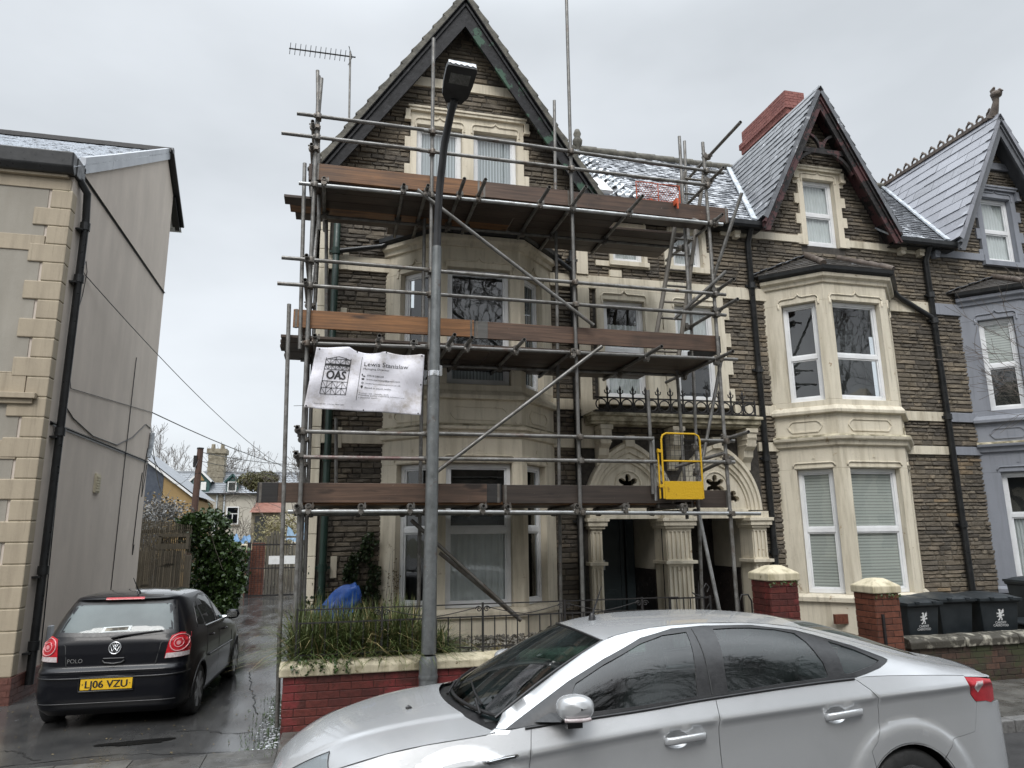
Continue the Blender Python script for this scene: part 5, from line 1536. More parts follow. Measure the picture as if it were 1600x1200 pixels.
mb = MB(); mb.grid(banner_xy, 60, 40); bo = mb.build('sheet', BANNER, ban, recalc=False)
sm = bo.modifiers.new('solid', 'SOLIDIFY'); sm.thickness = 0.002
def on_banner(u, v, off=0.004):
    p = banner_xy(u, v); e = 1e-3
    du = banner_xy(u+e, v)-p; dv = banner_xy(u, v+e)-p
    n = du.cross(dv).normalized()
    if n.y > 0: n = -n
    return p+n*off
def text_mesh(body, size=1.0):
    """outline text as triangles: returns (verts, faces, width)"""
    cu = bpy.data.curves.new('t', 'FONT'); cu.body = body; cu.size = size; cu.resolution_u = 3
    ob = bpy.data.objects.new('t', cu); COL.objects.link(ob)
    dg = bpy.context.evaluated_depsgraph_get(); me = bpy.data.meshes.new_from_object(ob.evaluated_get(dg))
    V = [Vector(v.co) for v in me.vertices]; F = [list(p.vertices) for p in me.polygons]
    bpy.data.objects.remove(ob); bpy.data.curves.remove(cu); bpy.data.meshes.remove(me)
    x0 = min(v.x for v in V) if V else 0; x1 = max(v.x for v in V) if V else 0
    for v in V: v.x -= x0
    return V, F, x1-x0
BW, BH = 1.31, 0.75
def print_text(mb, body, u, v, h, width=None, off=0.004, bold=0.0):
    """print text on the banner with its baseline at (u, v); h = cap height as a fraction of the banner height"""
    V, F, w = text_mesh(body, 1.0)
    sy = h/0.70; sx = (width/w) if width else sy*BH/BW
    if bold:
        for dx, dz in ((-bold, 0), (bold, 0), (0, bold), (0, -bold)):
            mb.add([on_banner(u+p.x*sx+dx, v+p.y*sy+dz, off+0.0003) for p in V], F)
    mb.add([on_banner(u+p.x*sx, v+p.y*sy, off) for p in V], F)
mb = MB()
print_text(mb, 'Lewis Stanislaw', 0.452, 0.735, 0.072, 0.405)
print_text(mb, 'OAS', 0.137, 0.485, 0.135, 0.165, bold=0.004)
mb.build('lettering', INK, ban, recalc=False)
mb = MB()
print_text(mb, 'Managing Director', 0.450, 0.675, 0.030, 0.235)
print_text(mb, '07918 288548', 0.490, 0.565, 0.027, 0.15)
print_text(mb, 'lewis.stanislaw@gmail.com', 0.490, 0.505, 0.025, 0.30)
print_text(mb, 'oceanaccesssolutions.co.uk', 0.485, 0.440, 0.025, 0.315)
print_text(mb, 'Based in south wales', 0.483, 0.365, 0.028, 0.235)
print_text(mb, 'Trusted - Safe - Reliable - Swift', 0.440, 0.275, 0.018, 0.26)
print_text(mb, 'Providing quality scaffolding solutions and', 0.440, 0.245, 0.019, 0.40)
print_text(mb, 'a personal touch', 0.440, 0.208, 0.019, 0.165)
print_text(mb, 'PRINTED BY   LOCAL PRINTERS', 0.075, 0.075, 0.016, 0.255)
mb.build('small_lettering', INK_G, ban, recalc=False)
mb = MB()
def strip(pts, w):
    for i in range(len(pts)-1):
        a, b = Vector(pts[i]), Vector(pts[i+1]); L = Vector(((b.x-a.x)*BW, (b.y-a.y)*BH)).length; n = max(1, int(L/0.05))
        d = Vector(((b.x-a.x)*BW, (b.y-a.y)*BH)).normalized(); nn = Vector((-d.y/BW, d.x/BH))*w/2
        for k in range(n):
            p, q_ = a.lerp(b, k/n), a.lerp(b, (k+1)/n)
            mb.add([on_banner(*(p-nn)), on_banner(*(q_-nn)), on_banner(*(q_+nn)), on_banner(*(p+nn))], [[0, 1, 2, 3]])
strip([(0.425, 0.17), (0.425, 0.90)], 0.005)
# the little scaffold drawing round the initials
gx0, gx1 = 0.108, 0.328
def gx(i, n=5): return gx0+(gx1-gx0)*i/n
for (za, zb_, n) in ((0.24, 0.34, 5), (0.34, 0.445, 5), (0.635, 0.70, 7), (0.725, 0.80, 5)):
    strip([(gx0, za), (gx1, za)], 0.006); strip([(gx0, zb_), (gx1, zb_)], 0.006)
    for i in range(n+1): strip([(gx(i, n), za), (gx(i, n), zb_)], 0.005)
    for i in range(n):
        a, b = gx(i, n), gx(i+1, n); strip([(a, za), (b, zb_)] if i % 2 else [(a, zb_), (b, za)], 0.0045)
strip([(gx0, 0.24), (gx0, 0.80)], 0.008); strip([(gx1, 0.24), (gx1, 0.80)], 0.008)
strip([(gx0, 0.715), (gx1, 0.715)], 0.012); strip([(gx0, 0.80), ((gx0+gx1)/2, 0.84), (gx1, 0.80)], 0.006)
for i in (0, 2, 4, 5): strip([(gx(i), 0.80), (gx(i), 0.825)], 0.008)
mb.build('logo', INK, ban, recalc=False)
# icons beside the contact lines
mb = MB()
def disc(u, v, ru, n=14, sh=None): 
    pts = [(u+ru*cos(2*pi*k/n)/BW, v+ru*sin(2*pi*k/n)/BH) for k in range(n)] if sh is None else [(u+a/BW, v+b/BH) for a, b in sh]
    mb.add([on_banner(*p) for p in pts], [list(range(len(pts)))])
strip([(0.447, 0.592), (0.450, 0.575), (0.462, 0.560), (0.470, 0.562)], 0.010); disc(0.447, 0.592, 0.008); disc(0.469, 0.562, 0.008)
disc(0.458, 0.515, 0, sh=[(-0.015, -0.009), (0.015, -0.009), (0.015, 0.010), (-0.015, 0.010)])
disc(0.456, 0.388, 0, sh=[(0, -0.026), (0.013, -0.004), (0.013, 0.008), (0.006, 0.016), (-0.006, 0.016), (-0.013, 0.008), (-0.013, -0.004)])
strip([(0.447, 0.450), (0.458, 0.468), (0.469, 0.450), (0.458, 0.432), (0.447, 0.450), (0.469, 0.450)], 0.003)
mb.build('icon', INK, ban, recalc=False)
mb = MB()
for u, v in ((0.03, 0.97), (0.37, 0.985), (0.64, 0.985), (0.975, 0.975), (0.015, 0.03), (0.5, 0.02), (0.975, 0.025), (0.985, 0.5)):
    p = on_banner(u, v, 0.002); mb.lathe([(0.009, -0.003), (0.009, 0.003)], p, 10, (0, 1, 0))
mb.tube(on_banner(0.985, 0.5, 0.003), (1.07, 8.48, 3.80), 0.003, 5); mb.tube(on_banner(0.5, 0.02, .003), on_banner(0.5, 0.02, .003)+Vector((0, 0.02, 0.1)), 0.002, 4)
mb.tube(on_banner(0.015, 0.03, .003), (-0.50, 8.47, 3.5), 0.003, 5)
mb.build('eyelet', BLACKTRIM, ban)

# ================================================================ street lamp
lp = thing('street_lamp', 'grey galvanised street lamp with a dark flat LED lantern in front of the scaffold', 'street lamp', (1.02, 7.85, 0.1))
mb = MB(); bx = 1.03
mb.lathe([(0.096, 0.0), (0.096, 0.60), (0.092, 0.63), (0.083, 0.66), (0.078, 0.68)], (1.02, 7.85, 0.10), 20)
mb.path([(1.022, 7.85, 0.80), (1.06, 7.85, 5.35)], [0.078, 0.055], 18)
mb.build('post', LAMPPOST, lp)
mb = MB(); mb.lathe([(0.099, 0), (0.102, 0.02), (0.099, 0.04)], (1.02, 7.85, 0.55), 20); mb.box(0.985, 1.055, 7.745, 7.765, 0.22, 0.52)
mb.build('access_door', LAMPPOST, lp)
mb = MB(); mb.path([(1.06, 7.85, 5.30), (1.06, 7.82, 5.62), (1.07, 7.74, 6.05), (1.10, 7.58, 6.55), (1.155, 7.36, 6.90), (1.165, 7.30, 6.96)], [0.050, 0.046, 0.045, 0.045, 0.045, 0.05], 14)
mb.build('bracket_arm', LAMPDARK, lp)
# lantern seen from below: a flat tapering tray tilted up towards the road
c0 = Vector((1.165, 7.32, 6.93)); fwd_ = Vector((0.055, -0.93, 0.30)).normalized(); sd_ = Vector((1, 0.06, 0)).normalized(); up_ = sd_.cross(fwd_); up_ = up_ if up_.z > 0 else -up_
mb = MB()
out_ = [(-0.10, -0.02), (-0.165, 0.10), (-0.185, 0.30), (-0.19, 0.52), (-0.175, 0.57), (0.175, 0.57), (0.19, 0.52), (0.185, 0.30), (0.165, 0.10), (0.10, -0.02)]
def LP(a, b, h): return c0+sd_*a*0.92+fwd_*b*0.84+up_*h
n = len(out_)
mb.add([LP(a, b, 0.0) for a, b in out_]+[LP(a, b, 0.06) for a, b in out_]+[LP(a*0.9, b*0.96+0.01, 0.085) for a, b in out_],
       [list(range(n)), [2*n+i for i in range(n)]]+[[i, (i+1) % n, n+(i+1) % n, n+i] for i in range(n)]+[[n+i, n+(i+1) % n, 2*n+(i+1) % n, 2*n+i] for i in range(n)])
mb.lathe([(0.055, -0.10), (0.06, 0.06)], LP(0, -0.02, 0.03), 14, fwd_)
lan = mb.build('lantern', LAMPDARK, lp, bevel=0.006)
mb = MB(); mb.add([LP(a, b, -0.006) for a, b in ((-0.125, 0.30), (0.125, 0.30), (0.125, 0.46), (-0.125, 0.46))]+[LP(a, b, 0.004) for a, b in ((-0.125, 0.30), (0.125, 0.30), (0.125, 0.46), (-0.125, 0.46))], [[0,1,2,3],[0,1,5,4],[1,2,6,5],[2,3,7,6],[3,0,4,7]])
mb.build('lens', LENS, lan)
mb = MB(); mb.grid(lambda u, v: LP(-0.168+0.336*u, 0.36+0.215*v, 0.087+0.010*sin(u*pi)*sin(v*pi)+0.003*sin(u*23)), 16, 6)
mb.add([LP(-0.17+0.34*k/16, 0.575+0.004, 0.03+0.012*sin(k*1.9)) for k in range(17)]+[LP(-0.17+0.34*k/16, 0.57, 0.092) for k in range(17)], [[i, i+1, 18+i, 17+i] for i in range(16)])
mb.build('snow_cap', SNOW, lan)
# fixing tape on the post
mb = MB(); mb.lathe([(0.067, 0), (0.068, 0.03), (0.067, 0.06)], (1.047, 7.85, 3.78), 14); mb.box(1.10, 1.13, 7.80, 7.84, 3.78, 3.90); mb.build('tie', CHROME, lp)

# ================================================================ television aerial
ae = thing('tv_aerial', 'thin yagi television aerial on a tall mast behind the left slope of the big gable', 'aerial', (-0.02, 12.0, 8.0))
mb = MB(); mb.tube((0.02, 12.0, 7.9), (-0.04, 12.0, 10.85), 0.019, 8); mb.build('mast', TUBE, ae)
mb = MB(); a, b = Vector((0.06, 12.0, 10.75)), Vector((-1.12, 11.95, 10.70)); mb.tube(a, b, 0.014, 6)
for i in range(12):
    c = a.lerp(b, 0.16+0.84*i/11.2); mb.tube(c+Vector((0.01, -0.05, 0.085)), c-Vector((0.01, -0.05, 0.085)), 0.006, 5)
mb.build('boom', LAMPDARK, ae)
mb = MB()
for s in (-1, 1): mb.path([a+Vector((-0.06, 0, 0)), a+Vector((-0.10, 0.0, 0.11*s)), a+Vector((-0.13, -0.02, 0.20*s))], 0.007, 5); mb.path([a+Vector((-0.08, .1, 0.02)), a+Vector((-0.12, -.1, 0.13*s))], 0.005, 5)
mb.build('reflector', LAMPDARK, ae)
# ================================================================ garden walls, pillars, railings
def wall_thing(name, label, x0, x1, y0, y1, z0, z1, brick, joint, coping, ch=0.12, ov=0.05, seed=1, slabs=None, slope=0.0, bl=0.225):
    t = thing(name, label, 'garden wall', ((x0+x1)/2, (y0+y1)/2, z0))
    mb = MB(); brick_box(mb, x0, x1, y0, y1, z0, z1, bl=bl, d=0.005); b = mb.build('brickwork', brick, t, bevel=0.003)
    mb = MB(); mb.box(x0+0.002, x1-0.002, y0+0.001, y1-0.001, z0, z1-0.001); mb.build('joint', joint, t)
    mb = MB(); rr = random.Random(seed); n = slabs or 1
    for i in range(n):
        a, bx_ = x0-ov+(x1-x0+2*ov)*i/n, x0-ov+(x1-x0+2*ov)*(i+1)/n
        g_ = 0.006 if n > 1 else 0.0
        dz = rr.uniform(-.008, .008) if n > 1 else 0
        k = max(2, int((bx_-a)/0.12))
        W_ = y1-y0+2*ov
        prof = [(-ov, 0.0), (-ov, ch*0.62), (-ov+0.03, ch*0.85), (W_*0.35-ov, ch), (W_*0.65-ov, ch), (W_-ov-0.03, ch*0.85), (W_-ov, ch*0.62), (W_-ov, 0)]
        rows = []
        for j in range(k+1):
            x = a+g_+(bx_-a-2*g_)*j/k
            rows += [(x, y0+p+rr.uniform(-.006, .006), z1+q+dz+rr.uniform(-.006, .006)*(1 if q > 0 else 0)) for p, q in prof]
        m_ = len(prof)
        mb.add(rows, [[j*m_+i2, (j+1)*m_+i2, (j+1)*m_+(i2+1) % m_, j*m_+(i2+1) % m_] for j in range(k) for i2 in range(m_)]+[list(range(m_)), list(range(k*m_, k*m_+m_))], False)
    mb.build('coping', coping, t, bevel=0.012)
    return t
wall_thing('garden_wall', 'low red painted brick wall with a stained cream coping behind the street lamp', -0.43, 3.65, 8.0, 8.24, 0.0, 0.62, BRICK_PAINT, MORTAR_R, COPING, 0.13, 0.045, 3)
wall_thing('garden_wall', 'low mossy brick wall with lichened stone copings in front of the three bins', 7.25, 15.0, 8.10, 8.36, 0.05, 0.52, BRICK_DARK, MORTAR, COPING_D, 0.14, 0.05, 4, slabs=9)
def pillar_thing(label, xc, yc, w, z0, z1, brick, joint, seed):
    t = thing('gate_pillar', label, 'gate pillar', (xc, yc, z0), group='brick gate pillars')
    x0, x1, y0, y1 = xc-w/2, xc+w/2, yc-w/2, yc+w/2
    mb = MB(); brick_box(mb, x0, x1, y0, y1, z0, z1, d=0.006); mb.build('brickwork', brick, t, bevel=0.003)
    mb = MB(); mb.box(x0+.002, x1-.002, y0+.002, y1-.002, z0, z1); mb.build('joint', joint, t)
    mb = MB(); e = 0.03; h = 0.09
    rr = random.Random(seed); J = lambda: rr.uniform(-.008, .008)
    mb.add([(x0-e, y0-e, z1), (x1+e, y0-e, z1), (x1+e, y1+e, z1), (x0-e, y1+e, z1), (x0-e, y0-e, z1+h), (x1+e, y0-e, z1+h), (x1+e, y1+e, z1+h), (x0-e, y1+e, z1+h),
            (xc-0.08+J(), yc-0.08+J(), z1+h+0.085), (xc+0.08+J(), yc-0.08+J(), z1+h+0.09), (xc+0.08, yc+0.08, z1+h+0.09), (xc-0.08, yc+0.08, z1+h+0.085)],
           [[0,1,5,4],[1,2,6,5],[2,3,7,6],[3,0,4,7],[4,5,9,8],[5,6,10,9],[6,7,11,10],[7,4,8,11],[8,9,10,11],[3,2,1,0]])
    mb.build('cap', COPING, t, bevel=0.012)
    mb = MB()
    for k in range(130):
        q = rr.random(); s_ = rr.choice((0, 1))
        p = Vector((x0-0.02+q*(w+0.04), y0-0.03, z1-0.035*rr.random()**1.5-0.01)) if s_ == 0 or True else None
        if rr.random() < 0.25: p = Vector((x1+0.02, y0+rr.random()*w, z1-0.03*rr.random()))
        if rr.random() < 0.6 and not (0.1 < q < 0.75): p.z -= 0.04*rr.random()
        l = 0.014+0.016*rr.random(); mb.tone = rr.random()
        a = Vector((rr.uniform(-1, 1), -0.6*rr.random(), rr.uniform(-1, 1))).normalized()*l; b = Vector((rr.uniform(-1, 1), -0.4, rr.uniform(-1, 0.3))).normalized()*l*0.7
        mb.add([p, p+a*0.5+b*0.5, p+a, p+a*0.5-b*0.5], [[0, 1, 2, 3]])
    mb.build('moss', IVY, t, recalc=False)
    return t
pillar_thing('brick gate pillar painted brighter red, with a pyramid cap, beside the porch', 5.375, 8.14, 0.385, 0.1, 1.42, BRICK_PAINT, MORTAR_R, 5)
pillar_thing('unpainted orange-red brick gate pillar with a pyramid cap beside the bins', 6.84, 8.13, 0.362, 0.1, 1.23, BRICK_RED, MORTAR, 6)
mb = MB(); mb.box(6.72, 6.75, 7.915, 7.945, 0.55, 0.98)
o = mb.build('slot_plate', BLACKIRON, None, loc=(6.8, 7.92, 0.76)); tag(o, 'narrow black metal plate fixed to the orange-red brick pillar', 'plate')

# railing on the wall: lower fence with uprights and a scrolled top rail
rl = thing('railing', 'black wrought iron railing with scrolls on top of the red garden wall', 'railing', (1.8, 8.12, 0.75))
yr = 8.13
mb = MB()
mb.bar((-0.34, yr, 1.12), (3.60, yr, 1.12), 0.020, 0.014); mb.bar((-0.34, yr, 0.80), (3.60, yr, 0.80), 0.020, 0.014)
mb.bar((-0.34, yr, 1.255), (4.05, yr+0.0, 1.255), 0.016, 0.012)
mb.build('rail', BLACKIRON, rl)
for i in range(30):
    x = -0.30+i*0.131
    mb = MB(); mb.tube((x, yr, 0.76), (x, yr, 1.13), 0.0075, 6); mb.build('baluster', BLACKIRON, rl)
for x in (-0.33, 0.55, 1.66, 2.62, 3.58):
    mb = MB(); mb.bar((x, yr, 0.74), (x, yr, 1.27), 0.022, 0.022)
    if x > 0:
        for s in (-1, 1): mb.path([(x+s*(0.006+0.014*k*0.33), yr, 1.14+0.0) if k < 0 else (x+s*(0.045+0.038*(1-k/14)*cos(k*0.75)), yr, 1.20+0.038*(1-k/14)*sin(k*0.75)) for k in range(14)], 0.006, 5)
    mb.build('post', BLACKIRON, rl)
mb = MB()
for xa, xb in ((0.60, 1.62), (1.70, 2.58), (2.66, 3.55)):
    mb.path([(xa+(xb-xa)*k/10, yr, 1.135+0.09*(1 if k in (0, 10) else abs(k-5)/5)**1.3) for k in range(11)], 0.005, 5)
mb.build('swag', BLACKIRON, rl)
# gate at the porch path
gt = thing('garden_gate', 'black wrought iron garden gate with a curled finial left of the red pillar', 'gate', (4.6, 8.15, 0.2))
mb = MB(); mb.bar((3.95, 8.15, 0.2), (3.95, 8.15, 1.25), 0.025, 0.025); mb.bar((4.48, 8.15, 0.2), (4.48, 8.15, 1.26), 0.025, 0.025)
mb.bar((3.95, 8.15, 1.24), (4.48, 8.15, 1.24), 0.018, 0.018); mb.bar((3.95, 8.15, 0.35), (4.48, 8.15, 0.35), 0.018, 0.018)
for i in range(5): mb.tube((4.04+i*0.09, 8.15, 0.35), (4.04+i*0.09, 8.15, 1.24), 0.007, 6)
mb.build('frame', BLACKIRON, gt)
mb = MB()
mb.path([(4.48, 8.15, 1.18), (4.42, 8.15, 1.10), (4.44, 8.15, 1.04), (4.47, 8.15, 1.09)], 0.007, 5)
mb.path([(4.41, 8.15, 1.24), (4.40, 8.15, 1.34), (4.44, 8.15, 1.40), (4.48, 8.15, 1.36), (4.45, 8.15, 1.30)], 0.008, 5)
mb.path([(4.34, 8.15, 1.24), (4.34, 8.15, 1.38), (4.34, 8.15, 1.44)], [0.008, 0.006, 0.001], 5); mb.path([(4.25, 8.15, 1.30), (4.30, 8.15, 1.27), (4.36, 8.15, 1.26)], 0.009, 5)
mb.build('scroll', BLACKIRON, gt)
gt2 = thing('garden_gate', 'black iron gate leaf with two hoops between the porch pillars', 'gate', (5.9, 9.4, 0.2))
mb = MB()
for xx in (5.72, 5.98): mb.path([(xx-0.1, 9.4, 0.3), (xx-0.1, 9.4, 1.05), (xx-0.05, 9.4, 1.14), (xx+0.05, 9.4, 1.14), (xx+0.1, 9.4, 1.05), (xx+0.1, 9.4, 0.3)], 0.012, 6)
mb.bar((5.55, 9.4, 0.8), (6.15, 9.4, 0.8), 0.02, 0.02); mb.build('frame', BLACKIRON, gt2)
# low railing on the pavement side right of A, in front of arches (meter cover)
mb = MB(); mb.path([(7.55, 8.95, 0.36), (7.55, 8.95, 0.82), (7.60, 8.95, 0.88), (7.95, 8.95, 0.88), (8.0, 8.95, 0.82), (8.0, 8.95, 0.36)], 0.011, 6)
o = mb.build('hoop_rail', BLACKIRON, None, loc=(7.78, 8.95, 0.36)); tag(o, 'black hoop rail in front of the cream bay between the two brick pillars', 'rail')

# ================================================================ wheelie bins
def make_bin(label, xc, yc, z0, rot, w=0.56, h=0.86, crest=True, first=None):
    t = thing('wheelie_bin', label, 'bin', (xc, yc, z0), rot+1e-6, group='dark wheelie bins')
    mb = MB(); d = 0.54
    a, b = (w*0.80, d*0.80), (w, d)
    def ring(k, z, e=0.0): return [(-k[0]/2-e, -k[1]/2-e, z), (k[0]/2+e, -k[1]/2-e, z), (k[0]/2+e, k[1]/2+e, z), (-k[0]/2-e, k[1]/2+e, z)]
    V = ring(a, 0.04)+ring(b, h-0.10)+ring(b, h-0.10, 0.02)+ring(b, h-0.05, 0.025)
    mb.add(V, [[3,2,1,0]]+[[4*i+j, 4*i+(j+1) % 4, 4*(i+1)+(j+1) % 4, 4*(i+1)+j] for i in range(3) for j in range(4)])
    mb.build('body', BIN, t, bevel=0.014)
    mb = MB()
    def lid(u, v): 
        x = (u-0.5)*(w+0.07); y = (v-0.5)*(d+0.09)-0.01
        return Vector((x, y, h-0.04+0.055*(1-abs(2*u-1)**3)*(1-abs(2*v-1)**4)+0.02*v))
    mb.grid(lid, 14, 10)
    e = []
    for u, v in [(i/14, 0) for i in range(15)]+[(1, j/10) for j in range(1, 11)]+[(1-i/14, 1) for i in range(1, 15)]+[(0, 1-j/10) for j in range(1, 10)]: e.append(lid(u, v))
    k = len(e); mb.add(e+[p-Vector((0, 0, 0.035)) for p in e], [[i, (i+1) % k, k+(i+1) % k, k+i] for i in range(k)])
    for xa in (-0.15, 0.15): mb.box(xa-0.03, xa+0.03, -d/2-0.07, -d/2-0.03, h-0.055, h-0.025)
    mb.build('lid', BIN, t, recalc=False)
    for s in (-1, 1):
        mb = MB(); mb.lathe([(0.03, -0.025), (0.10, -0.025), (0.10, 0.025), (0.03, 0.025)], (s*(w*0.42), d*0.46, 0.10), 16, (1, 0, 0)); mb.build('wheel', TYRE, t)
    mb = MB(); mb.tube((-w*0.4, d/2+0.06, h-0.06), (w*0.4, d/2+0.06, h-0.06), 0.016, 8); mb.build('handle', BIN, t)
    if crest:
        # white heraldic beast emblem with two lines of council lettering under it
        mb = MB()
        def F(x, z):
            k = (z-0.04)/(h-0.14); yy = -(a[1]/2+(b[1]/2-a[1]/2)*k)-0.004
            return (x, yy, z)
        beast = [[(-0.010, 0), (0.012, 0.004), (0.022, 0.025), (0.018, 0.05), (0.006, 0.072), (0.010, 0.088), (0.0, 0.098), (-0.014, 0.100), (-0.026, 0.09), (-0.018, 0.084), (-0.010, 0.078), (-0.018, 0.06), (-0.020, 0.03)],
                 [(0.010, 0.05), (0.022, 0.085), (0.048, 0.108), (0.040, 0.088), (0.054, 0.090), (0.042, 0.072), (0.053, 0.068), (0.036, 0.056), (0.020, 0.046)],
                 [(-0.018, 0.055), (-0.040, 0.062), (-0.046, 0.054), (-0.036, 0.053), (-0.048, 0.044), (-0.034, 0.045), (-0.018, 0.045)],
                 [(-0.018, 0.032), (-0.036, 0.022), (-0.046, 0.026), (-0.040, 0.014), (-0.030, 0.012), (-0.014, 0.022)],
                 [(-0.010, 0.004), (-0.024, -0.016), (-0.036, -0.018), (-0.030, -0.026), (-0.014, -0.024), (0.002, 0.0)],
                 [(0.006, 0.004), (0.014, -0.014), (0.004, -0.024), (0.024, -0.024), (0.026, -0.008), (0.018, 0.010)],
                 [(0.020, 0.020), (0.036, 0.030), (0.044, 0.020), (0.052, 0.034), (0.044, 0.044), (0.032, 0.040), (0.018, 0.030)]]
        cz = 0.50
        for pl in beast: mb.plate([F(x, cz+z)[0::2] for x, z in pl], [], 0, 0) if False else mb.add([F(x*1.25, cz+z*1.25) for x, z in pl], [list(range(len(pl)))])
        for body, zz in (('CARDIFF', 0.425), ('CAERDYDD', 0.385)):
            V2, F2, w2 = text_mesh(body, 0.045); mb.add([F(p.x-w2/2, zz+p.y) for p in V2], F2)
        mb.build('crest', WHITE, t, recalc=False)
    return t
make_bin('dark wheelie bin with a white winged crest, right against the orange-red pillar', 8.03, 8.95, 0.26, 0.06, h=0.80)
make_bin('plain dark wheelie bin between the two crested bins', 8.72, 9.05, 0.26, -0.03, crest=False, h=0.82)
make_bin('dark wheelie bin with a white winged crest, right of the plain bin', 9.40, 8.95, 0.26, -0.12, w=0.60, h=0.82)
make_bin('big dark wheelie bin in front of the grey bay', 11.0, 9.45, 0.26, 0.15, w=0.66, h=0.98)
make_bin('dark wheelie bin at the right edge, beside the big bin by the grey bay', 11.72, 9.3, 0.26, 0.1, w=0.6, h=1.0, crest=False)
mb = MB(); mb.box(9.95, 10.75, 8.75, 9.35, 0.36, 0.62); mb.box(9.90, 10.80, 8.70, 9.40, 0.62, 0.66)
o = mb.build('recycling_box', BIN, None, loc=(10.35, 9.05, 0.36), bevel=0.02); tag(o, 'low dark lidded box on the ground right of the bins', 'box')
mb = MB()
mb.grid(lambda u, v: (8.85+u*0.7+0.03*sin(v*9), 7.35+v*0.45, 0.11+0.22*(sin(u*pi)**0.5)*(sin(v*pi)**0.5)), 10, 8)
o = mb.build('sack', W_DARK, None, loc=(9.2, 7.55, 0.1)); tag(o, 'dark sack lying on the pavement at the foot of the mossy wall', 'sack')

# ================================================================ garden: long grass, tarpaulin, ivy
def blade(mb, p, h, lean, w, rr):
    q = rr.uniform(0, 2*pi); d = Vector((cos(q), sin(q), 0)); s = Vector((-d.y, d.x, 0))*w
    pts = []
    for k in range(6):
        t = k/5; c = p+d*(lean*t**1.8)+Vector((0, 0, h*(t-min(0.75, 0.55*lean/h)*t**3)))
        pts.append((c, w*(1-t)**0.6))
    V = []; s = s.normalized()
    for c, ww in pts: V += [c-s*ww, c+s*ww]
    mb.add(V, [[2*i, 2*i+1, 2*i+3, 2*i+2] for i in range(5)])
rr = random.Random(41)
gr = thing('long_grass_clump', 'overgrown clump of long strappy grass behind the red wall left of the lamp', 'grass clump', (0.35, 8.45, 0.62))
mb = MB(); md = MB()
for k in range(5200):
    x = -0.36+1.62*rr.random()**1.05; y = 8.20+0.62*rr.random()
    h = rr.uniform(0.30, 0.88)*(1.0 if x < 0.95 else 0.70); m_ = md if rr.random() < 0.16 else mb
    m_.tone = rr.random(); blade(m_, Vector((x, y, 0.60)), h, rr.choice((rr.uniform(0.05, 0.35), rr.uniform(0.3, 0.9))), rr.uniform(0.004, 0.011), rr)
mb.build('green_blade', GRASS, gr, recalc=False); md.build('dry_blade', DEADGRASS, gr, recalc=False)
def leafcloud(mb, n, pos, size, rr, up=0.3):
    for k in range(n):
        p = pos(rr)
        if p is None: continue
        l = size*rr.uniform(0.6, 1.3); mb.tone = min(1, max(0, rr.gauss(0.5, 0.25)))
        a = Vector((rr.gauss(0, 1), rr.gauss(0, 1), rr.gauss(0, 1)+up)).normalized(); b = a.cross(Vector((rr.gauss(0, 1), rr.gauss(0, 1), rr.gauss(0, 1))))
        if b.length < 1e-4: continue
        b = b.normalized()*l*0.42; a = a*l; n_ = a.cross(b).normalized()*l*0.10
        mb.add([p-a*0.5, p+b-n_, p+a*0.5, p-b-n_, p+n_*0.4], [[0, 1, 4], [1, 2, 4], [2, 3, 4], [3, 0, 4]])
iv = thing('wall_ivy', 'dark climbing ivy on the stonework left of the big bay', 'ivy', (0.45, 10.38, 0.6))
mb = MB()
def ivp(r_):
    x = 0.15+0.52*r_.random(); top = 2.15-1.6*abs(x-0.50)
    z = 0.6+(top-0.6)*r_.random()**0.8
    if sin(x*23+z*5)+sin(z*11-x*13) < -0.4: return None
    return Vector((x, 10.40-0.07*r_.random(), z))
leafcloud(mb, 1900, ivp, 0.050, rr); mb.build('foliage', IVY_DARK, iv, recalc=False)
mb = MB()
for k in range(9):
    x = 0.2+0.05*k; mb.path([(x, 10.40, 0.6), (x+0.03*sin(k), 10.39, 1.1), (x+0.06*sin(k*2), 10.39, 1.7+0.05*k)], [0.008, 0.005, 0.002], 5)
mb.build('stem', BARK, iv)
iv2 = thing('trailing_ivy', 'ivy strands trailing over the left end of the red wall coping', 'ivy', (-0.1, 8.0, 0.7))
mb = MB()
strands = [[Vector((-0.05+0.13*j+0.03*sin(j*3+k*0.9), 8.06-0.02*k if k < 5 else 7.945, 0.78-0.012*k if k < 5 else 0.72-(k-5)*0.035*(0.4+0.6*((j*37) % 5)/4))) for k in range(9)] for j in range(-2, 3)]
for s_ in strands: mb.path(s_, 0.003, 4)
mb.build('stem', BARK, iv2)
mb = MB()
def tp(r_):
    s_ = r_.choice(strands); k = r_.randrange(len(s_)-1); return s_[k].lerp(s_[k+1], r_.random())+Vector((r_.gauss(0, .02), -abs(r_.gauss(0, .015)), r_.gauss(0, .015)))
leafcloud(mb, 130, tp, 0.035, rr); mb.build('foliage', IVY, iv2, recalc=False)
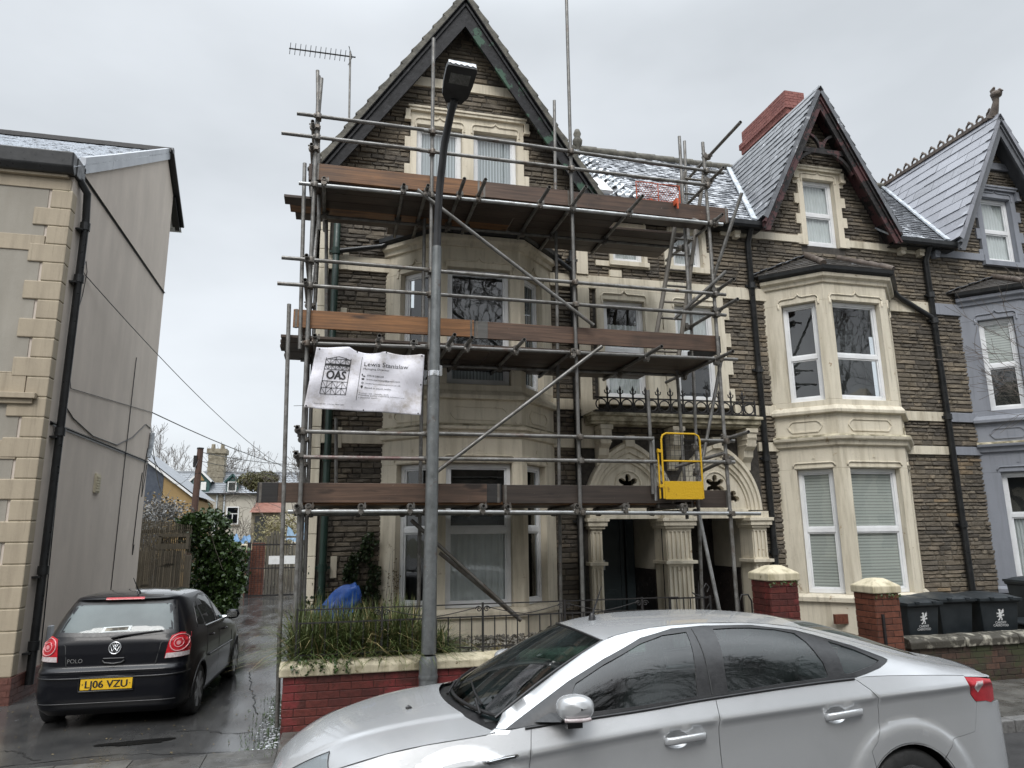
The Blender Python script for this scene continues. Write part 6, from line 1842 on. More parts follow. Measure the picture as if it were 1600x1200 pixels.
# tall spindly weeds against the bay
wd = thing('spindly_weed', 'tall thin dead weeds against the left pier of the big bay', 'weed', (0.78, 10.1, 0.6))
mb = MB(); ml = MB()
for k in range(8):
    x = 0.68+0.28*rr.random(); y = 10.12-0.3*rr.random(); h = rr.uniform(0.7, 1.25)
    P_ = [Vector((x+0.05*sin(k+t*3)*t, y, 0.62+h*t)) for t in (0, .25, .5, .75, 1)]
    mb.path(P_, [0.005, 0.004, 0.003, 0.002, 0.001], 4)
    for j in range(26):
        t = rr.uniform(0.15, 1); i = min(3, int(t*4)); c = P_[i].lerp(P_[i+1], t*4-i); leafcloud(ml, 1, lambda r_: c+Vector((r_.gauss(0, .018), r_.gauss(0, .018), r_.gauss(0, .01))), 0.026, rr)
mb.build('stem', TWIG, wd); ml.build('leaf', BROWNLEAF, wd, recalc=False)
sh = thing('dark_shrub', 'small dark ivy-grown shrub at the foot of the corner quoins behind the grass', 'shrub', (-0.28, 9.6, 0.5))
mb = MB(); leafcloud(mb, 900, lambda r_: Vector((-0.22+r_.gauss(0, .13), 9.7+r_.gauss(0, .16), 0.55+abs(r_.gauss(0, .30)))), 0.06, rr); mb.build('foliage', IVY_DARK, sh, recalc=False)
mb = MB()
for k in range(5): mb.path([(-0.25+0.03*k, 9.7, 0.45), (-0.27+0.05*k, 9.68, 0.75), (-0.33+0.08*k, 9.66, 1.0)], [0.012, 0.008, 0.003], 5)
mb.build('stem', BARK, sh)
# blue tarpaulin bundle
mb = MB()
def tarp(u, v):
    q = 2*pi*v
    ax = Vector((-0.10, 9.55, 1.10)).lerp(Vector((0.36, 9.45, 1.35)), u)
    rad = (0.035+0.105*sin(min(1, u*1.15)*pi*0.72)**0.8)*(1+0.11*sin(q*3+u*5)+0.06*sin(q*5-u*7)+0.03*sin(q*9+u*13))
    if u > 0.97: rad *= 0.55
    return ax+Vector((-0.35*rad*cos(q), rad*0.8*sin(q), rad*1.0*cos(q)))
mb.grid(tarp, 36, 36)
mb.grid(lambda u, v: Vector((-0.16+0.42*u+0.03*sin(v*9), 9.42-0.02*sin(u*20), 1.02+0.16*v+0.12*u*v+0.025*sin(u*14)-0.03*sin(v*7+u*4))), 24, 12)
o = mb.build('tarpaulin', TARP, None, loc=(0.1, 9.5, 0.95), recalc=False); tag(o, 'scrunched bright blue tarpaulin lying in the long grass', 'tarpaulin')
sm = o.modifiers.new('solid', 'SOLIDIFY'); sm.thickness = 0.004
# gravel and rubble in the bed under the bay
mb = MB(); rr = random.Random(8)
for k in range(2600):
    x = 1.15+2.45*rr.random(); y = 8.3+1.5*rr.random(); s_ = 0.008+0.022*rr.random()**2; mb.tone = rr.random()
    c = Vector((x, y, 0.61+0.10*(y-8.22)/2.23+0.02)); 
    mb.add([c+Vector((rr.uniform(.6, 1)*s_*a, rr.uniform(.6, 1)*s_*b, rr.uniform(.5, .9)*s_*d)) for a, b, d in ((1, 0, 0), (0, 1, 0), (-1, 0, 0), (0, -1, 0), (0, 0, 1), (0, 0, -1))],
           [[0,1,4],[1,2,4],[2,3,4],[3,0,4],[1,0,5],[2,1,5],[3,2,5],[0,3,5]])
o = mb.build('garden_gravel', GRAVEL, None, loc=(2.4, 9.0, 0.6), recalc=False); tag(o, 'gravel and rubble in the flower bed under the bay', 'gravel', kind='stuff')
for k, (x, y, tn) in enumerate(((1.9, 8.5, 0), (2.35, 8.55, 1))):
    w_ = thing('garden_weed', ('small dry tuft of weeds in the gravel bed' if tn == 0 else 'low dark leafy weed in the gravel bed near the bay'), 'weed', (x, y, 0.62))
    mb = MB()
    for j in range(90): mb.tone = rr.random(); blade(mb, Vector((x+rr.gauss(0, .03), y+rr.gauss(0, .03), 0.62)), rr.uniform(.08, .22), rr.uniform(.03, .14), 0.004 if tn == 0 else 0.009, rr)
    mb.build('leaf', DEADGRASS if tn == 0 else IVY, w_, recalc=False)
# air bricks under bay B, tidy details on its base
for xa, nm in ((7.62, 0), (8.38, 1)):
    mb = MB(); mb.box(xa-0.11, xa+0.11, 9.725 if nm else 9.84, 9.76 if nm else 9.9, 0.62, 0.76)
    for i in range(4): mb.box(xa-0.09+i*0.05, xa-0.06+i*0.05, (9.72 if nm else 9.835), (9.73 if nm else 9.85), 0.64, 0.74)
    mb.build('air_brick', BRICK_RED, houseB)
# ================================================================ rendered house on the left of the lane
GX, GY0, GY1 = -4.0, 11.1, 17.0
lh = thing('corner_house', 'rendered corner house with buff quoins, black downpipe and a blank gable wall beside the lane', 'house', (GX, GY0, -0.1))
EA, AP, RE = (GY0, 7.42), (16.2, 10.52), (17.0, 9.98)
mb = MB()
prof = [(GY0, 0.25), (GY1, 0.25), RE, AP, EA]
mb.prism([(y, z) for y, z in prof], -13.0, GX, 'yz')
mb.build('wall', RENDER, lh)
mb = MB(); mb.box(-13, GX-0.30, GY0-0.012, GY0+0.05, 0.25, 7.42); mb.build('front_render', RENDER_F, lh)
mb = MB()
brick_box(mb, -13.0, GX+0.035, GY0-0.05, GY1+0.03, -0.12, 0.27, faces='fr', d=0.004); mb.box(-13.0, GX+0.033, GY0-0.048, GY1+0.03, -0.12, 0.268)
mb.build('plinth', BRICK_PLINTH, lh)
# quoins: alternate long and short, with pale joints
mb = MB(); z = 0.27; k = 0
while z < 7.05:
    h = 0.285; L = 0.46 if k % 2 == 0 else 0.26
    mb.box(GX-L, GX+0.022, GY0-0.035, GY0+0.16, z+0.004, min(z+h, 7.12)-0.004); z += h; k += 1
mb.build('quoin', QUOIN, lh, bevel=0.014)
mb = MB(); mb.box(GX-0.255, GX+0.010, GY0-0.022, GY0+0.15, 0.27, 7.12); mb.build('quoin_joint', COPING, lh)
mb = MB()
mb.box(-13, GX-0.02, GY0-0.03, GY0+0.1, 7.12, 7.30); mb.box(-13, GX-0.27, GY0-0.028, GY0+0.1, 6.14, 6.38); mb.box(-13, GX-0.27, GY0-0.028, GY0+0.1, 4.02, 4.30)
mb.box(-13, GX-0.27, GY0-0.028, GY0+0.1, 3.10, 3.36)
mb.build('stone_band', QUOIN, lh, bevel=0.008)
mb = MB(); mb.box(-13, GX-0.10, GY0-0.12, GY0+0.05, 3.94, 4.02); mb.box(-13, GX-0.14, GY0-0.075, GY0+0.05, 3.87, 3.94); mb.box(-13, GX-0.46, GY0-0.025, GY0+0.05, 4.30, 4.325)
mb.box(-13, GX-0.05, GY0-0.10, GY0+0.05, 7.30, 7.36)
mb.build('string_moulding', QUOIN, lh, bevel=0.008)
# bell-cast beads across the gable
for z in (3.66, 7.55):
    mb = MB(); mb.add([(GX, GY0+0.25, z+0.03), (GX, GY1, z+0.03), (GX+0.035, GY1, z), (GX+0.035, GY0+0.25, z), (GX, GY0+0.25, z-0.004), (GX, GY1, z-0.004)], [[0,1,2,3],[3,2,5,4],[0,3,4],[1,5,2]])
    mb.box(GX-0.01, GX+0.006, GY0+0.25, GY1, z-0.03, z-0.004); mb.build('drip_bead', BLACKTRIM if z < 7 else BLACKTRIM, lh)
# roof
mb = MB()
s1 = (AP[1]-EA[1])/(AP[0]-EA[0]); c1 = 1/math.sqrt(1+s1*s1)
O = Vector((-13, EA[0]-0.18, EA[1]+0.12-0.18*s1)); V = Vector((0, c1, s1*c1)); Lr = (AP[0]-EA[0]+0.18)/c1
mb.poly([O, O+Vector((9.05, 0, 0)), O+Vector((9.05, 0, 0))+V*Lr, O+V*Lr])
slates(mb, O+Vector((4.0, 0, 0.006)), (1, 0, 0), V, [(0, 0), (5.05, 0), (5.05, Lr), (0, Lr)], 0.15, 0.22, 0.013, 51)
tp_ = O+V*Lr; s2 = -(AP[1]-RE[1])/(RE[0]-AP[0])
mb.poly([tp_, tp_+Vector((9.05, 0, 0)), tp_+Vector((9.05, 1.75, 1.75*s2)), tp_+Vector((0, 1.75, 1.75*s2))])
ro = mb.build('roof', m_slate('sleet_covered_slate', (0.075, 0.08, 0.088), (0.62, 0.65, 0.69), 0.56), lh)
mb = MB()
for k in range(14):
    mb.path([(-13+k*0.65, AP[0], AP[1]+0.16), (-13+(k+1.02)*0.65, AP[0], AP[1]+0.17)], [0.085, 0.09], 8)
mb.build('ridge_tile', BLACKPIPE, ro)
mb = MB()   # vent cowl on the slope at the far left
p = O+Vector((4.4+0.1, 0, 0))+V*1.2
mb.box(-7.0, -6.45, 12.55, 13.2, 8.35, 9.02); mb.box(-7.05, -6.40, 12.5, 13.25, 9.02, 9.08); mb.build('roof_vent', LEAD, ro, bevel=0.02)
# grey verge panels, black rear verge
def verge(p0, p1, w, name, mat, x=GX):
    mb = MB(); d = (Vector(p1)-Vector(p0)); 
    a, b = Vector((x+0.03, *p0)), Vector((x+0.03, *p1))
    mb.add([a+Vector((-.06, 0, 0)), b+Vector((-.06, 0, 0)), b+Vector((-.06, 0, w)), a+Vector((-.06, 0, w)), a+Vector((.02, 0, 0)), b+Vector((.02, 0, 0)), b+Vector((.02, 0, w)), a+Vector((.02, 0, w))],
           [[3,2,1,0],[4,5,6,7],[0,1,5,4],[1,2,6,5],[2,3,7,6],[3,0,4,7]])
    return mb.build(name, mat, lh)
verge((GY0-0.02+.25, EA[1]-0.03+.15), (12.55, EA[1]-0.03+1.45*s1), 0.28, 'verge_panel', FASCIA); verge((12.56, EA[1]-0.03+1.46*s1), (AP[0]+0.0, AP[1]-0.03), 0.28, 'verge_panel', FASCIA)
verge((AP[0]+0.02, AP[1]+0.05), (17.75, AP[1]+1.55*s2+0.05), 0.2, 'rear_verge', BLACKTRIM); 
mb = MB(); mb.bar((GX-0.0, AP[0]-0.02, AP[1]+0.12), (GX, 17.8, AP[1]+1.6*s2+0.10), 0.26, 0.05, (0, 0.6, 0.8)); mb.bar((GX, 17.0, RE[1]-0.05), (GX, 17.75, RE[1]-0.55), 0.10, 0.06); mb.build('rear_verge_cap', BLACKTRIM, lh)
mb = MB(); mb.box(-13, GX+0.08, AP[0]-0.12, AP[0]+0.1, AP[1]+0.1, AP[1]+0.2); mb.build('ridge_end', BLACKTRIM, lh)
# gutter and downpipe
mb = MB(); mb.sweep([(-13, GY0-0.06), (GX+0.04, GY0-0.06)], [(0.0, 7.34), (0.08, 7.34), (0.16, 7.42), (0.17, 7.66), (0.0, 7.66)])
mb.box(-13, GX+0.05, GY0-0.062, GY0+0.30, 7.36, 7.66)
mb.build('gutter', BLACKPIPE, lh, bevel=0.02)
mb = MB(); mb.path([(GX+0.02, 11.27, 7.40), (GX+0.10, 11.40, 7.25), (GX+0.085, 11.52, 6.85), (GX+0.085, 11.52, 0.10)], 0.056, 12)
for z in (6.75, 5.9, 3.55, 1.6, 0.6): mb.lathe([(0.072, -.06), (0.072, .06)], (GX+0.085, 11.52, z), 12); mb.box(GX, GX+0.09, 11.38, 11.66, z-0.1, z-0.075)
mb.build('downpipe', BLACKPIPE, lh)
# cables and the vent on the gable
def gcable(pts, r=0.006): 
    mb = MB(); mb.path([(GX+0.012, y, z) for y, z in pts], r, 5); return mb.build('cable', BLACKTRIM, lh)
gcable([(15.30, 5.60), (15.28, 5.40), (15.22, 3.4), (15.16, 0.5)], 0.008); gcable([(11.82, 4.05), (11.84, 3.7), (11.92, 2.2), (12.02, 0.55), (12.1, 0.30), (12.25, 0.33), (12.3, 0.5)], 0.008)
gcable([(11.72, 4.02), (12.2, 3.86), (13.2, 3.72), (14.6, 3.74), (15.6, 4.02), (16.5, 4.42), (16.95, 4.40)], 0.010); gcable([(11.7, 4.55), (11.86, 4.45), (11.95, 4.28), (16.9, 4.75)], 0.006)
gcable([(11.68, 5.90), (11.76, 5.78), (11.80, 6.1), (11.95, 6.35), (12.05, 6.2), (11.98, 5.8), (11.88, 5.55), (11.80, 5.72), (11.90, 6.15), (12.0, 6.13)], 0.006)
gcable([(11.72, 4.9), (11.80, 5.0), (11.86, 4.9), (11.84, 4.6), (11.75, 4.5)], 0.006); gcable([(16.85, 3.95), (16.75, 3.6), (16.70, 3.2), (16.74, 2.9), (16.86, 3.3), (16.9, 3.6)], 0.008); gcable([(16.6, 3.4), (16.5, 2.9), (16.42, 1.9), (16.45, 1.7), (16.5, 1.9)], 0.009)
mb = MB(); mb.box(GX, GX+0.03, 13.56, 13.82, 2.80, 3.12)
for i in range(6): mb.box(GX+0.03, GX+0.042, 13.59, 13.79, 2.83+i*0.045, 2.855+i*0.045)
mb.build('wall_vent', COPING, lh)
mb = MB(); mb.box(GX, GX+0.05, 12.20, 12.34, 0.48, 0.78); mb.build('cable_box', FASCIA, lh, bevel=0.01)
mb = MB(); mb.path([(GX+0.02, 16.92, 3.75), (GX+0.05, 16.95, 4.0), (GX+0.05, 16.97, 4.3)], 0.05, 8); mb.build('cable_bracket', LEAD, lh)

# ================================================================ overhead wires
def wire(label, p0, p1, sag, r=0.010):
    p0, p1 = Vector(p0), Vector(p1); mb = MB()
    mb.path([p0.lerp(p1, k/24)-Vector((0, 0, sag*4*(k/24)*(1-k/24))) for k in range(25)], r, 5)
    o = mb.build('overhead_wire', BLACKTRIM, None, loc=p0); tag(o, label, 'wire'); return o
wire('thin overhead wire slanting down from the coiled cable high on the gable to the right', (GX+0.012, 11.99, 6.13), (-1.0, 34.0, 4.55), 0.55, 0.008)
wire('thin overhead wire crossing the sky just above the telegraph pole', (GX+0.012, 16.95, 4.75), (3.5, 62.0, 8.6), 1.3, 0.013)
wire('steep thin wire from the lower gable corner down to the distant roofs', (GX, 16.98, 4.42), (-7.6, 37.0, 4.3), 0.8, 0.010)
wire('thin wire from the gable corner dipping to the telegraph pole', (GX, 16.98, 3.98), (-5.21, 29.95, 5.1), 0.9, 0.008)
wire('thin wire from the telegraph pole crossing above the cream dormered house', (-5.19, 30.0, 5.35), (3.0, 70.0, 10.3), 0.9, 0.016)
wire('lowest thin wire from the telegraph pole across the cream house roof', (-5.19, 30.0, 5.0), (2.5, 60.0, 6.8), 0.4, 0.012)
wire('white service wire looping left from the telegraph pole top', (-5.23, 29.95, 5.2), (-8.6, 48.0, 5.75), 0.9, 0.010)

# ================================================================ lane: fence, bush, gate
def slat_fence(label, p0, p1, z0, z1, n, name='fence', gap=0.25, mat=None, top=None, both=True):
    p0, p1 = Vector((*p0, 0)), Vector((*p1, 0)); d = (p1-p0); L = d.length; u = d/L; nrm = Vector((-u.y, u.x, 0))
    t = thing(name, label, 'fence', (p0.x, p0.y, z0)); rr = random.Random(n)
    mb = MB()
    for i in range(n):
        c = p0+u*(L*(i+0.5)/n); h = z1 if top is None else top((i+0.5)/n)
        mb.tone = rr.random(); w = L/n*(1-gap)
        mb.obox(c+Vector((0, 0, (z0+h)/2))+nrm*rr.uniform(-.004, .004), u*w/2, nrm*0.011, Vector((0, 0, (h-z0)/2+rr.uniform(-.008, .008))))
    mb.build('slat', mat or W_FENCE, t)
    mb = MB()
    for z in (z0+0.3, (z0+z1)/2, z1-0.3): mb.obox((p0+p1)/2+Vector((0, 0, z))+nrm*0.04, u*L/2, nrm*0.025, Vector((0, 0, 0.04)))
    mb.build('rail', mat or W_FENCE, t)
    return t
f1 = slat_fence('weathered slatted timber fence panel across the back of the rendered gable', (-4.5, 19.0), (-3.42, 19.0), -0.1, 1.74, 26)
mb = MB(); mb.box(-3.42, -3.30, 18.94, 19.06, -0.1, 1.62); mb.build('post', W_FENCE, f1)
f2 = slat_fence('taller slatted trellis fence behind the lower slatted panel', (-4.6, 19.5), (-3.42, 19.5), 0.0, 2.5, 26, top=lambda t: 2.5-0.16*t, gap=0.4)
mb = MB(); mb.box(-4.2, -3.45, 19.35, 19.45, 1.76, 1.90); mb.box(-4.15, -4.08, 19.36, 19.44, 1.9, 2.08); mb.box(-4.16, -3.45, 19.36, 19.46, 2.06, 2.14); mb.box(-3.52, -3.45, 19.36, 19.44, 1.9, 2.06); mb.build('shelf', W_FENCE, f2)
slat_fence('dull brown close-boarded fence between the evergreen bush and the lane gate', (-3.35, 26.9), (-3.0, 27.6), -0.15, 1.75, 7, gap=0.06)
slat_fence('pale upright timber boards leaning in a row behind the lane gate', (-2.45, 29.2), (-0.9, 33.0), -0.15, 2.35, 16, gap=0.3, top=lambda t: 2.0+0.3*sin(t*9))
# evergreen bush
bush = thing('evergreen_bush', 'large glossy dark evergreen bush spilling over the fence beside the lane', 'bush', (-3.0, 20.2, -0.1))
rr = random.Random(12)
lobes = [((-3.15, 20.0, 2.15), (0.62, 0.6, 0.62)), ((-2.72, 20.0, 1.5), (0.62, 0.55, 0.55)), ((-2.50, 19.9, 0.95), (0.42, 0.5, 0.55)), ((-3.05, 20.1, 1.25), (0.55, 0.6, 0.8)), ((-2.58, 19.8, 0.35), (0.30, 0.45, 0.35)), ((-2.9, 20.4, 0.6), (0.6, 0.6, 0.7)), ((-3.5, 19.9, 2.35), (0.35, 0.4, 0.30))]
def bpos(r_):
    c, s_ = r_.choice(lobes); d = Vector((r_.gauss(0, 1), r_.gauss(0, 1), r_.gauss(0, 1))).normalized()*(r_.uniform(0.55, 1.04)+ (0.16 if r_.random() < 0.10 else 0))
    return Vector((c[0]+d.x*s_[0], c[1]+d.y*s_[1], c[2]+d.z*s_[2]))
mb = MB(); leafcloud(mb, 9000, bpos, 0.115, rr, 0.5); mb.build('crown', IVY, bush, recalc=False)
mb = MB()
for k in range(9):
    q = k*0.7; mb.path([(-2.95+0.1*cos(q), 20.2+0.1*sin(q), -0.1), (-2.9+0.3*cos(q), 20.2+0.25*sin(q), 0.9), (-2.95+0.5*cos(q), 20.15+0.4*sin(q), 1.9)], [0.04, 0.025, 0.008], 6)
mb.path([(-2.62, 19.35, 1.25), (-2.85, 19.4, 1.8), (-3.0, 19.5, 2.2)], [0.008, 0.007, 0.004], 5)
mb.build('trunk', BARK, bush)
# metal gate and brick pier
gt = thing('lane_gate', 'tall black steel bar gate with a blank white sign closing off the lane', 'gate', (-1.9, 28.5, -0.15))
mb = MB(); mb.box(-3.05, -2.92, 28.44, 28.56, -0.3, 1.86); mb.box(-2.9, 0.2, 28.47, 28.53, 1.74, 1.80); mb.box(-2.9, 0.2, 28.47, 28.53, -0.08, -0.02); mb.box(0.2, 0.3, 28.45, 28.55, -0.3, 1.86); mb.box(-2.9, 0.2, 28.47, 28.53, 0.9, 0.94)
mb.build('frame', BLACKIRON, gt)
mb = MB()
for i in range(26): x = -2.85+i*0.118; mb.tube((x, 28.5, -0.05), (x, 28.5, 1.95), 0.010, 5)
mb.build('bar', BLACKIRON, gt)
mb = MB(); mb.box(-2.27, -1.25, 28.40, 28.42, 1.06, 1.36); mb.build('sign', WHITE, gt)
pr_ = thing('brick_pier', 'red brick pier just behind the left end of the lane gate', 'pier', (-2.7, 29.0, -0.15))
mb = MB(); brick_box(mb, -2.92, -2.48, 28.8, 29.2, -0.15, 1.85); mb.build('brickwork', BRICK_RED, pr_); mb = MB(); mb.box(-2.918, -2.482, 28.802, 29.198, -.15, 1.85); mb.build('joint', MORTAR_L, pr_)
wl_ = thing('yard_wall', 'red brick yard wall with a pale weathered top beside the lane gate', 'wall', (-3.3, 29.5, -0.15))
mb = MB(); brick_box(mb, -3.9, -2.95, 29.4, 29.6, -0.15, 1.55); mb.box(-3.898, -2.952, 29.402, 29.598, -.15, 1.548); mb.build('brickwork', BRICK_RED, wl_)
mb = MB(); mb.box(-3.95, -2.9, 29.35, 29.65, 1.55, 1.78); mb.build('coping', COPING, wl_, bevel=0.03)
for lbl, (x0, x1, y, z0, z1), sd in (('blue plastic sheet sagging behind the yard wall', (-3.95, -3.25, 31.0, 1.85, 2.15), 1), ('blue and pale plastic sheet behind the boards right of the lane gate', (-1.9, -0.6, 32.0, 1.9, 2.6), 2)):
    mb = MB(); mb.grid(lambda u, v: (x0+(x1-x0)*u, y+0.6*v, z0+(z1-z0)*(0.25+0.75*abs(sin(u*5+sd)))*v+0.06*sin(u*17+v*5)), 30, 8)
    o = mb.build('plastic_sheet', rough_mat('washed_blue_sheet', (0.05, 0.12, 0.22), (0.09, 0.18, 0.30), 3, (0.4, 0.5), 0.3, 10) if sd == 1 else rough_mat('faded_blue_sheet', (0.10, 0.17, 0.24), (0.16, 0.24, 0.32), 3, (0.4, 0.5), 0.3, 10), None, loc=(x0, y, z0), recalc=False); tag(o, lbl, 'sheet')

# ================================================================ trees
def bare_tree(name, label, cat, base, h, spread, seed, depth=5, r0=0.14, group=None, lean=(0, 0), first=0.28, mat=TWIG, tmin=0.004, leaf=None):
    t = thing(name, label, cat, base, group=group); rr = random.Random(seed)
    tk, cw = MB(), MB(); tips = []
    def grow(p, d, L, r, lev):
        n = 4; pts = [p]; q = p.copy(); dd = d.copy()
        for i in range(n):
            dd = (dd+Vector((rr.gauss(0, .10), rr.gauss(0, .10), rr.gauss(0.03, .07)))).normalized(); q = q+dd*L/n; pts.append(q.copy())
        rs = [max(tmin, r*(1-0.45*i/n)) for i in range(n+1)]
        (tk if lev < 2 else cw).path(pts, rs, 7 if lev < 2 else (5 if lev < 4 else 3), lev == 0)
        if lev >= depth: tips.append(pts[-1]); return
        k = rr.choice((2, 3, 3)) if lev else rr.choice((4, 5))
        for j in range(k):
            i = rr.choice((2, 3, 4)) if j else 4
            a = rr.uniform(0, 2*pi); s_ = dd.cross(Vector((cos(a), sin(a), 0.3))).normalized()
            nd = (dd*rr.uniform(0.7, 1.1)+s_*spread*rr.uniform(0.5, 1.1)).normalized()
            grow(pts[i], nd, L*rr.uniform(0.58, 0.85), rs[i]*rr.uniform(0.52, 0.72), lev+1)
    grow(Vector(base), Vector((lean[0], lean[1], 1)).normalized(), h*first, r0, 0)
    tk.build('trunk', BARK, t); cw.build('crown', mat, t)
    if leaf:
        mb = MB(); leafcloud(mb, leaf[0], lambda r_: r_.choice(tips)+Vector((r_.gauss(0, leaf[2]), r_.gauss(0, leaf[2]), r_.gauss(0, leaf[2]))), leaf[1], rr); mb.build('foliage', leaf[3], t, recalc=False)
    return t
bare_tree('bare_tree', 'tall bare tree left of the telegraph pole, behind the far slate roof', 'tree', (-14.2, 72, -0.2), 13.5, 0.42, 61, 6, 0.20, tmin=0.014)
bare_tree('bare_tree', 'tall bare tree behind the stone chimney of the cream house', 'tree', (-10.6, 72, -0.2), 13.0, 0.46, 62, 6, 0.20, tmin=0.014)
bare_tree('bare_tree', 'lower spreading bare tree between the pole and the yellow brick gable', 'tree', (-12.6, 70, -0.2), 9.5, 0.55, 66, 6, 0.16, tmin=0.013)
bare_tree('bare_tree', 'gnarled bare tree with spreading branches just left of the scaffold legs', 'tree', (-1.0, 38, -0.2), 8.4, 0.75, 63, 6, 0.13, tmin=0.008, lean=(-.12, 0))
bare_tree('olive_tree', 'thin-stemmed tree with a dense olive-brown crown in front of the cream house', 'tree', (-4.75, 42, -0.2), 5.2, 0.6, 64, 4, 0.11, tmin=0.01, leaf=(10, 0.1, 0.1, OLIVE))
t_ = thing('olive_bush_crown', 'dense olive-green tree crown in front of the right end of the far slate roof', 'tree', (-4.4, 44, 0))
mb = MB(); rr = random.Random(3)
def oc(r_):
    c, s_ = r_.choice((((-4.75, 44, 5.35), (0.75, 0.6, 0.42)), ((-3.9, 44, 5.45), (0.7, 0.6, 0.40)), ((-4.3, 44, 5.05), (0.8, 0.6, 0.4)))); d = Vector((r_.gauss(0, 1), r_.gauss(0, 1), r_.gauss(0, 1))).normalized()*r_.uniform(0.5, 1.06)
    return Vector((c[0]+d.x*s_[0], c[1]+d.y*s_[1], c[2]+d.z*s_[2]))
leafcloud(mb, 3600, oc, 0.13, rr); mb.build('crown', OLIVE, t_, recalc=False)
mb = MB(); mb.path([(-4.35, 44, -0.2), (-4.4, 44, 2.5), (-4.35, 44, 5.0)], [0.10, 0.08, 0.03], 7); mb.build('trunk', BARK, t_)
def scrub(name, label, lobes_, n, size, mat, seed, base):
    t = thing(name, label, 'bush', base); rr = random.Random(seed)
    def f(r_):
        c, s_ = r_.choice(lobes_); d = Vector((r_.gauss(0, 1), r_.gauss(0, 1), r_.gauss(0, 1))).normalized()*r_.uniform(0.25, 1.1)
        return Vector((c[0]+d.x*s_[0], c[1]+d.y*s_[1], c[2]+d.z*s_[2]))
    mb = MB(); leafcloud(mb, n, f, size, rr); mb.build('crown', mat, t, recalc=False)
    mb = MB()
    for c, s_ in lobes_:
        for k in range(12):
            p = f(rr); mb.path([(c[0]+rr.uniform(-.2, .2), c[1], base[2]), ((p.x+c[0])/2+rr.uniform(-.2, .2), (p.y+c[1])/2, (p.z+base[2])/2+0.3), p], [0.02, 0.014, 0.005], 4)
    mb.build('trunk', TWIG, t)
scrub('twiggy_bush', 'pale brown twiggy bush in front of the yellow brick gable', [((-7.2, 32, 3.0), (0.9, 0.8, 0.9)), ((-6.3, 32, 2.5), (0.9, 0.8, 0.7)), ((-6.9, 32, 1.7), (1.2, .8, .8))], 2600, 0.09, BROWNLEAF, 5, (-6.8, 32, -0.2))
scrub('dry_bush', 'pale straw-coloured bush behind the boards by the lane gate', [((-2.9, 36, 2.3), (0.75, .6, .75)), ((-2.1, 36, 2.5), (0.75, .6, .75)), ((-2.6, 36, 1.6), (0.9, .6, .7))], 2400, 0.09, m_leaf('straw_leaf', (0.17, 0.15, 0.07), (0.30, 0.27, 0.15), 0.7), 6, (-2.5, 36, -0.2))
scrub('frosted_bush', 'grey-brown sleet-flecked bush behind the slatted fence at the gable foot', [((-5.2, 22, 2.5), (0.7, .6, .5)), ((-4.7, 22.5, 2.8), (0.7, .6, .4))], 1500, 0.08, m_leaf('frosted_leaf', (0.10, 0.09, 0.07), (0.42, 0.42, 0.42), 0.7), 7, (-5, 22, -0.1))

# ================================================================ far houses
fh = thing('far_house', 'distant cream rendered house with slate roof, two dormers and a stone chimney', 'house', (-6, 55, -0.2))
mb = MB(); mb.box(-12.5, -2.35, 55, 61, -0.2, 5.25); mb.box(-7.6, -7.1, 54.8, 55, -0.2, 5.2) if False else None; mb.build('wall', CREAM_FAR, fh)
mb = MB(); z0, z1 = 5.2, 6.9
mb.poly([(-12.6, 54.8, z0), (-2.2, 54.8, z0), (-2.2, 57.6, z1), (-12.6, 57.6, z1)]); mb.poly([(-12.6, 61, z0), (-2.2, 61, z0), (-2.2, 57.6, z1), (-12.6, 57.6, z1)])
for k in range(11): z = z0+(z1-z0)*k/11; mb.box(-12.6, -2.2, 54.78+2.8*k/11, 54.83+2.8*k/11, z, z+0.03)
mb.box(-12.6, -2.2, 57.5, 57.7, 6.86, 6.98); rf_ = mb.build('roof', SLATE_FAR, fh)
mb = MB(); mb.box(-12.6, -2.2, 54.68, 54.82, 5.10, 5.22); mb.build('gutter', BLACKPIPE, fh)
mb = MB(); mb.box(-9.15, -8.05, 56.2, 57.4, 5.8, 8.35)
for k in range(5): mb.box(-9.17-0.02*(k % 2), -8.03+0.02*(k % 2), 56.18, 57.42, 6.0+k*0.45, 6.28+k*0.45)
mb.box(-9.28, -7.92, 56.1, 57.5, 8.2, 8.55); 
for x in (-8.95, -8.3): mb.lathe([(0.16, 0), (0.13, 0.4)], (x, 56.8, 8.55), 8)
mb.build('chimney', CHIMSTONE, rf_)
def dormer(xc, w, zb, zt, zap, white, board):
    mb = MB(); yf = 54.95
    mb.box(xc-w/2, xc+w/2, yf, 57, zb, zt); mb.prism([(xc-w/2, zt), (xc+w/2, zt), (xc, zap-0.08)], yf+0.02, 57.0); d = mb.build('dormer', board, fh)
    mb = MB()
    for s in (-1, 1): mb.bar((xc, yf-0.05, zap), (xc+s*(w/2+0.16), yf-0.05, zt-0.08), 0.12, 0.17, (0, 1, 0))
    mb.build('barge_board', white, d)
    mb = MB(); 
    for s in (-1, 1): mb.poly([(xc, yf-0.1, zap+0.06), (xc+s*(w/2+0.2), yf-0.1, zt-0.06), (xc+s*(w/2+0.2), 57.2, zt-0.06), (xc, 57.2, zap+0.06)])
    mb.build('dormer_roof', SLATE_FAR, d)
    return d
d = dormer(-9.35, 1.2, 5.24, 6.1, 6.78, WHITEBOARD, TEAL)
mb = MB(); mb.box(-9.75, -9.38, 54.9, 54.94, 5.42, 6.0); mb.box(-9.30, -8.95, 54.9, 54.94, 5.42, 6.0); mb.build('window', CURTAIN, d)
mb = MB(); mb.prism([(-9.62, 6.10), (-9.08, 6.10), (-9.35, 6.5)], 54.9, 54.94); mb.build('tile_panel', YBRICK, d)
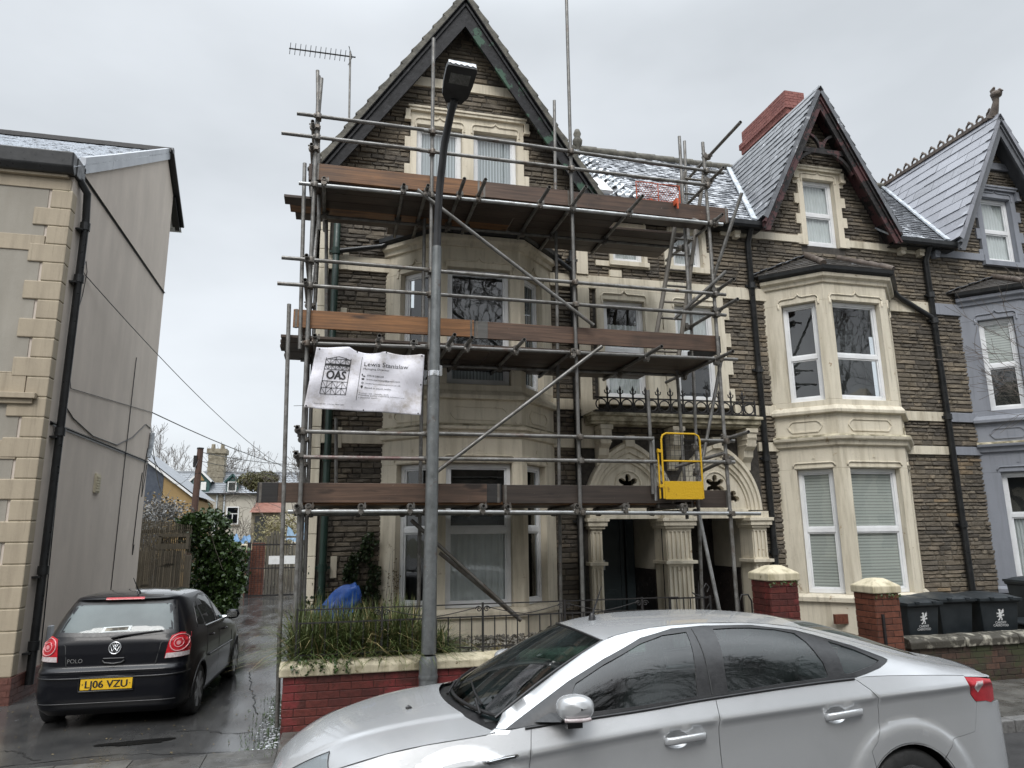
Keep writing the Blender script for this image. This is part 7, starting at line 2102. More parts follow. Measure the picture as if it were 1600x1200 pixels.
d = dormer(-7.20, 0.75, 5.24, 6.05, 6.55, TEAL, TEAL)
mb = MB(); mb.box(-7.50, -6.90, 54.86, 54.90, 5.32, 6.03); w_ = mb.build('window', WHITEBOARD, d)
mb = MB(); mb.box(-7.43, -6.97, 54.84, 54.87, 5.40, 5.66); mb.box(-7.43, -6.97, 54.84, 54.87, 5.72, 5.97); mb.build('pane', GLASS, w_); mb = MB(); mb.box(-7.43, -6.97, 54.85, 54.858, 5.40, 5.97); mb.build('room', DARKROOM, w_)
mb = MB(); mb.box(-7.46, -6.62, 54.9, 54.96, 3.0, 4.25); w_ = mb.build('window', WHITEBOARD, fh)
mb = MB()
for (a, b, c, e) in ((-7.38, -7.07, 3.08, 3.72), (-7.01, -6.70, 3.08, 3.72), (-7.38, -6.70, 3.80, 4.18)): mb.box(a, b, 54.87, 54.91, c, e)
mb.build('pane', m_glass('far_glass', 1.6, (0.06, 0.07, 0.08)), w_)
mb = MB(); mb.box(-7.6, -6.5, 54.85, 55, 2.9, 2.98); mb.box(-8.0, -7.75, 54.9, 55.0, 0, 5.1); mb.box(-10.4, -9.6, 54.93, 55.0, 2.9, 3.4); mb.build('sill', CHIMSTONE, fh)
for x in (-8.15, -7.65, -9.6): mb = MB(); mb.tube((x, 54.9, 1), (x, 54.9, 5.1), 0.05, 6); mb.build('downpipe', LEAD, fh)
yh = thing('far_gabled_house', 'distant yellow brick house gable with a white bargeboard and dark slate-hung side', 'house', (-8, 38, -0.2))
mb = MB(); mb.prism([(-8.15, -0.2), (-6.70, -0.2), (-6.70, 3.9), (-8.15, 5.1)], 38, 44); mb.build('wall', YBRICK, yh)
mb = MB(); mb.prism([(-9.6, 3.0), (-8.15, 3.0), (-8.15, 5.1), (-9.6, 6.2)], 37.98, 44); mb.prism([(-9.6, -.2), (-8.15, -.2), (-8.15, 2.99), (-9.6, 2.99)], 38, 44); mb.build('slate_hung_wall', rough_mat('dark_blue_slate_hanging', (0.035, 0.045, 0.065), (0.06, 0.072, 0.095), 5, (0.4, 0.6), 0.3, 10), yh)
mb = MB(); mb.bar((-9.7, 37.9, 6.36), (-6.6, 37.9, 3.96), 0.1, 0.20, (0, 1, 0)); mb.build('barge_board', WHITEBOARD, yh)
mb = MB(); mb.add([(-9.8, 37.8, 6.55), (-6.55, 37.8, 4.06), (-6.55, 44, 4.06), (-9.8, 44, 6.55)], [[0, 1, 2, 3]]); mb.build('roof', SLATE_FAR, yh)
rs = thing('far_outhouse', 'small distant building with a rusty red roof right of the cream house', 'outbuilding', (-3.7, 42, -.2))
mb = MB(); mb.box(-4.4, -2.9, 42, 45, -0.2, 3.45); mb.build('wall', CHIMSTONE, rs); mb = MB(); mb.add([(-4.5, 41.8, 3.4), (-2.85, 41.8, 3.4), (-2.85, 44, 4.3), (-4.2, 44, 4.3)], [[0, 1, 2, 3]]); mb.build('roof', RUSTROOF, rs)
mb = MB(); mb.box(-4.2, -3.6, 41.95, 42.0, 1.6, 3.2); mb.build('opening', DARKROOM, rs)
# telegraph pole
tp = thing('telegraph_pole', 'dark brown timber telegraph pole in front of the cream dormered house', 'telegraph pole', (-5.25, 30, -0.2))
mb = MB(); mb.path([(-5.30, 30, -0.2), (-5.20, 30, 5.50)], [0.15, 0.115], 12); mb.build('pole', W_POLE, tp)
mb = MB(); mb.box(-5.40, -5.28, 29.85, 30.0, 4.75, 5.2); mb.lathe([(0.13, 0), (0.13, .05)], (-5.2, 30, 5.47), 10); mb.build('terminal_box', BLACKTRIM, tp)
# twigs of a street tree reaching in from the right
bare_tree('street_tree', 'bare street tree whose thin twigs reach in at the right edge of the view', 'tree', (13.6, 7.3, 0.1), 9.5, 0.50, 78, 6, 0.15, tmin=0.0035, lean=(0.0, 0))
# ================================================================ silver saloon: surface functions (x rearward from the front axle, z up)
def lerp_tab(tab, x):
    if x <= tab[0][0]: return tab[0][1]
    for (a, fa), (b, fb) in zip(tab, tab[1:]):
        if x <= b:
            return fa+(fb-fa)*(x-a)/(b-a)
    return tab[-1][1]
def smooth_tab(tab, x):
    """Catmull-Rom through a table"""
    n = len(tab)
    if x <= tab[0][0]: return tab[0][1]
    if x >= tab[-1][0]: return tab[-1][1]
    for i in range(n-1):
        x0, y0 = tab[i]; x1, y1 = tab[i+1]
        if x <= x1:
            h = x1-x0; t = (x-x0)/h
            m0 = (y1-tab[i-1][1])/(x1-tab[i-1][0]) if i > 0 else (y1-y0)/h
            m1 = (tab[i+2][1]-y0)/(tab[i+2][0]-x0) if i < n-2 else (y1-y0)/h
            return (2*t**3-3*t**2+1)*y0+(t**3-2*t**2+t)*h*m0+(-2*t**3+3*t**2)*y1+(t**3-t**2)*h*m1
ZB = [(-1.2, .50), (-1.0, .640), (-0.777, .735), (-0.5, .805), (-0.28, .840), (0.07, .872), (0.32, .905), (1.006, .958), (1.5, 1.004), (2.476, 1.068), (3.0, 1.060), (3.4, 1.035), (3.75, 1.00)]
ZC = [(-1.2, .48), (-0.8, .62), (-0.3, .70), (0.32, .768), (1.0, .845), (1.5, .883), (2.6, .951), (3.3, .985), (3.75, .985)]
ZR = [(0.05, .92), (0.2, .955), (0.58, 1.165), (0.90, 1.322), (1.11, 1.372), (1.4, 1.402), (1.9, 1.402), (2.3, 1.362), (2.7, 1.262), (3.0, 1.175), (3.3, 1.100), (3.6, 1.045), (3.75, 1.02)]
YR = [(0.05, .76), (0.2, .73), (0.58, .64), (0.90, .565), (1.2, .55), (1.6, .545), (2.1, .55), (2.6, .575), (3.0, .62), (3.3, .66), (3.6, .64), (3.75, .58)]
def planW(x):
    if x < 0: return .48+.45*max(0, 1-(min(.999, -x/1.2))**2.4)**(1/2.4)
    if x > 2.95: return .58+.355*max(0, 1-(min(.9995, (x-2.95)/.86))**2.2)**(1/2.2)
    return .93+.005*math.sin((x)/2.95*math.pi)
def side_y(x, z):
    """half width of the silver car at x, z"""
    W = planW(x); zb = smooth_tab(ZB, x); zc = min(smooth_tab(ZC, x), zb-0.01)
    if z <= zb:
        r = [(0.14, .915), (0.22, .955), (0.40, .980), (zc-0.16, .980), (zc-0.035, .990), (zc-0.005, 1.012), (zc+0.005, 1.012), (zb, .955)]
        y = W*lerp_tab(r, z)
        for xc in (-0.05, 2.83):
            d = math.hypot(x-xc, z-0.315)
            if d < 0.50: y += 0.022*min(1.0, (0.50-d)/0.05)*(1-0.25*max(0, (0.42-d)/.08))
        return y
    zr = max(smooth_tab(ZR, x), zb+0.004); yr = smooth_tab(YR, x); yb = W*.955
    s = min(1.0, (z-zb)/(zr-zb))
    return yb+(yr-yb)*(0.46*s+0.54*s**4)
def inset(poly, d):
    n = len(poly); A = sum(poly[i][0]*poly[(i+1) % n][1]-poly[(i+1) % n][0]*poly[i][1] for i in range(n)); sg = 1 if A > 0 else -1
    out = []
    for i in range(n):
        p, q, r_ = Vector(poly[i-1]), Vector(poly[i]), Vector(poly[(i+1) % n])
        e0, e1 = (q-p), (r_-q)
        if e0.length < 1e-7 or e1.length < 1e-7: out.append(tuple(q)); continue
        e0.normalize(); e1.normalize()
        n0, n1 = Vector((-e0.y, e0.x))*sg, Vector((-e1.y, e1.x))*sg
        m_ = n0+n1
        if m_.length < 0.2: out.append(tuple(q)); continue
        m_.normalize(); out.append(tuple(q+m_*(d/max(0.4, m_.dot(n0)))))
    return out
def densify(poly, step):
    out = []
    for i in range(len(poly)):
        a, b = Vector(poly[i]), Vector(poly[(i+1) % len(poly)]); n = max(1, int((b-a).length/step))
        for k in range(n): out.append(tuple(a.lerp(b, k/n)))
    return out
def pt_in(p, lp):
    c = False; n = len(lp); j = n-1
    for i in range(n):
        if (lp[i][1] > p[1]) != (lp[j][1] > p[1]) and p[0] < (lp[j][0]-lp[i][0])*(p[1]-lp[i][1])/(lp[j][1]-lp[i][1])+lp[i][0]: c = not c
        j = i
    return c
def skin(mb, poly, fmap, step=0.06, gap=0.002, depth=0.02, lines=(), holes=()):
    """triangulated panel: poly in 2D, fmap(a, b, off) -> 3D; returned edge turns inward by depth"""
    P = densify(inset(poly, gap), step)
    loops = [P]+[densify(h, step) for h in holes]
    vs, es = [], []
    for lp in loops:
        b = len(vs); vs += [Vector(p) for p in lp]; es += [(b+i, b+(i+1) % len(lp)) for i in range(len(lp))]
    for ln in lines:
        pts = []
        for a, b in zip(ln, ln[1:]):
            a, b = Vector(a), Vector(b); n = max(1, int((b-a).length/step)); pts += [a.lerp(b, k/n) for k in range(n)]
        pts.append(Vector(ln[-1])); pts = [p for p in pts if pt_in(p, inset(P, 0.012))]
        b = len(vs); vs += pts; es += [(b+i, b+i+1) for i in range(len(pts)-1)]
    inner = inset(P, step*0.5)
    x0, x1 = min(p[0] for p in P), max(p[0] for p in P); z0, z1 = min(p[1] for p in P), max(p[1] for p in P)
    j = 0; z = z0+step*0.5
    while z < z1:
        x = x0+(step*0.5 if j % 2 else 0.0)
        while x < x1:
            if pt_in((x, z), inner) and not any(pt_in((x, z), h) for h in holes) and not (lines and near_line(x, z)): vs.append(Vector((x, z)))
            x += step
        z += step*0.87; j += 1
    r = geometry.delaunay_2d_cdt(vs, es, [], 0, 1e-6)
    ov = r[0]; tri = []
    for f in r[2]:
        c = sum((ov[i] for i in f), Vector((0, 0)))/len(f)
        if pt_in(c, loops[0]) and not any(pt_in(c, h) for h in loops[1:]): tri.append(list(f))
    b0 = len(mb.v); e = 1e-3
    pts = [fmap(p[0], p[1], 0.0) for p in ov]; nn = []
    for p, q in zip(ov, pts):
        du = fmap(p[0]+e, p[1], 0.0)-fmap(p[0]-e, p[1], 0.0); dv = fmap(p[0], p[1]+e, 0.0)-fmap(p[0], p[1]-e, 0.0)
        k = du.cross(dv); k.normalize(); o_ = fmap(p[0], p[1], 0.01)-q
        nn.append(-k if k.dot(o_) < 0 else k)
    for t in tri:
        a, b, c = (pts[i] for i in t[:3])
        if (b-a).cross(c-a).dot(nn[t[0]]) < 0: t.reverse()
    mb.add(pts, tri, True)
    for i, k in enumerate(nn): mb.nr[b0+i] = k
    if depth:
        for lp in loops:
            n = len(lp)
            mb.add([fmap(p[0], p[1], 0.0) for p in lp]+[fmap(p[0], p[1], -depth) for p in lp], [[i, (i+1) % n, n+(i+1) % n, n+i] for i in range(n)])
    return mb

def SPLIT(hx, hz):
    out = []
    for ln_ in LINES:
        a = [p for p in ln_ if p[0] < hx-0.15]; b = [p for p in ln_ if p[0] > hx+0.05]
        ok = all(math.hypot(p[0]-hx+0.055, (p[1]-hz)*1.5) > 0.11 for p in ln_)
        out += [ln_] if ok else [q for q in (a, b) if len(q) > 1]
    return out
def near_line(x, z):
    d = z-smooth_tab(ZC, x)
    if -0.18 < d < 0.08: return True
    return any(0.35 < math.hypot(x-xc_, z-0.315) < 0.545 for xc_ in (-0.05, 2.83))

car = thing('parked_car', 'silver saloon car beaded with rain, parked across the foreground in front of the red wall', 'car', (0.87, 5.22, -0.0195), rot=(R_(-1.2), 0, -0.04))
def SM(s):
    return lambda x, z, o=0.0: Vector((x, s*(side_y(x, z)+o), z))
def top_pt(x, t, o=0.0):
    """upper surfaces behind the windscreen: t = -1..1 across"""
    zr, yr = smooth_tab(ZR, x), smooth_tab(YR, x); zc = smooth_tab(ZCEN, x)
    return Vector((x, t*yr, zr+(zc-zr)*(1-abs(t)**2.3)+o))
ZCEN = [(0.8, 1.372), (1.1, 1.410), (1.4, 1.430), (1.9, 1.436), (2.3, 1.410), (2.7, 1.350), (3.0, 1.270), (3.3, 1.165), (3.55, 1.082), (3.72, 1.055), (3.85, 1.04)]
HC = [(-1.22, .50), (-1.17, .61), (-1.02, .715), (-0.81, .800), (-0.62, .850), (-0.37, .893), (-0.2, .916), (-0.07, .932), (0.2, .950)]
HE = [(-1.22, .47), (-1.1, .575), (-0.95, .665), (-0.777, .733), (-0.5, .806), (-0.28, .842), (0.07, .876), (0.2, .90)]
def belt(x): return smooth_tab(ZB, x)
def arc(xc, zc, r, a0, a1, n=14): return [(xc+r*cos(R_(a0+(a1-a0)*i/n)), zc+r*sin(R_(a0+(a1-a0)*i/n))) for i in range(n+1)]
ARC_R = 0.342
crease = [(x, smooth_tab(ZC, x)) for x in [-0.2+0.1*i for i in range(38)]]
crease2 = [(x, z-0.05) for x, z in crease]
LINES = [[(-0.9+0.04*i, smooth_tab(ZC, -0.9+0.04*i)+o) for i in range(112)] for o in (-0.16, -0.10, -0.06, -0.035, -0.020, -0.005, 0.005, 0.030, 0.060)]
for xc_ in (-0.05, 2.83):
    for r_ in (0.37, 0.40, 0.425, 0.45, 0.475, 0.50, 0.525): LINES.append([(xc_+r_*cos(pi*k/44), 0.315+r_*sin(pi*k/44)) for k in range(45)])
bl = lambda a, b, n=10: [(a+(b-a)*i/n, belt(a+(b-a)*i/n)) for i in range(n+1)]
P_FEND = [(-0.98, .40)]+[(-0.95, 0.55), (-1.0, 0.638), (-0.777, .731), (-0.5, .804), (-0.28, .840), (0.07, .872), (0.13, .90), (0.19, .893)]+bl(0.22, 0.338, 3)+[(0.325, .80), (0.315, .69), (0.315, .22)]+arc(-0.05, .315, ARC_R, -14, 180, 18)+[(-0.392, .24), (-0.98, .24)]
P_FD = bl(0.338, 1.515, 12)+[(1.508, .80), (1.516, .60), (1.50, .22), (0.315, .22), (0.315, .69), (0.325, .80)]
P_RD = bl(1.515, 2.499, 10)+[(2.589, .998), (2.629, .948), (2.634, .85), (2.626, .752), (2.590, .69), (2.539, .635)]+arc(2.83, .315, ARC_R, 141, 196, 6)+[(2.47, .22), (1.50, .22), (1.516, .60), (1.508, .80)]
P_QP = bl(2.499, 3.365, 10)+[(3.363, .971), (3.37, .923), (3.411, .877), (3.423, .873), (3.40, .78), (3.371, .691), (3.27, .678), (3.169, .667)]+arc(2.83, .315, ARC_R, 46, 141, 10)+[(2.539, .635), (2.590, .69), (2.626, .752), (2.634, .85), (2.629, .948), (2.589, .998)]
P_BUM = [(3.169, .667), (3.27, .678), (3.371, .691), (3.40, .78), (3.423, .873), (3.52, .868), (3.60, .85), (3.78, .83), (3.80, .60), (3.79, .40), (3.70, .26), (3.30, .23), (3.17, .24)]+arc(2.83, .315, ARC_R, 0, 45, 7)
P_SILL = [(0.315, .22), (1.50, .22), (2.47, .22), (2.47, .15), (0.32, .15)]
# greenhouse: dark door frames and pillars, glass, silver pillars
TOPD = [(0.187, .895), (0.360, .985), (0.607, 1.116), (0.863, 1.231), (1.145, 1.337), (1.387, 1.383), (1.620, 1.393), (1.975, 1.385), (2.282, 1.345), (2.406, 1.312), (2.655, 1.238), (2.822, 1.167)]
BOTD = [(2.842, 1.154), (2.824, 1.144), (2.731, 1.113), (2.60, 1.084), (2.499, 1.064)]+bl(2.499, 0.338, 16)[1:]+[(0.25, .898)]
P_DLO = TOPD+BOTD
G_F = [(0.61, 1.056), (0.649, 1.108), (0.853, 1.203), (1.128, 1.308), (1.30, 1.350), (1.475, 1.364), (1.435, 1.18), (1.400, 1.010), (1.02, .978), (0.72, .958), (0.60, .966)]
G_R = [(1.675, 1.374), (1.83, 1.376), (1.957, 1.372), (2.13, 1.355), (2.259, 1.329), (2.29, 1.28), (2.33, 1.16), (2.329, 1.078), (2.0, 1.058), (1.609, 1.026), (1.63, 1.18)]
G_Q = [(2.477, 1.275), (2.637, 1.219), (2.765, 1.153), (2.72, 1.136), (2.509, 1.094), (2.45, 1.092)]
def rail_side(xs): return [(x, smooth_tab(ZR, x)) for x in xs]
P_RAIL = rail_side([0.2, .4, .58, .75, .90, 1.0, 1.11, 1.25, 1.4, 1.6, 1.9, 2.1, 2.3, 2.5, 2.7, 2.85, 3.0, 3.15, 3.3, 3.42, 3.54, 3.64])+[(3.64, 1.003), (3.50, 1.018), (3.365, 1.030), (3.365, belt(3.365))]+bl(3.365, 2.499, 10)[1:-1]+[(2.499, 1.064), (2.60, 1.084), (2.731, 1.113), (2.824, 1.144), (2.842, 1.154)]+TOPD[::-1]+[(0.13, .90)]
LAMP = [(3.363, .971), (3.365, 1.03), (3.50, 1.016), (3.60, 1.0), (3.63, .93), (3.63, .86), (3.58, .85), (3.52, .868), (3.423, .873), (3.411, .877), (3.37, .923)]
for s in (-1, 1):
    F = SM(s)
    for nm, P, mt in (('front_wing', P_FEND, SILVER), ('quarter_panel', P_QP, SILVER), ('rear_bumper', P_BUM, SILVER), ('roof_rail', P_RAIL, SILVER)):
        mb = MB(); skin(mb, P, F, 0.04, 0.0015, 0.02, LINES if nm != 'roof_rail' else []); mb.build(nm, mt, car)
    for nm, P, hx in (('front_door', P_FD, 1.285), ('rear_door', P_RD, 2.376)):
        hz = 0.79 if hx < 2 else 0.864
        mb = MB(); cup = [(hx-0.055+0.080*cos(2*pi*k/24), hz-0.005+0.050*sin(2*pi*k/24)) for k in range(24)]; skin(mb, P, F, 0.04, 0.0025, 0.02, [[p for p in ln_ if math.hypot(p[0]-hx+0.055, (p[1]-hz)*1.5) > 0.10] for ln_ in SPLIT(hx, hz)], [cup]); d = mb.build(nm, SILVER, car)
        # handle: bar over a dished recess
        mb = MB()
        def hp(u, v, o): return F(hx+u, hz+v+u*0.085, o)
        n_ = 10
        for i in range(n_):
            pass
        hb_ = [(-0.135, 0.0, 0.012), (-0.12, 0.0, 0.030), (-0.05, 0.002, 0.044), (0.05, 0.002, 0.044), (0.115, 0.0, 0.036), (0.135, 0, 0.012)]
        rings = []
        for u, v, o in hb_:
            rings.append([hp(u, v-0.022, o-0.008), hp(u, v-0.012, o+0.002), hp(u, v+0.014, o+0.002), hp(u, v+0.024, o-0.008), hp(u, v+0.014, o-0.020), hp(u, v-0.012, o-0.020)])
        V_ = [p for rr_ in rings for p in rr_]
        mb.add(V_, [[i*6+j, i*6+(j+1) % 6, (i+1)*6+(j+1) % 6, (i+1)*6+j] for i in range(5) for j in range(6)]+[[0, 1, 2, 3, 4, 5], [30, 31, 32, 33, 34, 35][::-1]], True)
        mb.build('handle', SILVER, d)
        mb = MB()
        mb.grid(lambda u, v: hp(-0.055+0.085*(2*u-1), 0.052*(2*v-1), 0.0025 if max(abs(2*u-1), abs(2*v-1)) > 0.99 else 0.0015), 1, 1) if False else None
        mb.grid(lambda u, v: F(hx-0.055+0.081*u*cos(2*pi*v), hz-0.005+0.051*u*sin(2*pi*v), -0.034*(1-u**2.2)), 6, 24)
        mb.build('handle_cup', SILVER_CUP, d)
    mb = MB(); skin(mb, P_SILL, lambda x, z, o=0: F(x, z, o-0.012), 0.06, 0.001, 0.02); mb.build('sill', BLACKTRIM, car)
    mb = MB(); skin(mb, P_DLO, lambda x, z, o=0: F(x, z, o-0.003), 0.04, 0.001, 0.012, [], [G_F, G_R, G_Q]); fr_ = mb.build('window_frame', BLACKTRIM, car)
    mb = MB()
    P_ = bl(0.30, 2.50, 20); mb.path([F(x, z-0.006, 0.004) for x, z in P_], 0.0085, 6); mb.build('belt_moulding', BLACKTRIM, fr_)
    for x0, z0, x1, z1, nm in ((1.525, 1.38, 1.50, 1.02, 'pillar_joint'),):
        mb = MB(); mb.path([F(x0+(x1-x0)*k/8, z0+(z1-z0)*k/8, 0.0005) for k in range(9)], 0.0035, 4); mb.build(nm, DARKROOM, fr_)
    for nm, P in (('front_door_glass', G_F), ('rear_door_glass', G_R), ('quarter_glass', G_Q)):
        mb = MB(); skin(mb, inset(P, -0.004), lambda x, z, o=0: F(x, z, o-0.010), 0.06, 0.0, 0.0); mb.build(nm, CARGLASS, car)
    mb = MB(); skin(mb, LAMP, lambda x, z, o=0: F(x, z, o+0.004), 0.03, 0.001, 0.02); lam = mb.build('tail_lamp', LAMPRED, car)
    mb = MB(); skin(mb, [(3.40, .965), (3.43, 1.0), (3.50, 1.0), (3.47, .955), (3.44, .93)], lambda x, z, o=0: F(x, z, o+0.007), 0.02, 0.0, 0.01); mb.build('clear_lens', LAMPCLEAR, lam)
    # side vent badge on the wing
    mb = MB(); bd = [(0.032, .757), (0.245, .778), (0.255, .768), (0.236, .750), (0.073, .730), (0.045, .742)]
    skin(mb, bd, lambda x, z, o=0: F(x, z, o+0.003), 0.03, 0.0, 0.01); b_ = mb.build('wing_badge', CHROME, car)
    mb = MB(); skin(mb, inset(bd, 0.007), lambda x, z, o=0: F(x, z, o+0.0045), 0.03, 0.0, 0.0); mb.build('badge_inlay', BLACKTRIM, b_)
    mb = MB(); mb.path([F(0.075+0.15*k/5, .7515+0.0145*k/5, 0.006) for k in range(6)], 0.003, 5); mb.build('badge_bar', CHROME, b_)
    # door mirror
    mr = MB()
    mx, mz = 0.56, 1.012; my = side_y(mx, 1.0)
    def mir(u, v):
        q = 2*pi*v; k = (max(0.0, 1-abs(2*u-1)**2.6))**0.5
        cq, sq = math.copysign(abs(cos(q))**0.7, cos(q)), math.copysign(abs(sin(q))**0.75, sin(q))
        return Vector((mx-0.118*k*cq*(1.0 if cq > 0 else 0.85)+0.02, s*(my+0.065+0.20*u), mz+0.014*u+0.012*cq*sq+0.074*k*sq*(1.0-0.22*max(0, cq))))
    mr.grid(mir, 18, 24); mo = mr.build('mirror', SILVER, car)
    mb = MB()
    mb.box(mx-0.045, mx+0.045, min(s*(my-0.02), s*(my+0.20)), max(s*(my-0.02), s*(my+0.20)), 0.915, 0.945)
    mb.add([Vector(p) for p in ((0.36, s*(my+0.03), 0.925), (0.60, s*(my+0.005), 0.945), (0.60, s*(my+.03), 0.915), (0.62, s*(my+0.10), 0.96), (0.50, s*(my+0.12), 0.935), (0.46, s*(my+0.02), 0.97))], [[0, 1, 5], [0, 2, 4], [1, 3, 2], [0, 4, 5], [5, 4, 3], [5, 3, 1], [2, 3, 4]])
    mb.build('mirror_arm', BLACKTRIM, mo)
    mb = MB(); mb.path([(mx-0.07+0.15*k/6, s*(my+0.235+0.02*sin(k*.5)), mz-0.045) for k in range(7)], 0.011, 8); mb.build('indicator', LAMPCLEAR, mo)
    # wheels
    for xc in (-0.05, 2.83):
        w = MB(); c_ = (xc, s*0.80, 0.315); R0 = 0.315
        w.lathe([(0.215, -0.10), (0.29, -0.105), (R0-.008, -0.085), (R0, -0.05), (R0, 0.05), (R0-.008, 0.085), (0.29, 0.105), (0.215, 0.10)], c_, 40, (0, 1, 0)); wo = w.build('wheel', TYRE, car)
        w = MB(); w.lathe([(0.22, -0.10), (0.222, 0.10)], c_, 32, (0, 1, 0))
        for k in range(10):
            q = 2*pi*k/10; dq = 0.13*(1 if k % 2 else -1)
            a = Vector((xc+0.04*cos(q), s*0.885, 0.315+0.04*sin(q))); b = Vector((xc+0.215*cos(q+dq), s*0.89, 0.315+0.215*sin(q+dq))); w.bar(a, b, 0.032, 0.02, (0, 1, 0))
        w.lathe([(0.0, 0.012), (0.045, 0.01), (0.055, -0.012)], (xc, s*0.885, 0.315), 16, (0, s, 0)); w.build('rim', ALLOY, wo)
        li = MB(); li.grid(lambda u, v: Vector((xc+(ARC_R+0.012)*cos(u*pi*1.16-0.26), s*(0.60+0.335*v), 0.315+(ARC_R+0.012)*sin(u*pi*1.16-0.26))), 24, 2); li.build('arch_liner', BLACKTRIM, car)
# upper body
def hood_pt(u, t, o=0.0):
    xe = 0.13+0.0*abs(t); xr = -0.10+0.23*abs(t)**2.2; xn = -1.215+0.235*abs(t)**2.4
    x = xn+(xr-xn)*u
    ye = side_y(max(-1.19, min(x, 0.13)), smooth_tab(ZB, max(-1.19, x))-0.004)-0.002
    ze, zc = smooth_tab(HE, x), smooth_tab(HC, x)
    y = t*ye
    z = ze+(zc-ze)*(1-abs(t)**2.6)
    # raised centre between two swage lines that run from the lamps to the pillars
    yc = 0.47+0.10*max(0, (x+0.9)); d = (abs(y)-yc)
    z += 0.011*(1-min(1, max(0, (d+0.02)/0.04)))*min(1, max(0, (x+1.15)/0.3))
    return Vector((x, y, z+o))
mb = MB(); mb.grid(lambda u, v: hood_pt(u, -1+2*v), 50, 90); bo_ = mb.build('bonnet', SILVER, car)
mb = MB(); p = hood_pt(0.80, -0.02)
for yy in (-0.22,): 
    p = hood_pt(0.78, yy/0.86); mb.path([p+Vector((-.02, 0, 0.006)), p+Vector((0.0, 0, .014)), p+Vector((0.02, 0.0, 0.006))], [0.006, 0.012, 0.006], 8)
mb.build('washer_jet', BLACKTRIM, bo_)
# nose below the bonnet
mb = MB(); mb.grid(lambda u, v: (lambda t: Vector((hood_pt(0, t).x-0.012*sin(u*pi)+(0.05*u**3), hood_pt(0, t).y, hood_pt(0, t).z*(1-u)+0.20*u)))(-1+2*v), 10, 40); mb.build('front_bumper', SILVER, car)
for s in (-1, 1):
    mb = MB(); mb.grid(lambda u, v: hood_pt(-0.005+0.26*v*(1-0.4*u), s*(0.72+0.27*u), 0.004), 10, 8); mb.build('headlamp', HEADGLASS, car)
    mb = MB(); mb.path([hood_pt(0.26*k/8*(1-0.4*0), s*0.72, 0.006) for k in range(9)]+[hood_pt(0.26*(1-0.4*k/4), s*(0.72+0.27*k/4), 0.006) for k in range(5)], 0.003, 5); mb.build('headlamp_seal', BLACKTRIM, car)
# scuttle
mb = MB(); mb.grid(lambda u, v: (lambda t: hood_pt(1.0, t*0.97)+Vector((0.005+0.11*u, 0, -0.028+0.018*u)))(-1+2*v), 3, 30); mb.build('scuttle', BLACKTRIM, car)
def ws_pt(u, t, o=0.0):
    xb = -0.03+0.19*abs(t)**2.0; xt = 0.80+0.115*abs(t)**2
    zb_ = 0.925+0.012*(1-abs(t)); zt = smooth_tab(ZCEN, 0.8)-(smooth_tab(ZCEN, .8)-1.318)*abs(t)**2.2
    yb, yt = 0.735, 0.555
    x = xb+(xt-xb)*u; y = t*(yb+(yt-yb)*u); z = zb_+(zt-zb_)*u+0.022*sin(u*pi)
    return Vector((x, y, z+o))
mb = MB(); mb.grid(lambda u, v: ws_pt(u, (-1+2*v)*0.985), 20, 30); wsg = mb.build('windscreen', CARGLASS, car, recalc=False)
mb = MB(); k_ = [ws_pt(u/20, -0.985, 0.003) for u in range(21)]; mb.path(k_, 0.009, 6); mb.path([ws_pt(u/20, 0.985, 0.003) for u in range(21)], 0.009, 6); mb.path([ws_pt(0.99, -0.985+1.97*u/20, 0.003) for u in range(21)], 0.008, 6); mb.path([ws_pt(0.02, -0.985+1.97*u/20, 0.0) for u in range(21)], 0.012, 6)
mb.build('windscreen_seal', BLACKTRIM, car)
for ya, yb in ((-0.60, -0.06), (0.06, 0.62)):
    mb = MB(); mb.path([ws_pt(0.04, ya/0.735*0.9, 0.02), ws_pt(0.10, (ya+yb)/2/0.73, 0.022), ws_pt(0.16, yb/0.73, 0.020)], [0.009, 0.008, 0.006], 6); mb.path([ws_pt(-0.02, ya/0.735, 0.01), ws_pt(0.05, (ya*0.7+yb*.3)/0.73, 0.03)], 0.010, 6); mb.build('wiper', BLACKTRIM, car)
# roof, rear glass, boot
def roof_pt(u, v, o=0.0):
    t = -1+2*v; x0 = 0.80+0.115*abs(t)**2; x1 = 2.42; x = x0+(x1-x0)*u
    if u < 1e-6:
        p = ws_pt(1.0, t); return p
    q_ = top_pt(x, t, o); 
    k = min(1, u/0.10); w0 = ws_pt(1.0, t)
    return q_ if k >= 1 else Vector((q_.x, w0.y+(q_.y-w0.y)*k, q_.z))
mb = MB(); mb.grid(roof_pt, 40, 30); mb.build('roof', SILVER, car)
mb = MB(); mb.grid(lambda u, v: top_pt(2.42+0.86*u, (-1+2*v)*0.86, -0.002), 16, 24); mb.build('rear_screen', CARGLASS, car)
for s in (-1, 1):
    mb = MB(); mb.grid(lambda u, v: top_pt(2.42+0.86*u, s*(0.86+0.14*v)), 24, 6); mb.build('rear_pillar', SILVER, car)
mb = MB(); mb.grid(lambda u, v: top_pt(3.28+(0.50-0.13*abs(-1+2*v)**2.5)*u, (-1+2*v)), 16, 24); mb.build('boot_lid', SILVER, car)
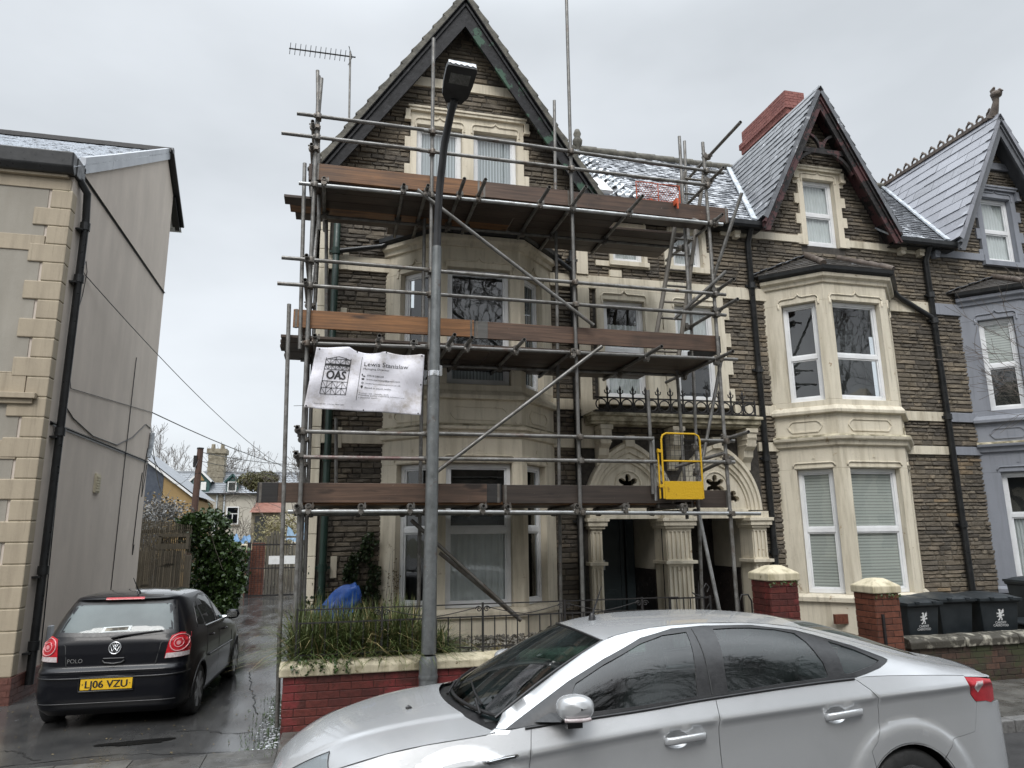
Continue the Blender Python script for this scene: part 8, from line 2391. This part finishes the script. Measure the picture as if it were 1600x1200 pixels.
# tail panel, wrapping from corner to corner
def tail_pt(u, v):
    t = -1+2*v; x0 = 3.78-0.13*abs(t)**2.5; y = t*0.66
    zt = top_pt(x0, t).z
    return Vector((x0+0.045*sin(u*pi*0.9)-0.03*u*0, y, zt*(1-u)+0.26*u))
mb = MB(); mb.grid(tail_pt, 16, 24); mb.build('tail_panel', SILVER, car)
mb = MB()
for s in (-1, 1):
    mb.grid(lambda u, v: (lambda a, b: a.lerp(b, v))(Vector((3.60, s*(side_y(3.60, 0.26+0.74*u)-0.0), 0.26+0.76*u)), Vector((3.66+0.03*sin(u*pi), s*0.655, 0.26+0.76*u))), 14, 8)
mb.build('rear_corner', SILVER, car)
# cabin
mb = MB(); mb.box(0.25, 3.4, -0.72, 0.72, 0.18, 0.34); mb.box(0.10, 0.52, -0.68, 0.68, 0.34, 0.90); mb.box(2.55, 3.55, -0.66, 0.66, 0.34, 0.98)
mb.box(-0.9, 0.10, -0.6, 0.6, 0.2, 0.62)
for s in (-1, 1): mb.box(0.25, 2.6, s*0.78-0.03, s*0.78+0.03, 0.20, 0.90)
mb.build('cabin_shell', CABIN, car)
for x, y in ((1.15, -0.36), (1.15, 0.36), (2.15, -0.36), (2.15, 0.36)):
    mb = MB()
    mb.grid(lambda u, v: Vector((x-0.05+0.10*cos(2*pi*v)+0.22*u, y+0.24*(1-0.25*u)*sin(2*pi*v), 0.45+0.72*u)), 8, 14); mb.box(x-0.50, x+0.0, y-0.25, y+0.25, 0.36, 0.52)
    mb.grid(lambda u, v: Vector((x+0.20+0.05*cos(2*pi*v), y+0.13*sin(2*pi*v)*(1-0.15*u), 1.12+0.20*u)), 4, 12); mb.add([Vector((x+0.20+0.05*cos(2*pi*v/12), y+0.11*sin(2*pi*v/12), 1.32)) for v in range(12)], [list(range(12))])
    mb.build('seat', CABIN, car, bevel=0.02)
mb = MB(); mb.path([(0.72+0.06*sin(2*pi*k/20), 0.36+0.18*cos(2*pi*k/20), 0.90+0.17*sin(2*pi*k/20)) for k in range(21)], 0.014, 6, caps=False); mb.tube((0.5, 0.36, 0.80), (0.72, 0.36, 0.90), 0.03, 8); mb.build('steering_wheel', BLACKTRIM, car)
# aerial on the roof
mb = MB(); b0 = top_pt(1.02, 0.0); mb.lathe([(0.030, -0.005), (0.026, 0.02), (0.012, 0.05)], b0, 10); mb.path([b0+Vector((0.0, 0, 0.03)), b0+Vector((0.085, 0, 0.24))], [0.008, 0.003], 6); mb.build('aerial', BLACKTRIM, car)
# ================================================================ black hatchback in the lane (x right, y forward from the rear axle, z up)
PR = [(0.16, -.52), (0.24, -.63), (0.35, -.665), (0.50, -.672), (0.60, -.668), (0.645, -.655), (0.665, -.615), (0.80, -.610), (0.93, -.590), (1.00, -.560), (1.10, -.500), (1.25, -.395), (1.36, -.305), (1.405, -.265), (1.435, -.16), (1.455, 0.08), (1.466, 0.35)]
PW = [(0.16, .74), (0.25, .795), (0.40, .818), (0.55, .825), (0.70, .825), (0.82, .818), (0.93, .795), (1.00, .765), (1.20, .685), (1.34, .615), (1.40, .565), (1.435, .47), (1.455, .34), (1.466, .12)]
PF = [(0.16, 2.95), (0.25, 3.12), (0.45, 3.24), (0.60, 3.24), (0.70, 3.20), (0.80, 3.02), (0.88, 2.62), (0.94, 2.20), (1.0, 2.02), (1.15, 1.72), (1.30, 1.40), (1.40, 1.12), (1.435, 0.95), (1.455, 0.72), (1.466, 0.45)]
def p_slice(z): 
    yr, yf, w = lerp_tab(PR, z), lerp_tab(PF, z), smooth_tab(PW, z)
    return (yr+yf)/2, (yf-yr)/2, w, (9.5 if z < 0.93 else 8.0)
def p_side(y, z, o=0.0, s=1):
    yc, a, w, n = p_slice(z); n = n if y < yc else 4.8; k = min(0.9999, abs((y-yc)/a)); x = w*(1-k**n)**(1/n)
    for y0 in (0.0, 2.46):
        d = math.hypot(y-y0, z-0.29)
        if d < 0.42: x += 0.014*min(1, (0.42-d)/0.05)
    return Vector((s*(x+o), y, z))
def p_rear(x, z, o=0.0):
    yc, a, w, n = p_slice(z); k = min(0.9999, abs(x)/w); return Vector((x, yc-a*(1-k**n)**(1/n)-o, z))
polo = thing('parked_car', 'black five-door hatchback seen from behind, parked in the lane beside the rendered gable', 'car', (-2.34, 9.93, -0.068), rot=(R_(-0.6), 0, -0.048))
mb = MB(); NT_ = 120
zs = [0.16+0.02*i for i in range(64)]+[1.445, 1.455, 1.466]
def ring(z):
    yc, a, w, n = p_slice(z); out = []
    for k in range(NT_):
        q = 2*pi*k/NT_; c, s_ = cos(q), sin(q); n = p_slice(z)[3] if s_ < 0 else 4.8
        out.append(Vector((w*math.copysign(abs(c)**(2/n), c), yc+a*math.copysign(abs(s_)**(2/n), s_), z)))
    return out
zs = sorted(set(z for z in zs if z <= 1.466))
rings = [ring(z) for z in zs]
for r_ in rings:
    for p in r_:
        for y0 in (0.0, 2.46):
            d = math.hypot(p.y-y0, p.z-0.29)
            if d < 0.42 and abs(p.x) > 0.6: p.x += math.copysign(0.014*min(1, (0.42-d)/0.05), p.x)
SIDE_W = [inset(w_, 0.02) for w_ in ([(0.42, 1.00), (1.02, 0.985), (1.04, 1.34), (0.60, 1.355), (0.38, 1.325), (0.30, 1.22)], [(1.10, 0.985), (1.90, 0.970), (1.80, 1.02), (1.52, 1.20), (1.25, 1.335), (1.12, 1.345)], [(0.02, 1.03), (0.36, 1.003), (0.25, 1.22), (0.30, 1.30), (0.14, 1.24)])]
REAR_W = inset([(-0.66, 1.0), (-0.30, 0.985), (0.30, 0.985), (0.66, 1.0), (0.615, 1.17), (0.555, 1.345), (0.50, 1.365), (-0.50, 1.365), (-0.555, 1.345), (-0.615, 1.17)], 0.065)
F_ = []
V_ = [p for r_ in rings for p in r_]
mi = []
for i in range(len(rings)-1):
    for k in range(NT_):
        f = [i*NT_+k, i*NT_+(k+1) % NT_, (i+1)*NT_+(k+1) % NT_, (i+1)*NT_+k]
        c = sum((V_[j] for j in f), Vector((0, 0, 0)))/4
        if abs(c.x) > 0.55 and any(math.hypot(c.y-y0, c.z-0.29) < 0.325 for y0 in (0, 2.46)): continue
        gl = False
        if 0.94 < c.z < 1.38:
            if abs(c.x) > 0.45 and abs(abs(c.x)-lerp_tab(PW, c.z)) < 0.08 and any(pt_in((c.y, c.z), w_) for w_ in SIDE_W): gl = True
            if c.y < lerp_tab(PR, c.z)+0.05 and pt_in((c.x, c.z), REAR_W): gl = True
            if c.y > lerp_tab(PF, c.z)-0.06 and abs(c.x) < lerp_tab(PW, c.z)-0.14: gl = True
        if gl: continue
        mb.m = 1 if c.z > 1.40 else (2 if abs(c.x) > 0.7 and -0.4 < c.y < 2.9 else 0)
        mb.add([V_[j] for j in f], [[0, 1, 2, 3]], True)
mb.m = 1; mb.add(rings[-1], [list(range(NT_))], True)
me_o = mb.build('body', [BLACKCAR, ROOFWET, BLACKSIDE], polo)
bm = bmesh.new(); bm.from_mesh(me_o.data); bmesh.ops.remove_doubles(bm, verts=bm.verts, dist=1e-5); bmesh.ops.recalc_face_normals(bm, faces=bm.faces); bm.to_mesh(me_o.data); bm.free()
RM = lambda off=0.0: (lambda x, z, o=0.0: p_rear(x, z, o+off))
# rear window with its black border
RW = [(-0.66, 1.0), (-0.30, 0.985), (0.30, 0.985), (0.66, 1.0), (0.615, 1.17), (0.555, 1.345), (0.50, 1.365), (-0.50, 1.365), (-0.555, 1.345), (-0.615, 1.17)]
mb = MB(); skin(mb, RW, RM(0.003), 0.05, 0, 0.01, [], [inset(RW, 0.045)]); mb.build('rear_window_border', BLACKTRIM, polo)
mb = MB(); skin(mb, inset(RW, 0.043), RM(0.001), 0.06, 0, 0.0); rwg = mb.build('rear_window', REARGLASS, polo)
mb = MB(); mb.add([p_rear(x, z, 0.004) for x, z in ((-0.16, 1.03), (0.14, 1.04), (0.15, 1.095), (-0.15, 1.085))], [[0, 1, 2, 3]]); mb.build('window_sticker', m_glass('sticker_film', 1.4, (0.9, 0.8, 0.75)) if False else PALEPRINT, rwg)
mb = MB(); mb.add([p_rear(x, z, 0.006) for x, z in ((-0.13, 1.042), (0.11, 1.05), (0.118, 1.084), (-0.12, 1.076))], [[0, 1, 2, 3]]); mb.build('sticker_print', COPING_D, rwg)
# wiper
mb = MB(); mb.path([p_rear(-0.03, 0.975, 0.02), p_rear(0.10, 1.00, 0.03), p_rear(0.50, 1.035, 0.02)], [0.018, 0.012, 0.007], 7); mb.path([p_rear(-0.05, 0.985, 0.03), p_rear(0.48, 1.03, 0.015)], 0.006, 5); mb.build('wiper', BLACKTRIM, polo)
# spoiler lip and high brake lamp
mb = MB(); mb.grid(lambda u, v: p_rear(-0.56+1.12*v, 1.366+0.042*u, 0.012+0.045*sin(u*pi)**0.7*(1-abs(2*v-1)**6)), 6, 24); mb.build('spoiler', BLACKCAR, polo)
mb = MB(); mb.grid(lambda u, v: p_rear(-0.21+0.42*v, 1.376+0.024*u, 0.056+0.004*sin(u*pi)), 3, 12); mb.build('brake_lamp', LAMPRED, polo)
# tail lamps: red cluster with a bright ring, clear strip at the bottom
for s in (-1, 1):
    def LM(x, z, o=0.0):
        p = p_rear(s*x, z, o); return p
    PL = [(0.555, 0.735), (0.785, 0.745), (0.785, 0.85), (0.77, 0.94), (0.755, 0.985), (0.68, 1.005), (0.60, 0.975), (0.578, 0.90)]
    mb = MB(); skin(mb, PL, lambda x, z, o=0: LM(x, z, o+0.010), 0.035, 0, 0.02); lo = mb.build('tail_lamp', LAMPRED if s > 0 else LAMPRED, polo)
    mb = MB(); skin(mb, [(0.56, 0.737), (0.783, 0.747), (0.783, 0.795), (0.568, 0.79)], lambda x, z, o=0: LM(x, z, o+0.013), 0.03, 0, 0.005); mb.build('reversing_lens', LAMPCLEAR, lo)
    cx, cz = 0.685, 0.895
    for r0, mt, nm in ((0.088, LAMPPINK, 'lamp_ring'), (0.046, LAMPPINK, 'lamp_ring')):
        mb = MB(); mb.path([LM(cx+r0*cos(2*pi*k/32), cz+r0*sin(2*pi*k/32), 0.014) for k in range(33)], 0.007 if r0 > 0.08 else 0.005, 6, caps=False); mb.build(nm, mt, lo)
    mb = MB(); skin(mb, [(cx+0.08*cos(2*pi*k/28), cz+0.08*sin(2*pi*k/28)) for k in range(28)], lambda x, z, o=0: LM(x, z, o+0.012+0.006*(1-math.hypot(x-cx, z-cz)/0.08)), 0.03, 0, 0); mb.build('lamp_bowl', LAMPRED, lo)
    mb = MB(); skin(mb, [(cx+0.022*cos(2*pi*k/14), cz+0.022*sin(2*pi*k/14)) for k in range(14)], lambda x, z, o=0: LM(x, z, o+0.021), 0.02, 0, 0); mb.build('lamp_core', LAMPPINK, lo)
# hatch shut line, bumper ledge
mb = MB()
mb.path([p_rear(x, z, 0.001) for x, z in [(-0.60, 0.98), (-0.50, 0.90), (-0.465, 0.70), (-0.455, 0.665), (0.455, 0.665), (0.465, 0.70), (0.50, 0.90), (0.60, 0.98)]], 0.005, 5)
mb.build('hatch_gap', DARKROOM, polo)
mb = MB(); mb.grid(lambda u, v: p_rear(-0.815+1.63*v, 0.60+0.048*u, 0.020*sin(min(1, u*1.2)*pi*0.6)*(1-abs(2*v-1)**10)), 6, 50)
mb.build('bumper_ledge', BLACKCAR, polo)
mb = MB(); mb.path([p_rear(-0.80+1.60*k/30, 0.563+0.012*abs(2*k/30-1)**4, 0.006) for k in range(31)], 0.009, 6); mb.path([p_rear(-0.70+1.4*k/20, 0.30, 0.004) for k in range(21)], 0.008, 6); mb.build('bumper_strip', BLACKTRIM, polo)
# round emblem, handle and model lettering
mb = MB(); ex, ez = 0.02, 0.865
mb.path([p_rear(ex+0.062*cos(2*pi*k/32), ez+0.062*sin(2*pi*k/32), 0.012) for k in range(33)], 0.0075, 6, caps=False)
for seg in ([(-0.036, 0.046), (-0.010, 0.002), (0.0, 0.022), (0.010, 0.002), (0.036, 0.046)], [(-0.052, 0.028), (-0.024, -0.040), (-0.001, 0.006), (0.001, 0.006), (0.024, -0.040), (0.052, 0.028)], [(-0.018, 0.056), (0.0, 0.016), (0.018, 0.056)]):
    mb.path([p_rear(ex+a, ez+b, 0.011) for a, b in seg], 0.0058, 5)
mb.build('emblem', CHROME, polo)
mb = MB(); skin(mb, [(ex+0.06*cos(2*pi*k/24), ez+0.06*sin(2*pi*k/24)) for k in range(24)], RM(0.006), 0.03, 0, 0.006); mb.build('emblem_back', BLACKTRIM, polo)
mb = MB(); mb.path([p_rear(0.02-0.115, 0.735, 0.006), p_rear(0.02-0.09, 0.71, 0.012), p_rear(0.02, 0.70, 0.014), p_rear(0.02+0.09, 0.71, 0.012), p_rear(0.02+0.115, 0.735, 0.006)], 0.012, 7); mb.path([p_rear(-0.09, 0.755, 0.003), p_rear(0.13, 0.755, 0.003)], 0.010, 6); mb.build('boot_handle', BLACKTRIM, polo)
mb = MB()
V2, F2, w2 = text_mesh('POLO', 0.062); sx = 0.155/w2
mb.add([p_rear(-0.455+p.x*sx, 0.72+p.y, 0.006) for p in V2], F2); mb.build('model_lettering', CHROME, polo, recalc=False)
# number plate
mb = MB(); pz = 0.50
mb.grid(lambda u, v: p_rear(-0.275+0.53*v, pz-0.058+0.116*u, 0.010), 1, 10); pl_ = mb.build('number_plate', PLATEY, polo)
mb = MB(); V2, F2, w2 = text_mesh('LJ06 VZU', 0.108); sx = 0.43/w2
for dx in (-0.003, 0, 0.003): mb.add([p_rear(-0.225+dx+p.x*sx, pz-0.038+p.y, 0.0122+abs(dx)*0.02) for p in V2], F2)
for x in (-0.252, 0.232): mb.add([p_rear(x+0.006*cos(2*pi*k/8), pz+0.006*sin(2*pi*k/8), 0.0125) for k in range(8)], [list(range(8))])
mb.build('plate_lettering', INK, pl_, recalc=False)
mb = MB(); mb.path([p_rear(x, z, 0.006) for x, z in ((-0.29, pz-0.075), (0.27, pz-0.075), (0.27, pz+0.075), (-0.29, pz+0.075), (-0.29, pz-0.075))], 0.010, 6); mb.build('plate_surround', BLACKTRIM, polo)
# sides: glass, chrome waist line, handles, rubbing strip, mirrors
for s in (-1, 1):
    SMp = lambda y, z, o=0.0: p_side(y, z, o, s)
    W1 = [(0.42, 1.00), (1.02, 0.985), (1.04, 1.34), (0.60, 1.355), (0.38, 1.325), (0.30, 1.22)]
    W2 = [(1.10, 0.985), (1.90, 0.970), (1.80, 1.02), (1.52, 1.20), (1.25, 1.335), (1.12, 1.345)]
    W3 = [(0.02, 1.03), (0.36, 1.003), (0.25, 1.22), (0.30, 1.30), (0.14, 1.24)]
    DL = [(-0.02, 1.01), (0.40, 0.985), (1.06, 0.968), (1.98, 0.955), (1.55, 1.215), (1.27, 1.355), (1.05, 1.372), (0.60, 1.378), (0.33, 1.345), (0.12, 1.26)]
    mb = MB(); skin(mb, DL, lambda y, z, o=0: SMp(y, z, o+0.003), 0.05, 0, 0.012, [], [W1, W2, W3]); mb.build('window_frame', BLACKTRIM, polo)
    for nm, P in (('rear_door_glass', W1), ('front_door_glass', W2), ('quarter_glass', W3)):
        mb = MB(); skin(mb, inset(P, -.004), lambda y, z, o=0: SMp(y, z, o+0.000), 0.07, 0, 0.0); mb.build(nm, CARGLASS, polo)
    mb = MB(); mb.path([SMp(0.34+1.56*k/16, 0.985-0.02*k/16, 0.006) for k in range(17)], 0.010, 6); mb.build('waist_trim', CHROME, polo)
    mb = MB(); mb.path([SMp(0.42+1.62*k/16, 0.62-0.02*k/16, 0.006) for k in range(17)], 0.012, 6); mb.build('rubbing_strip', BLACKTRIM, polo)
    mb = MB(); mb.path([SMp(0.44+1.58*k/16, 0.634-0.02*k/16, 0.012) for k in range(17)], 0.003, 5); mb.build('strip_trim', CHROME, polo)
    for y, z in ((0.56, 0.86), (1.42, 0.845)):
        mb = MB(); mb.path([SMp(y-0.08, z, 0.004), SMp(y-0.05, z, 0.03), SMp(y+0.05, z, 0.03), SMp(y+0.08, z, 0.004)], 0.011, 6); mb.build('door_handle', BLACKSIDE, polo)
    for ya, yb in ((0.40, 0.30), (1.08, 1.08), (1.98, 2.02)):
        mb = MB(); mb.path([SMp(ya+(yb-ya)*k/6+ (0.08*max(0, (0.5-k/6)) if ya < 0.5 else 0), 0.97-0.72*k/6 if ya > 0.5 else 0.97-0.35*k/6, 0.0005) for k in range(7)], 0.004, 4); mb.build('door_gap', DARKROOM, polo)
    mb = MB()
    mc = p_side(1.72, 1.0, 0, s)
    def mir(u, v):
        q = 2*pi*v; k = max(0.0, 1-abs(2*u-1)**3)**0.5
        return Vector((mc.x+s*(0.06+0.19*u), mc.y+0.055*k*cos(q)+0.03*u*0, mc.z+0.005+0.066*k*sin(q)))
    mb.grid(mir, 14, 20); mo = mb.build('mirror', BLACKCAR, polo)
    mb = MB(); mb.add([Vector((mc.x+s*(0.085+0.14*a), mc.y-0.058, mc.z+0.005+0.046*b)) for a, b in ((0, -.9), (1, -.8), (1, .8), (0, .9))], [[0, 1, 2, 3]]); mb.tube(mc+Vector((-s*0.03, 0, -0.03)), mc+Vector((s*0.09, 0, -0.03)), 0.022, 8); mb.build('mirror_glass', CHROME, mo)
    for y0 in (0.0, 2.46):
        c_ = (s*0.735, y0, 0.29); R0 = 0.292
        w = MB(); w.lathe([(0.19, -0.085), (0.26, -0.092), (R0-.008, -0.075), (R0, -0.04), (R0, 0.04), (R0-.008, 0.075), (0.26, 0.092), (0.19, 0.085)], c_, 36, (1, 0, 0)); wo = w.build('wheel', TYRE, polo)
        w = MB(); w.lathe([(0.20, -0.08), (0.203, 0.086)], c_, 30, (1, 0, 0)); w.lathe([(0.0, 0.06), (0.20, 0.055)], c_, 30, (s, 0, 0)); w.m = 1
        for k in range(6):
            q = 2*pi*k/6+0.3
            a = Vector((s*(0.735+0.078), y0+0.03*cos(q), 0.29+0.03*sin(q))); b = Vector((s*(0.735+0.084), y0+0.195*cos(q), 0.29+0.195*sin(q))); w.bar(a, b, 0.075, 0.02, (1, 0, 0))
        w.lathe([(0.0, 0.012), (0.04, 0.01), (0.05, -0.012)], (s*(0.735+0.08), y0, 0.29), 16, (s, 0, 0)); w.lathe([(0.192, -0.02), (0.204, 0.004), (0.206, 0.0)], (s*(0.735+0.082), y0, 0.29), 30, (s, 0, 0)); w.build('rim', [BLACKTRIM, ALLOY], wo)
        li = MB(); li.grid(lambda u, v: Vector((s*(0.55+(abs(p_side(y0+0.332*cos(u*pi*1.1-0.16), 0.29+0.332*sin(u*pi*1.1-0.16), 0, 1).x)-0.555)*v), y0+0.332*cos(u*pi*1.1-0.16), 0.29+0.332*sin(u*pi*1.1-0.16))), 24, 2); li.path([p_side(y0+0.328*cos(u*pi*1.06/24-0.10), 0.29+0.328*sin(u*pi*1.06/24-0.10), 0.002, s) for u in range(25)], 0.012, 6); li.build('arch_liner', BLACKTRIM, polo)
mb = MB(); mb.box(-0.62, 0.62, -0.35, 2.3, 0.20, 0.55); mb.box(-0.64, 0.64, -0.30, 0.10, 0.5, 0.86); mb.box(-0.70, 0.70, -0.52, 0.12, 0.93, 0.95); mb.build('cabin_shell', CABIN, polo)
for x, y in ((-0.33, 0.25), (0.33, 0.25), (-0.33, 1.05), (0.33, 1.05)):
    mb = MB(); mb.grid(lambda u, v: Vector((x+0.24*(1-.2*u)*sin(2*pi*v), y+0.07*cos(2*pi*v)-0.15*u, 0.5+0.62*u)), 6, 14); mb.grid(lambda u, v: Vector((x+0.13*sin(2*pi*v), y-0.16+0.05*cos(2*pi*v), 1.08+0.16*u)), 3, 12); mb.add([Vector((x+0.13*sin(2*pi*v/12), y-.16+0.05*cos(2*pi*v/12), 1.24)) for v in range(12)], [list(range(12))]); mb.build('seat', CABIN, polo)
mb = MB(); b0 = Vector((0.08, -0.13, 1.43)); mb.lathe([(0.03, -0.01), (0.022, 0.02), (0.010, 0.04)], b0, 10); mb.path([b0+Vector((0, 0, 0.02)), b0+Vector((-0.02, -0.20, 0.19))], [0.008, 0.004], 6); mb.build('aerial', BLACKTRIM, polo)
mb = MB(); mb.grid(lambda u, v: Vector((0.0+0.44*u, 0.0+1.0*v, lerp_tab([(0, 1.448), (0.3, 1.458), (1, 1.458)], v)+0.010-0.030*u**3)), 4, 6)
mb.box(-0.7, 0.7, -0.45, 3.0, 0.14, 0.2)
# ================================================================ across the road behind the viewer (seen only in the windows and the paint)
op = thing('opposite_terrace', 'long terrace of brick houses across the road behind the viewer', 'house', (5, -14, 0))
mb = MB(); mb.box(-40, 45, -22, -15, 0, 7.0); mb.build('wall', rough_mat('opposite_stone', (0.07, 0.06, 0.05), (0.14, 0.12, 0.10), 3, (0.7, 0.9), 0, 10), op)
mb = MB(); mb.prism([(-14.6, 6.9), (-18.5, 10.6), (-22.4, 6.9)], -40, 45, 'yz'); mb.build('roof', SLATE_FAR, op)
for i in range(12):
    x = -36+i*6.6
    mb = MB(); mb.box(x-1.4, x+1.4, -15.0, -14.2, 0, 6.3); mb.prism([(x-1.9, 6.9), (x+1.9, 6.9), (x, 10.2)], -18, -14.6); mb.build('bay', CREAM_B, op)
    for z0 in (1.1, 4.1):
        mb = MB(); mb.box(x-0.6, x+0.6, -14.2, -14.17, z0, z0+1.8); mb.build('window', INK, op)
for i, (x, y, h, sd, dp, lb) in enumerate(((5.6, -7.6, 19.0, 81, 7, 'big bare street tree across the road opposite the scaffolded house'), (10.2, -8.0, 18.0, 82, 7, 'bare street tree across the road opposite the cream bay'), (23.0, -8.0, 20.0, 83, 7, 'tall bare street tree across the road well past the grey bay'), (30.0, -8.5, 13.0, 85, 6, 'farthest bare street tree across the road on the right'), (-4.0, -8.5, 12.0, 84, 6, 'bare street tree across the road opposite the lane'))):
    bare_tree('street_tree', lb, 'tree', (x, y, 0), h, 0.50, sd, dp, 0.36, tmin=0.018)
# slush and grit along the foot of the wall
rr = random.Random(77)
mb = MB()
for k in range(750):
    t = rr.random(); x = -0.46-abs(rr.gauss(0, 0.10)); y = 7.35+2.6*t
    if rr.random() < 0.42: x = -0.55-1.35*rr.random()**2.2; y = 7.55+rr.gauss(0, 0.10)+0.10*(x+0.5)
    s_ = 0.005+0.016*rr.random()**2
    c = Vector((x, y, lane_z(x, y)+0.02)); mb.tone = rr.random()
    mb.add([c+Vector((rr.uniform(.6, 1.3)*s_*a, rr.uniform(.6, 1.3)*s_*b, rr.uniform(.3, .6)*s_*d)) for a, b, d in ((1, 0, 0), (0, 1, 0), (-1, 0, 0), (0, -1, 0), (0, 0, 1), (0, 0, -1))],
           [[0,1,4],[1,2,4],[2,3,4],[3,0,4],[1,0,5],[2,1,5],[3,2,5],[0,3,5]])
o = mb.build('slush_grit', SLUSH, None, loc=(-0.5, 8.5, 0), recalc=False); tag(o, 'bits of white slush along the foot of the red wall', 'slush', kind='stuff')
mb = MB()
for k in range(700):
    x = -0.46-abs(rr.gauss(0, 0.16)); y = 7.3+3.2*rr.random(); h = 0.02+0.05*rr.random(); mb.tone = rr.random(); blade(mb, Vector((x, y, lane_z(x, y)+0.005)), h, 0.04*rr.random(), 0.004, rr)
o = mb.build('verge_moss', IVY, None, loc=(-0.6, 8.5, 0), recalc=False); tag(o, 'low moss and weeds along the wall foot', 'moss', kind='stuff')
# puddles, cracks and leaves on the lane
def blob(name, label_kind, xc, yc, rx, ry, z, mat, seed, n=40):
    rr = random.Random(seed); ph = [rr.uniform(0, 6.28) for _ in range(4)]
    pts = []
    for k in range(n):
        q = 2*pi*k/n; f = 1+0.22*sin(2*q+ph[0])+0.14*sin(3*q+ph[1])+0.10*sin(5*q+ph[2])+0.05*sin(9*q+ph[3])
        x, y = xc+rx*f*cos(q), yc+ry*f*sin(q); pts.append((x, y, lane_z(x, y)+0.010*sin(x*2.3+y*0.7)+0.006*sin(y*3.1)+z))
    mb = MB(); mb.poly(pts); o = mb.build(name, mat, None, loc=(xc, yc, 0), recalc=False); tag(o, kind='structure'); return o
PUDDLE = rough_mat('rain_puddle', (0.010, 0.010, 0.010), (0.016, 0.015, 0.014), 2, (0.02, 0.05), 0, 10)
blob('puddle', 's', -1.85, 8.5, 0.30, 0.11, 0.006, PUDDLE, 1)
CRACK = rough_mat('tarmac_crack', (0.004, 0.004, 0.004), (0.010, 0.009, 0.008), 9, (0.5, 0.7), 0, 10)
rr = random.Random(5); mb = MB()
for (xa, ya, xb, yb) in ((-3.9, 8.15, -0.9, 7.98), (-1.55, 8.95, -0.75, 8.62), (-3.4, 8.9, -2.6, 8.2), (-0.8, 9.6, -1.2, 12.5), (-3.0, 7.9, -2.2, 7.85)):
    P_ = []
    for k in range(25):
        t_ = k/24; x, y = xa+(xb-xa)*t_+rr.gauss(0, .012), ya+(yb-ya)*t_+0.05*sin(t_*9+xa)+rr.gauss(0, .012); P_.append(Vector((x, y, lane_z(x, y)+0.010*sin(x*2.3+y*0.7)+0.006*sin(y*3.1)+0.004)))
    for k in range(24):
        a, b = P_[k], P_[k+1]; n_ = Vector((-(b-a).y, (b-a).x, 0)).normalized()*rr.uniform(0.004, 0.011); mb.add([a-n_, b-n_, b+n_, a+n_], [[0, 1, 2, 3]])
tag(mb.build('lane_crack', CRACK, None, loc=(-2, 8.5, 0), recalc=False), kind='structure')
mb = MB()
for k in range(260):
    x = -4.1+3.6*rr.random(); y = 7.2+rr.random()**1.6*7; s_ = rr.uniform(.006, .022); q = rr.uniform(0, 6.28); z = lane_z(x, y)+0.010*sin(x*2.3+y*0.7)+0.006*sin(y*3.1)+0.006
    a = Vector((cos(q), sin(q), 0))*s_; b = Vector((-sin(q), cos(q), 0))*s_*0.5; c = Vector((x, y, z)); mb.tone = rr.random(); mb.add([c-a, c-b+Vector((0, 0, .006)), c+a, c+b+Vector((0, 0, .004))], [[0, 1, 2, 3]])
o = mb.build('leaf_litter', BROWNLEAF, None, loc=(-2, 9, 0), recalc=False); tag(o, 'scattered leaf litter and grit on the wet lane', 'litter', kind='stuff')
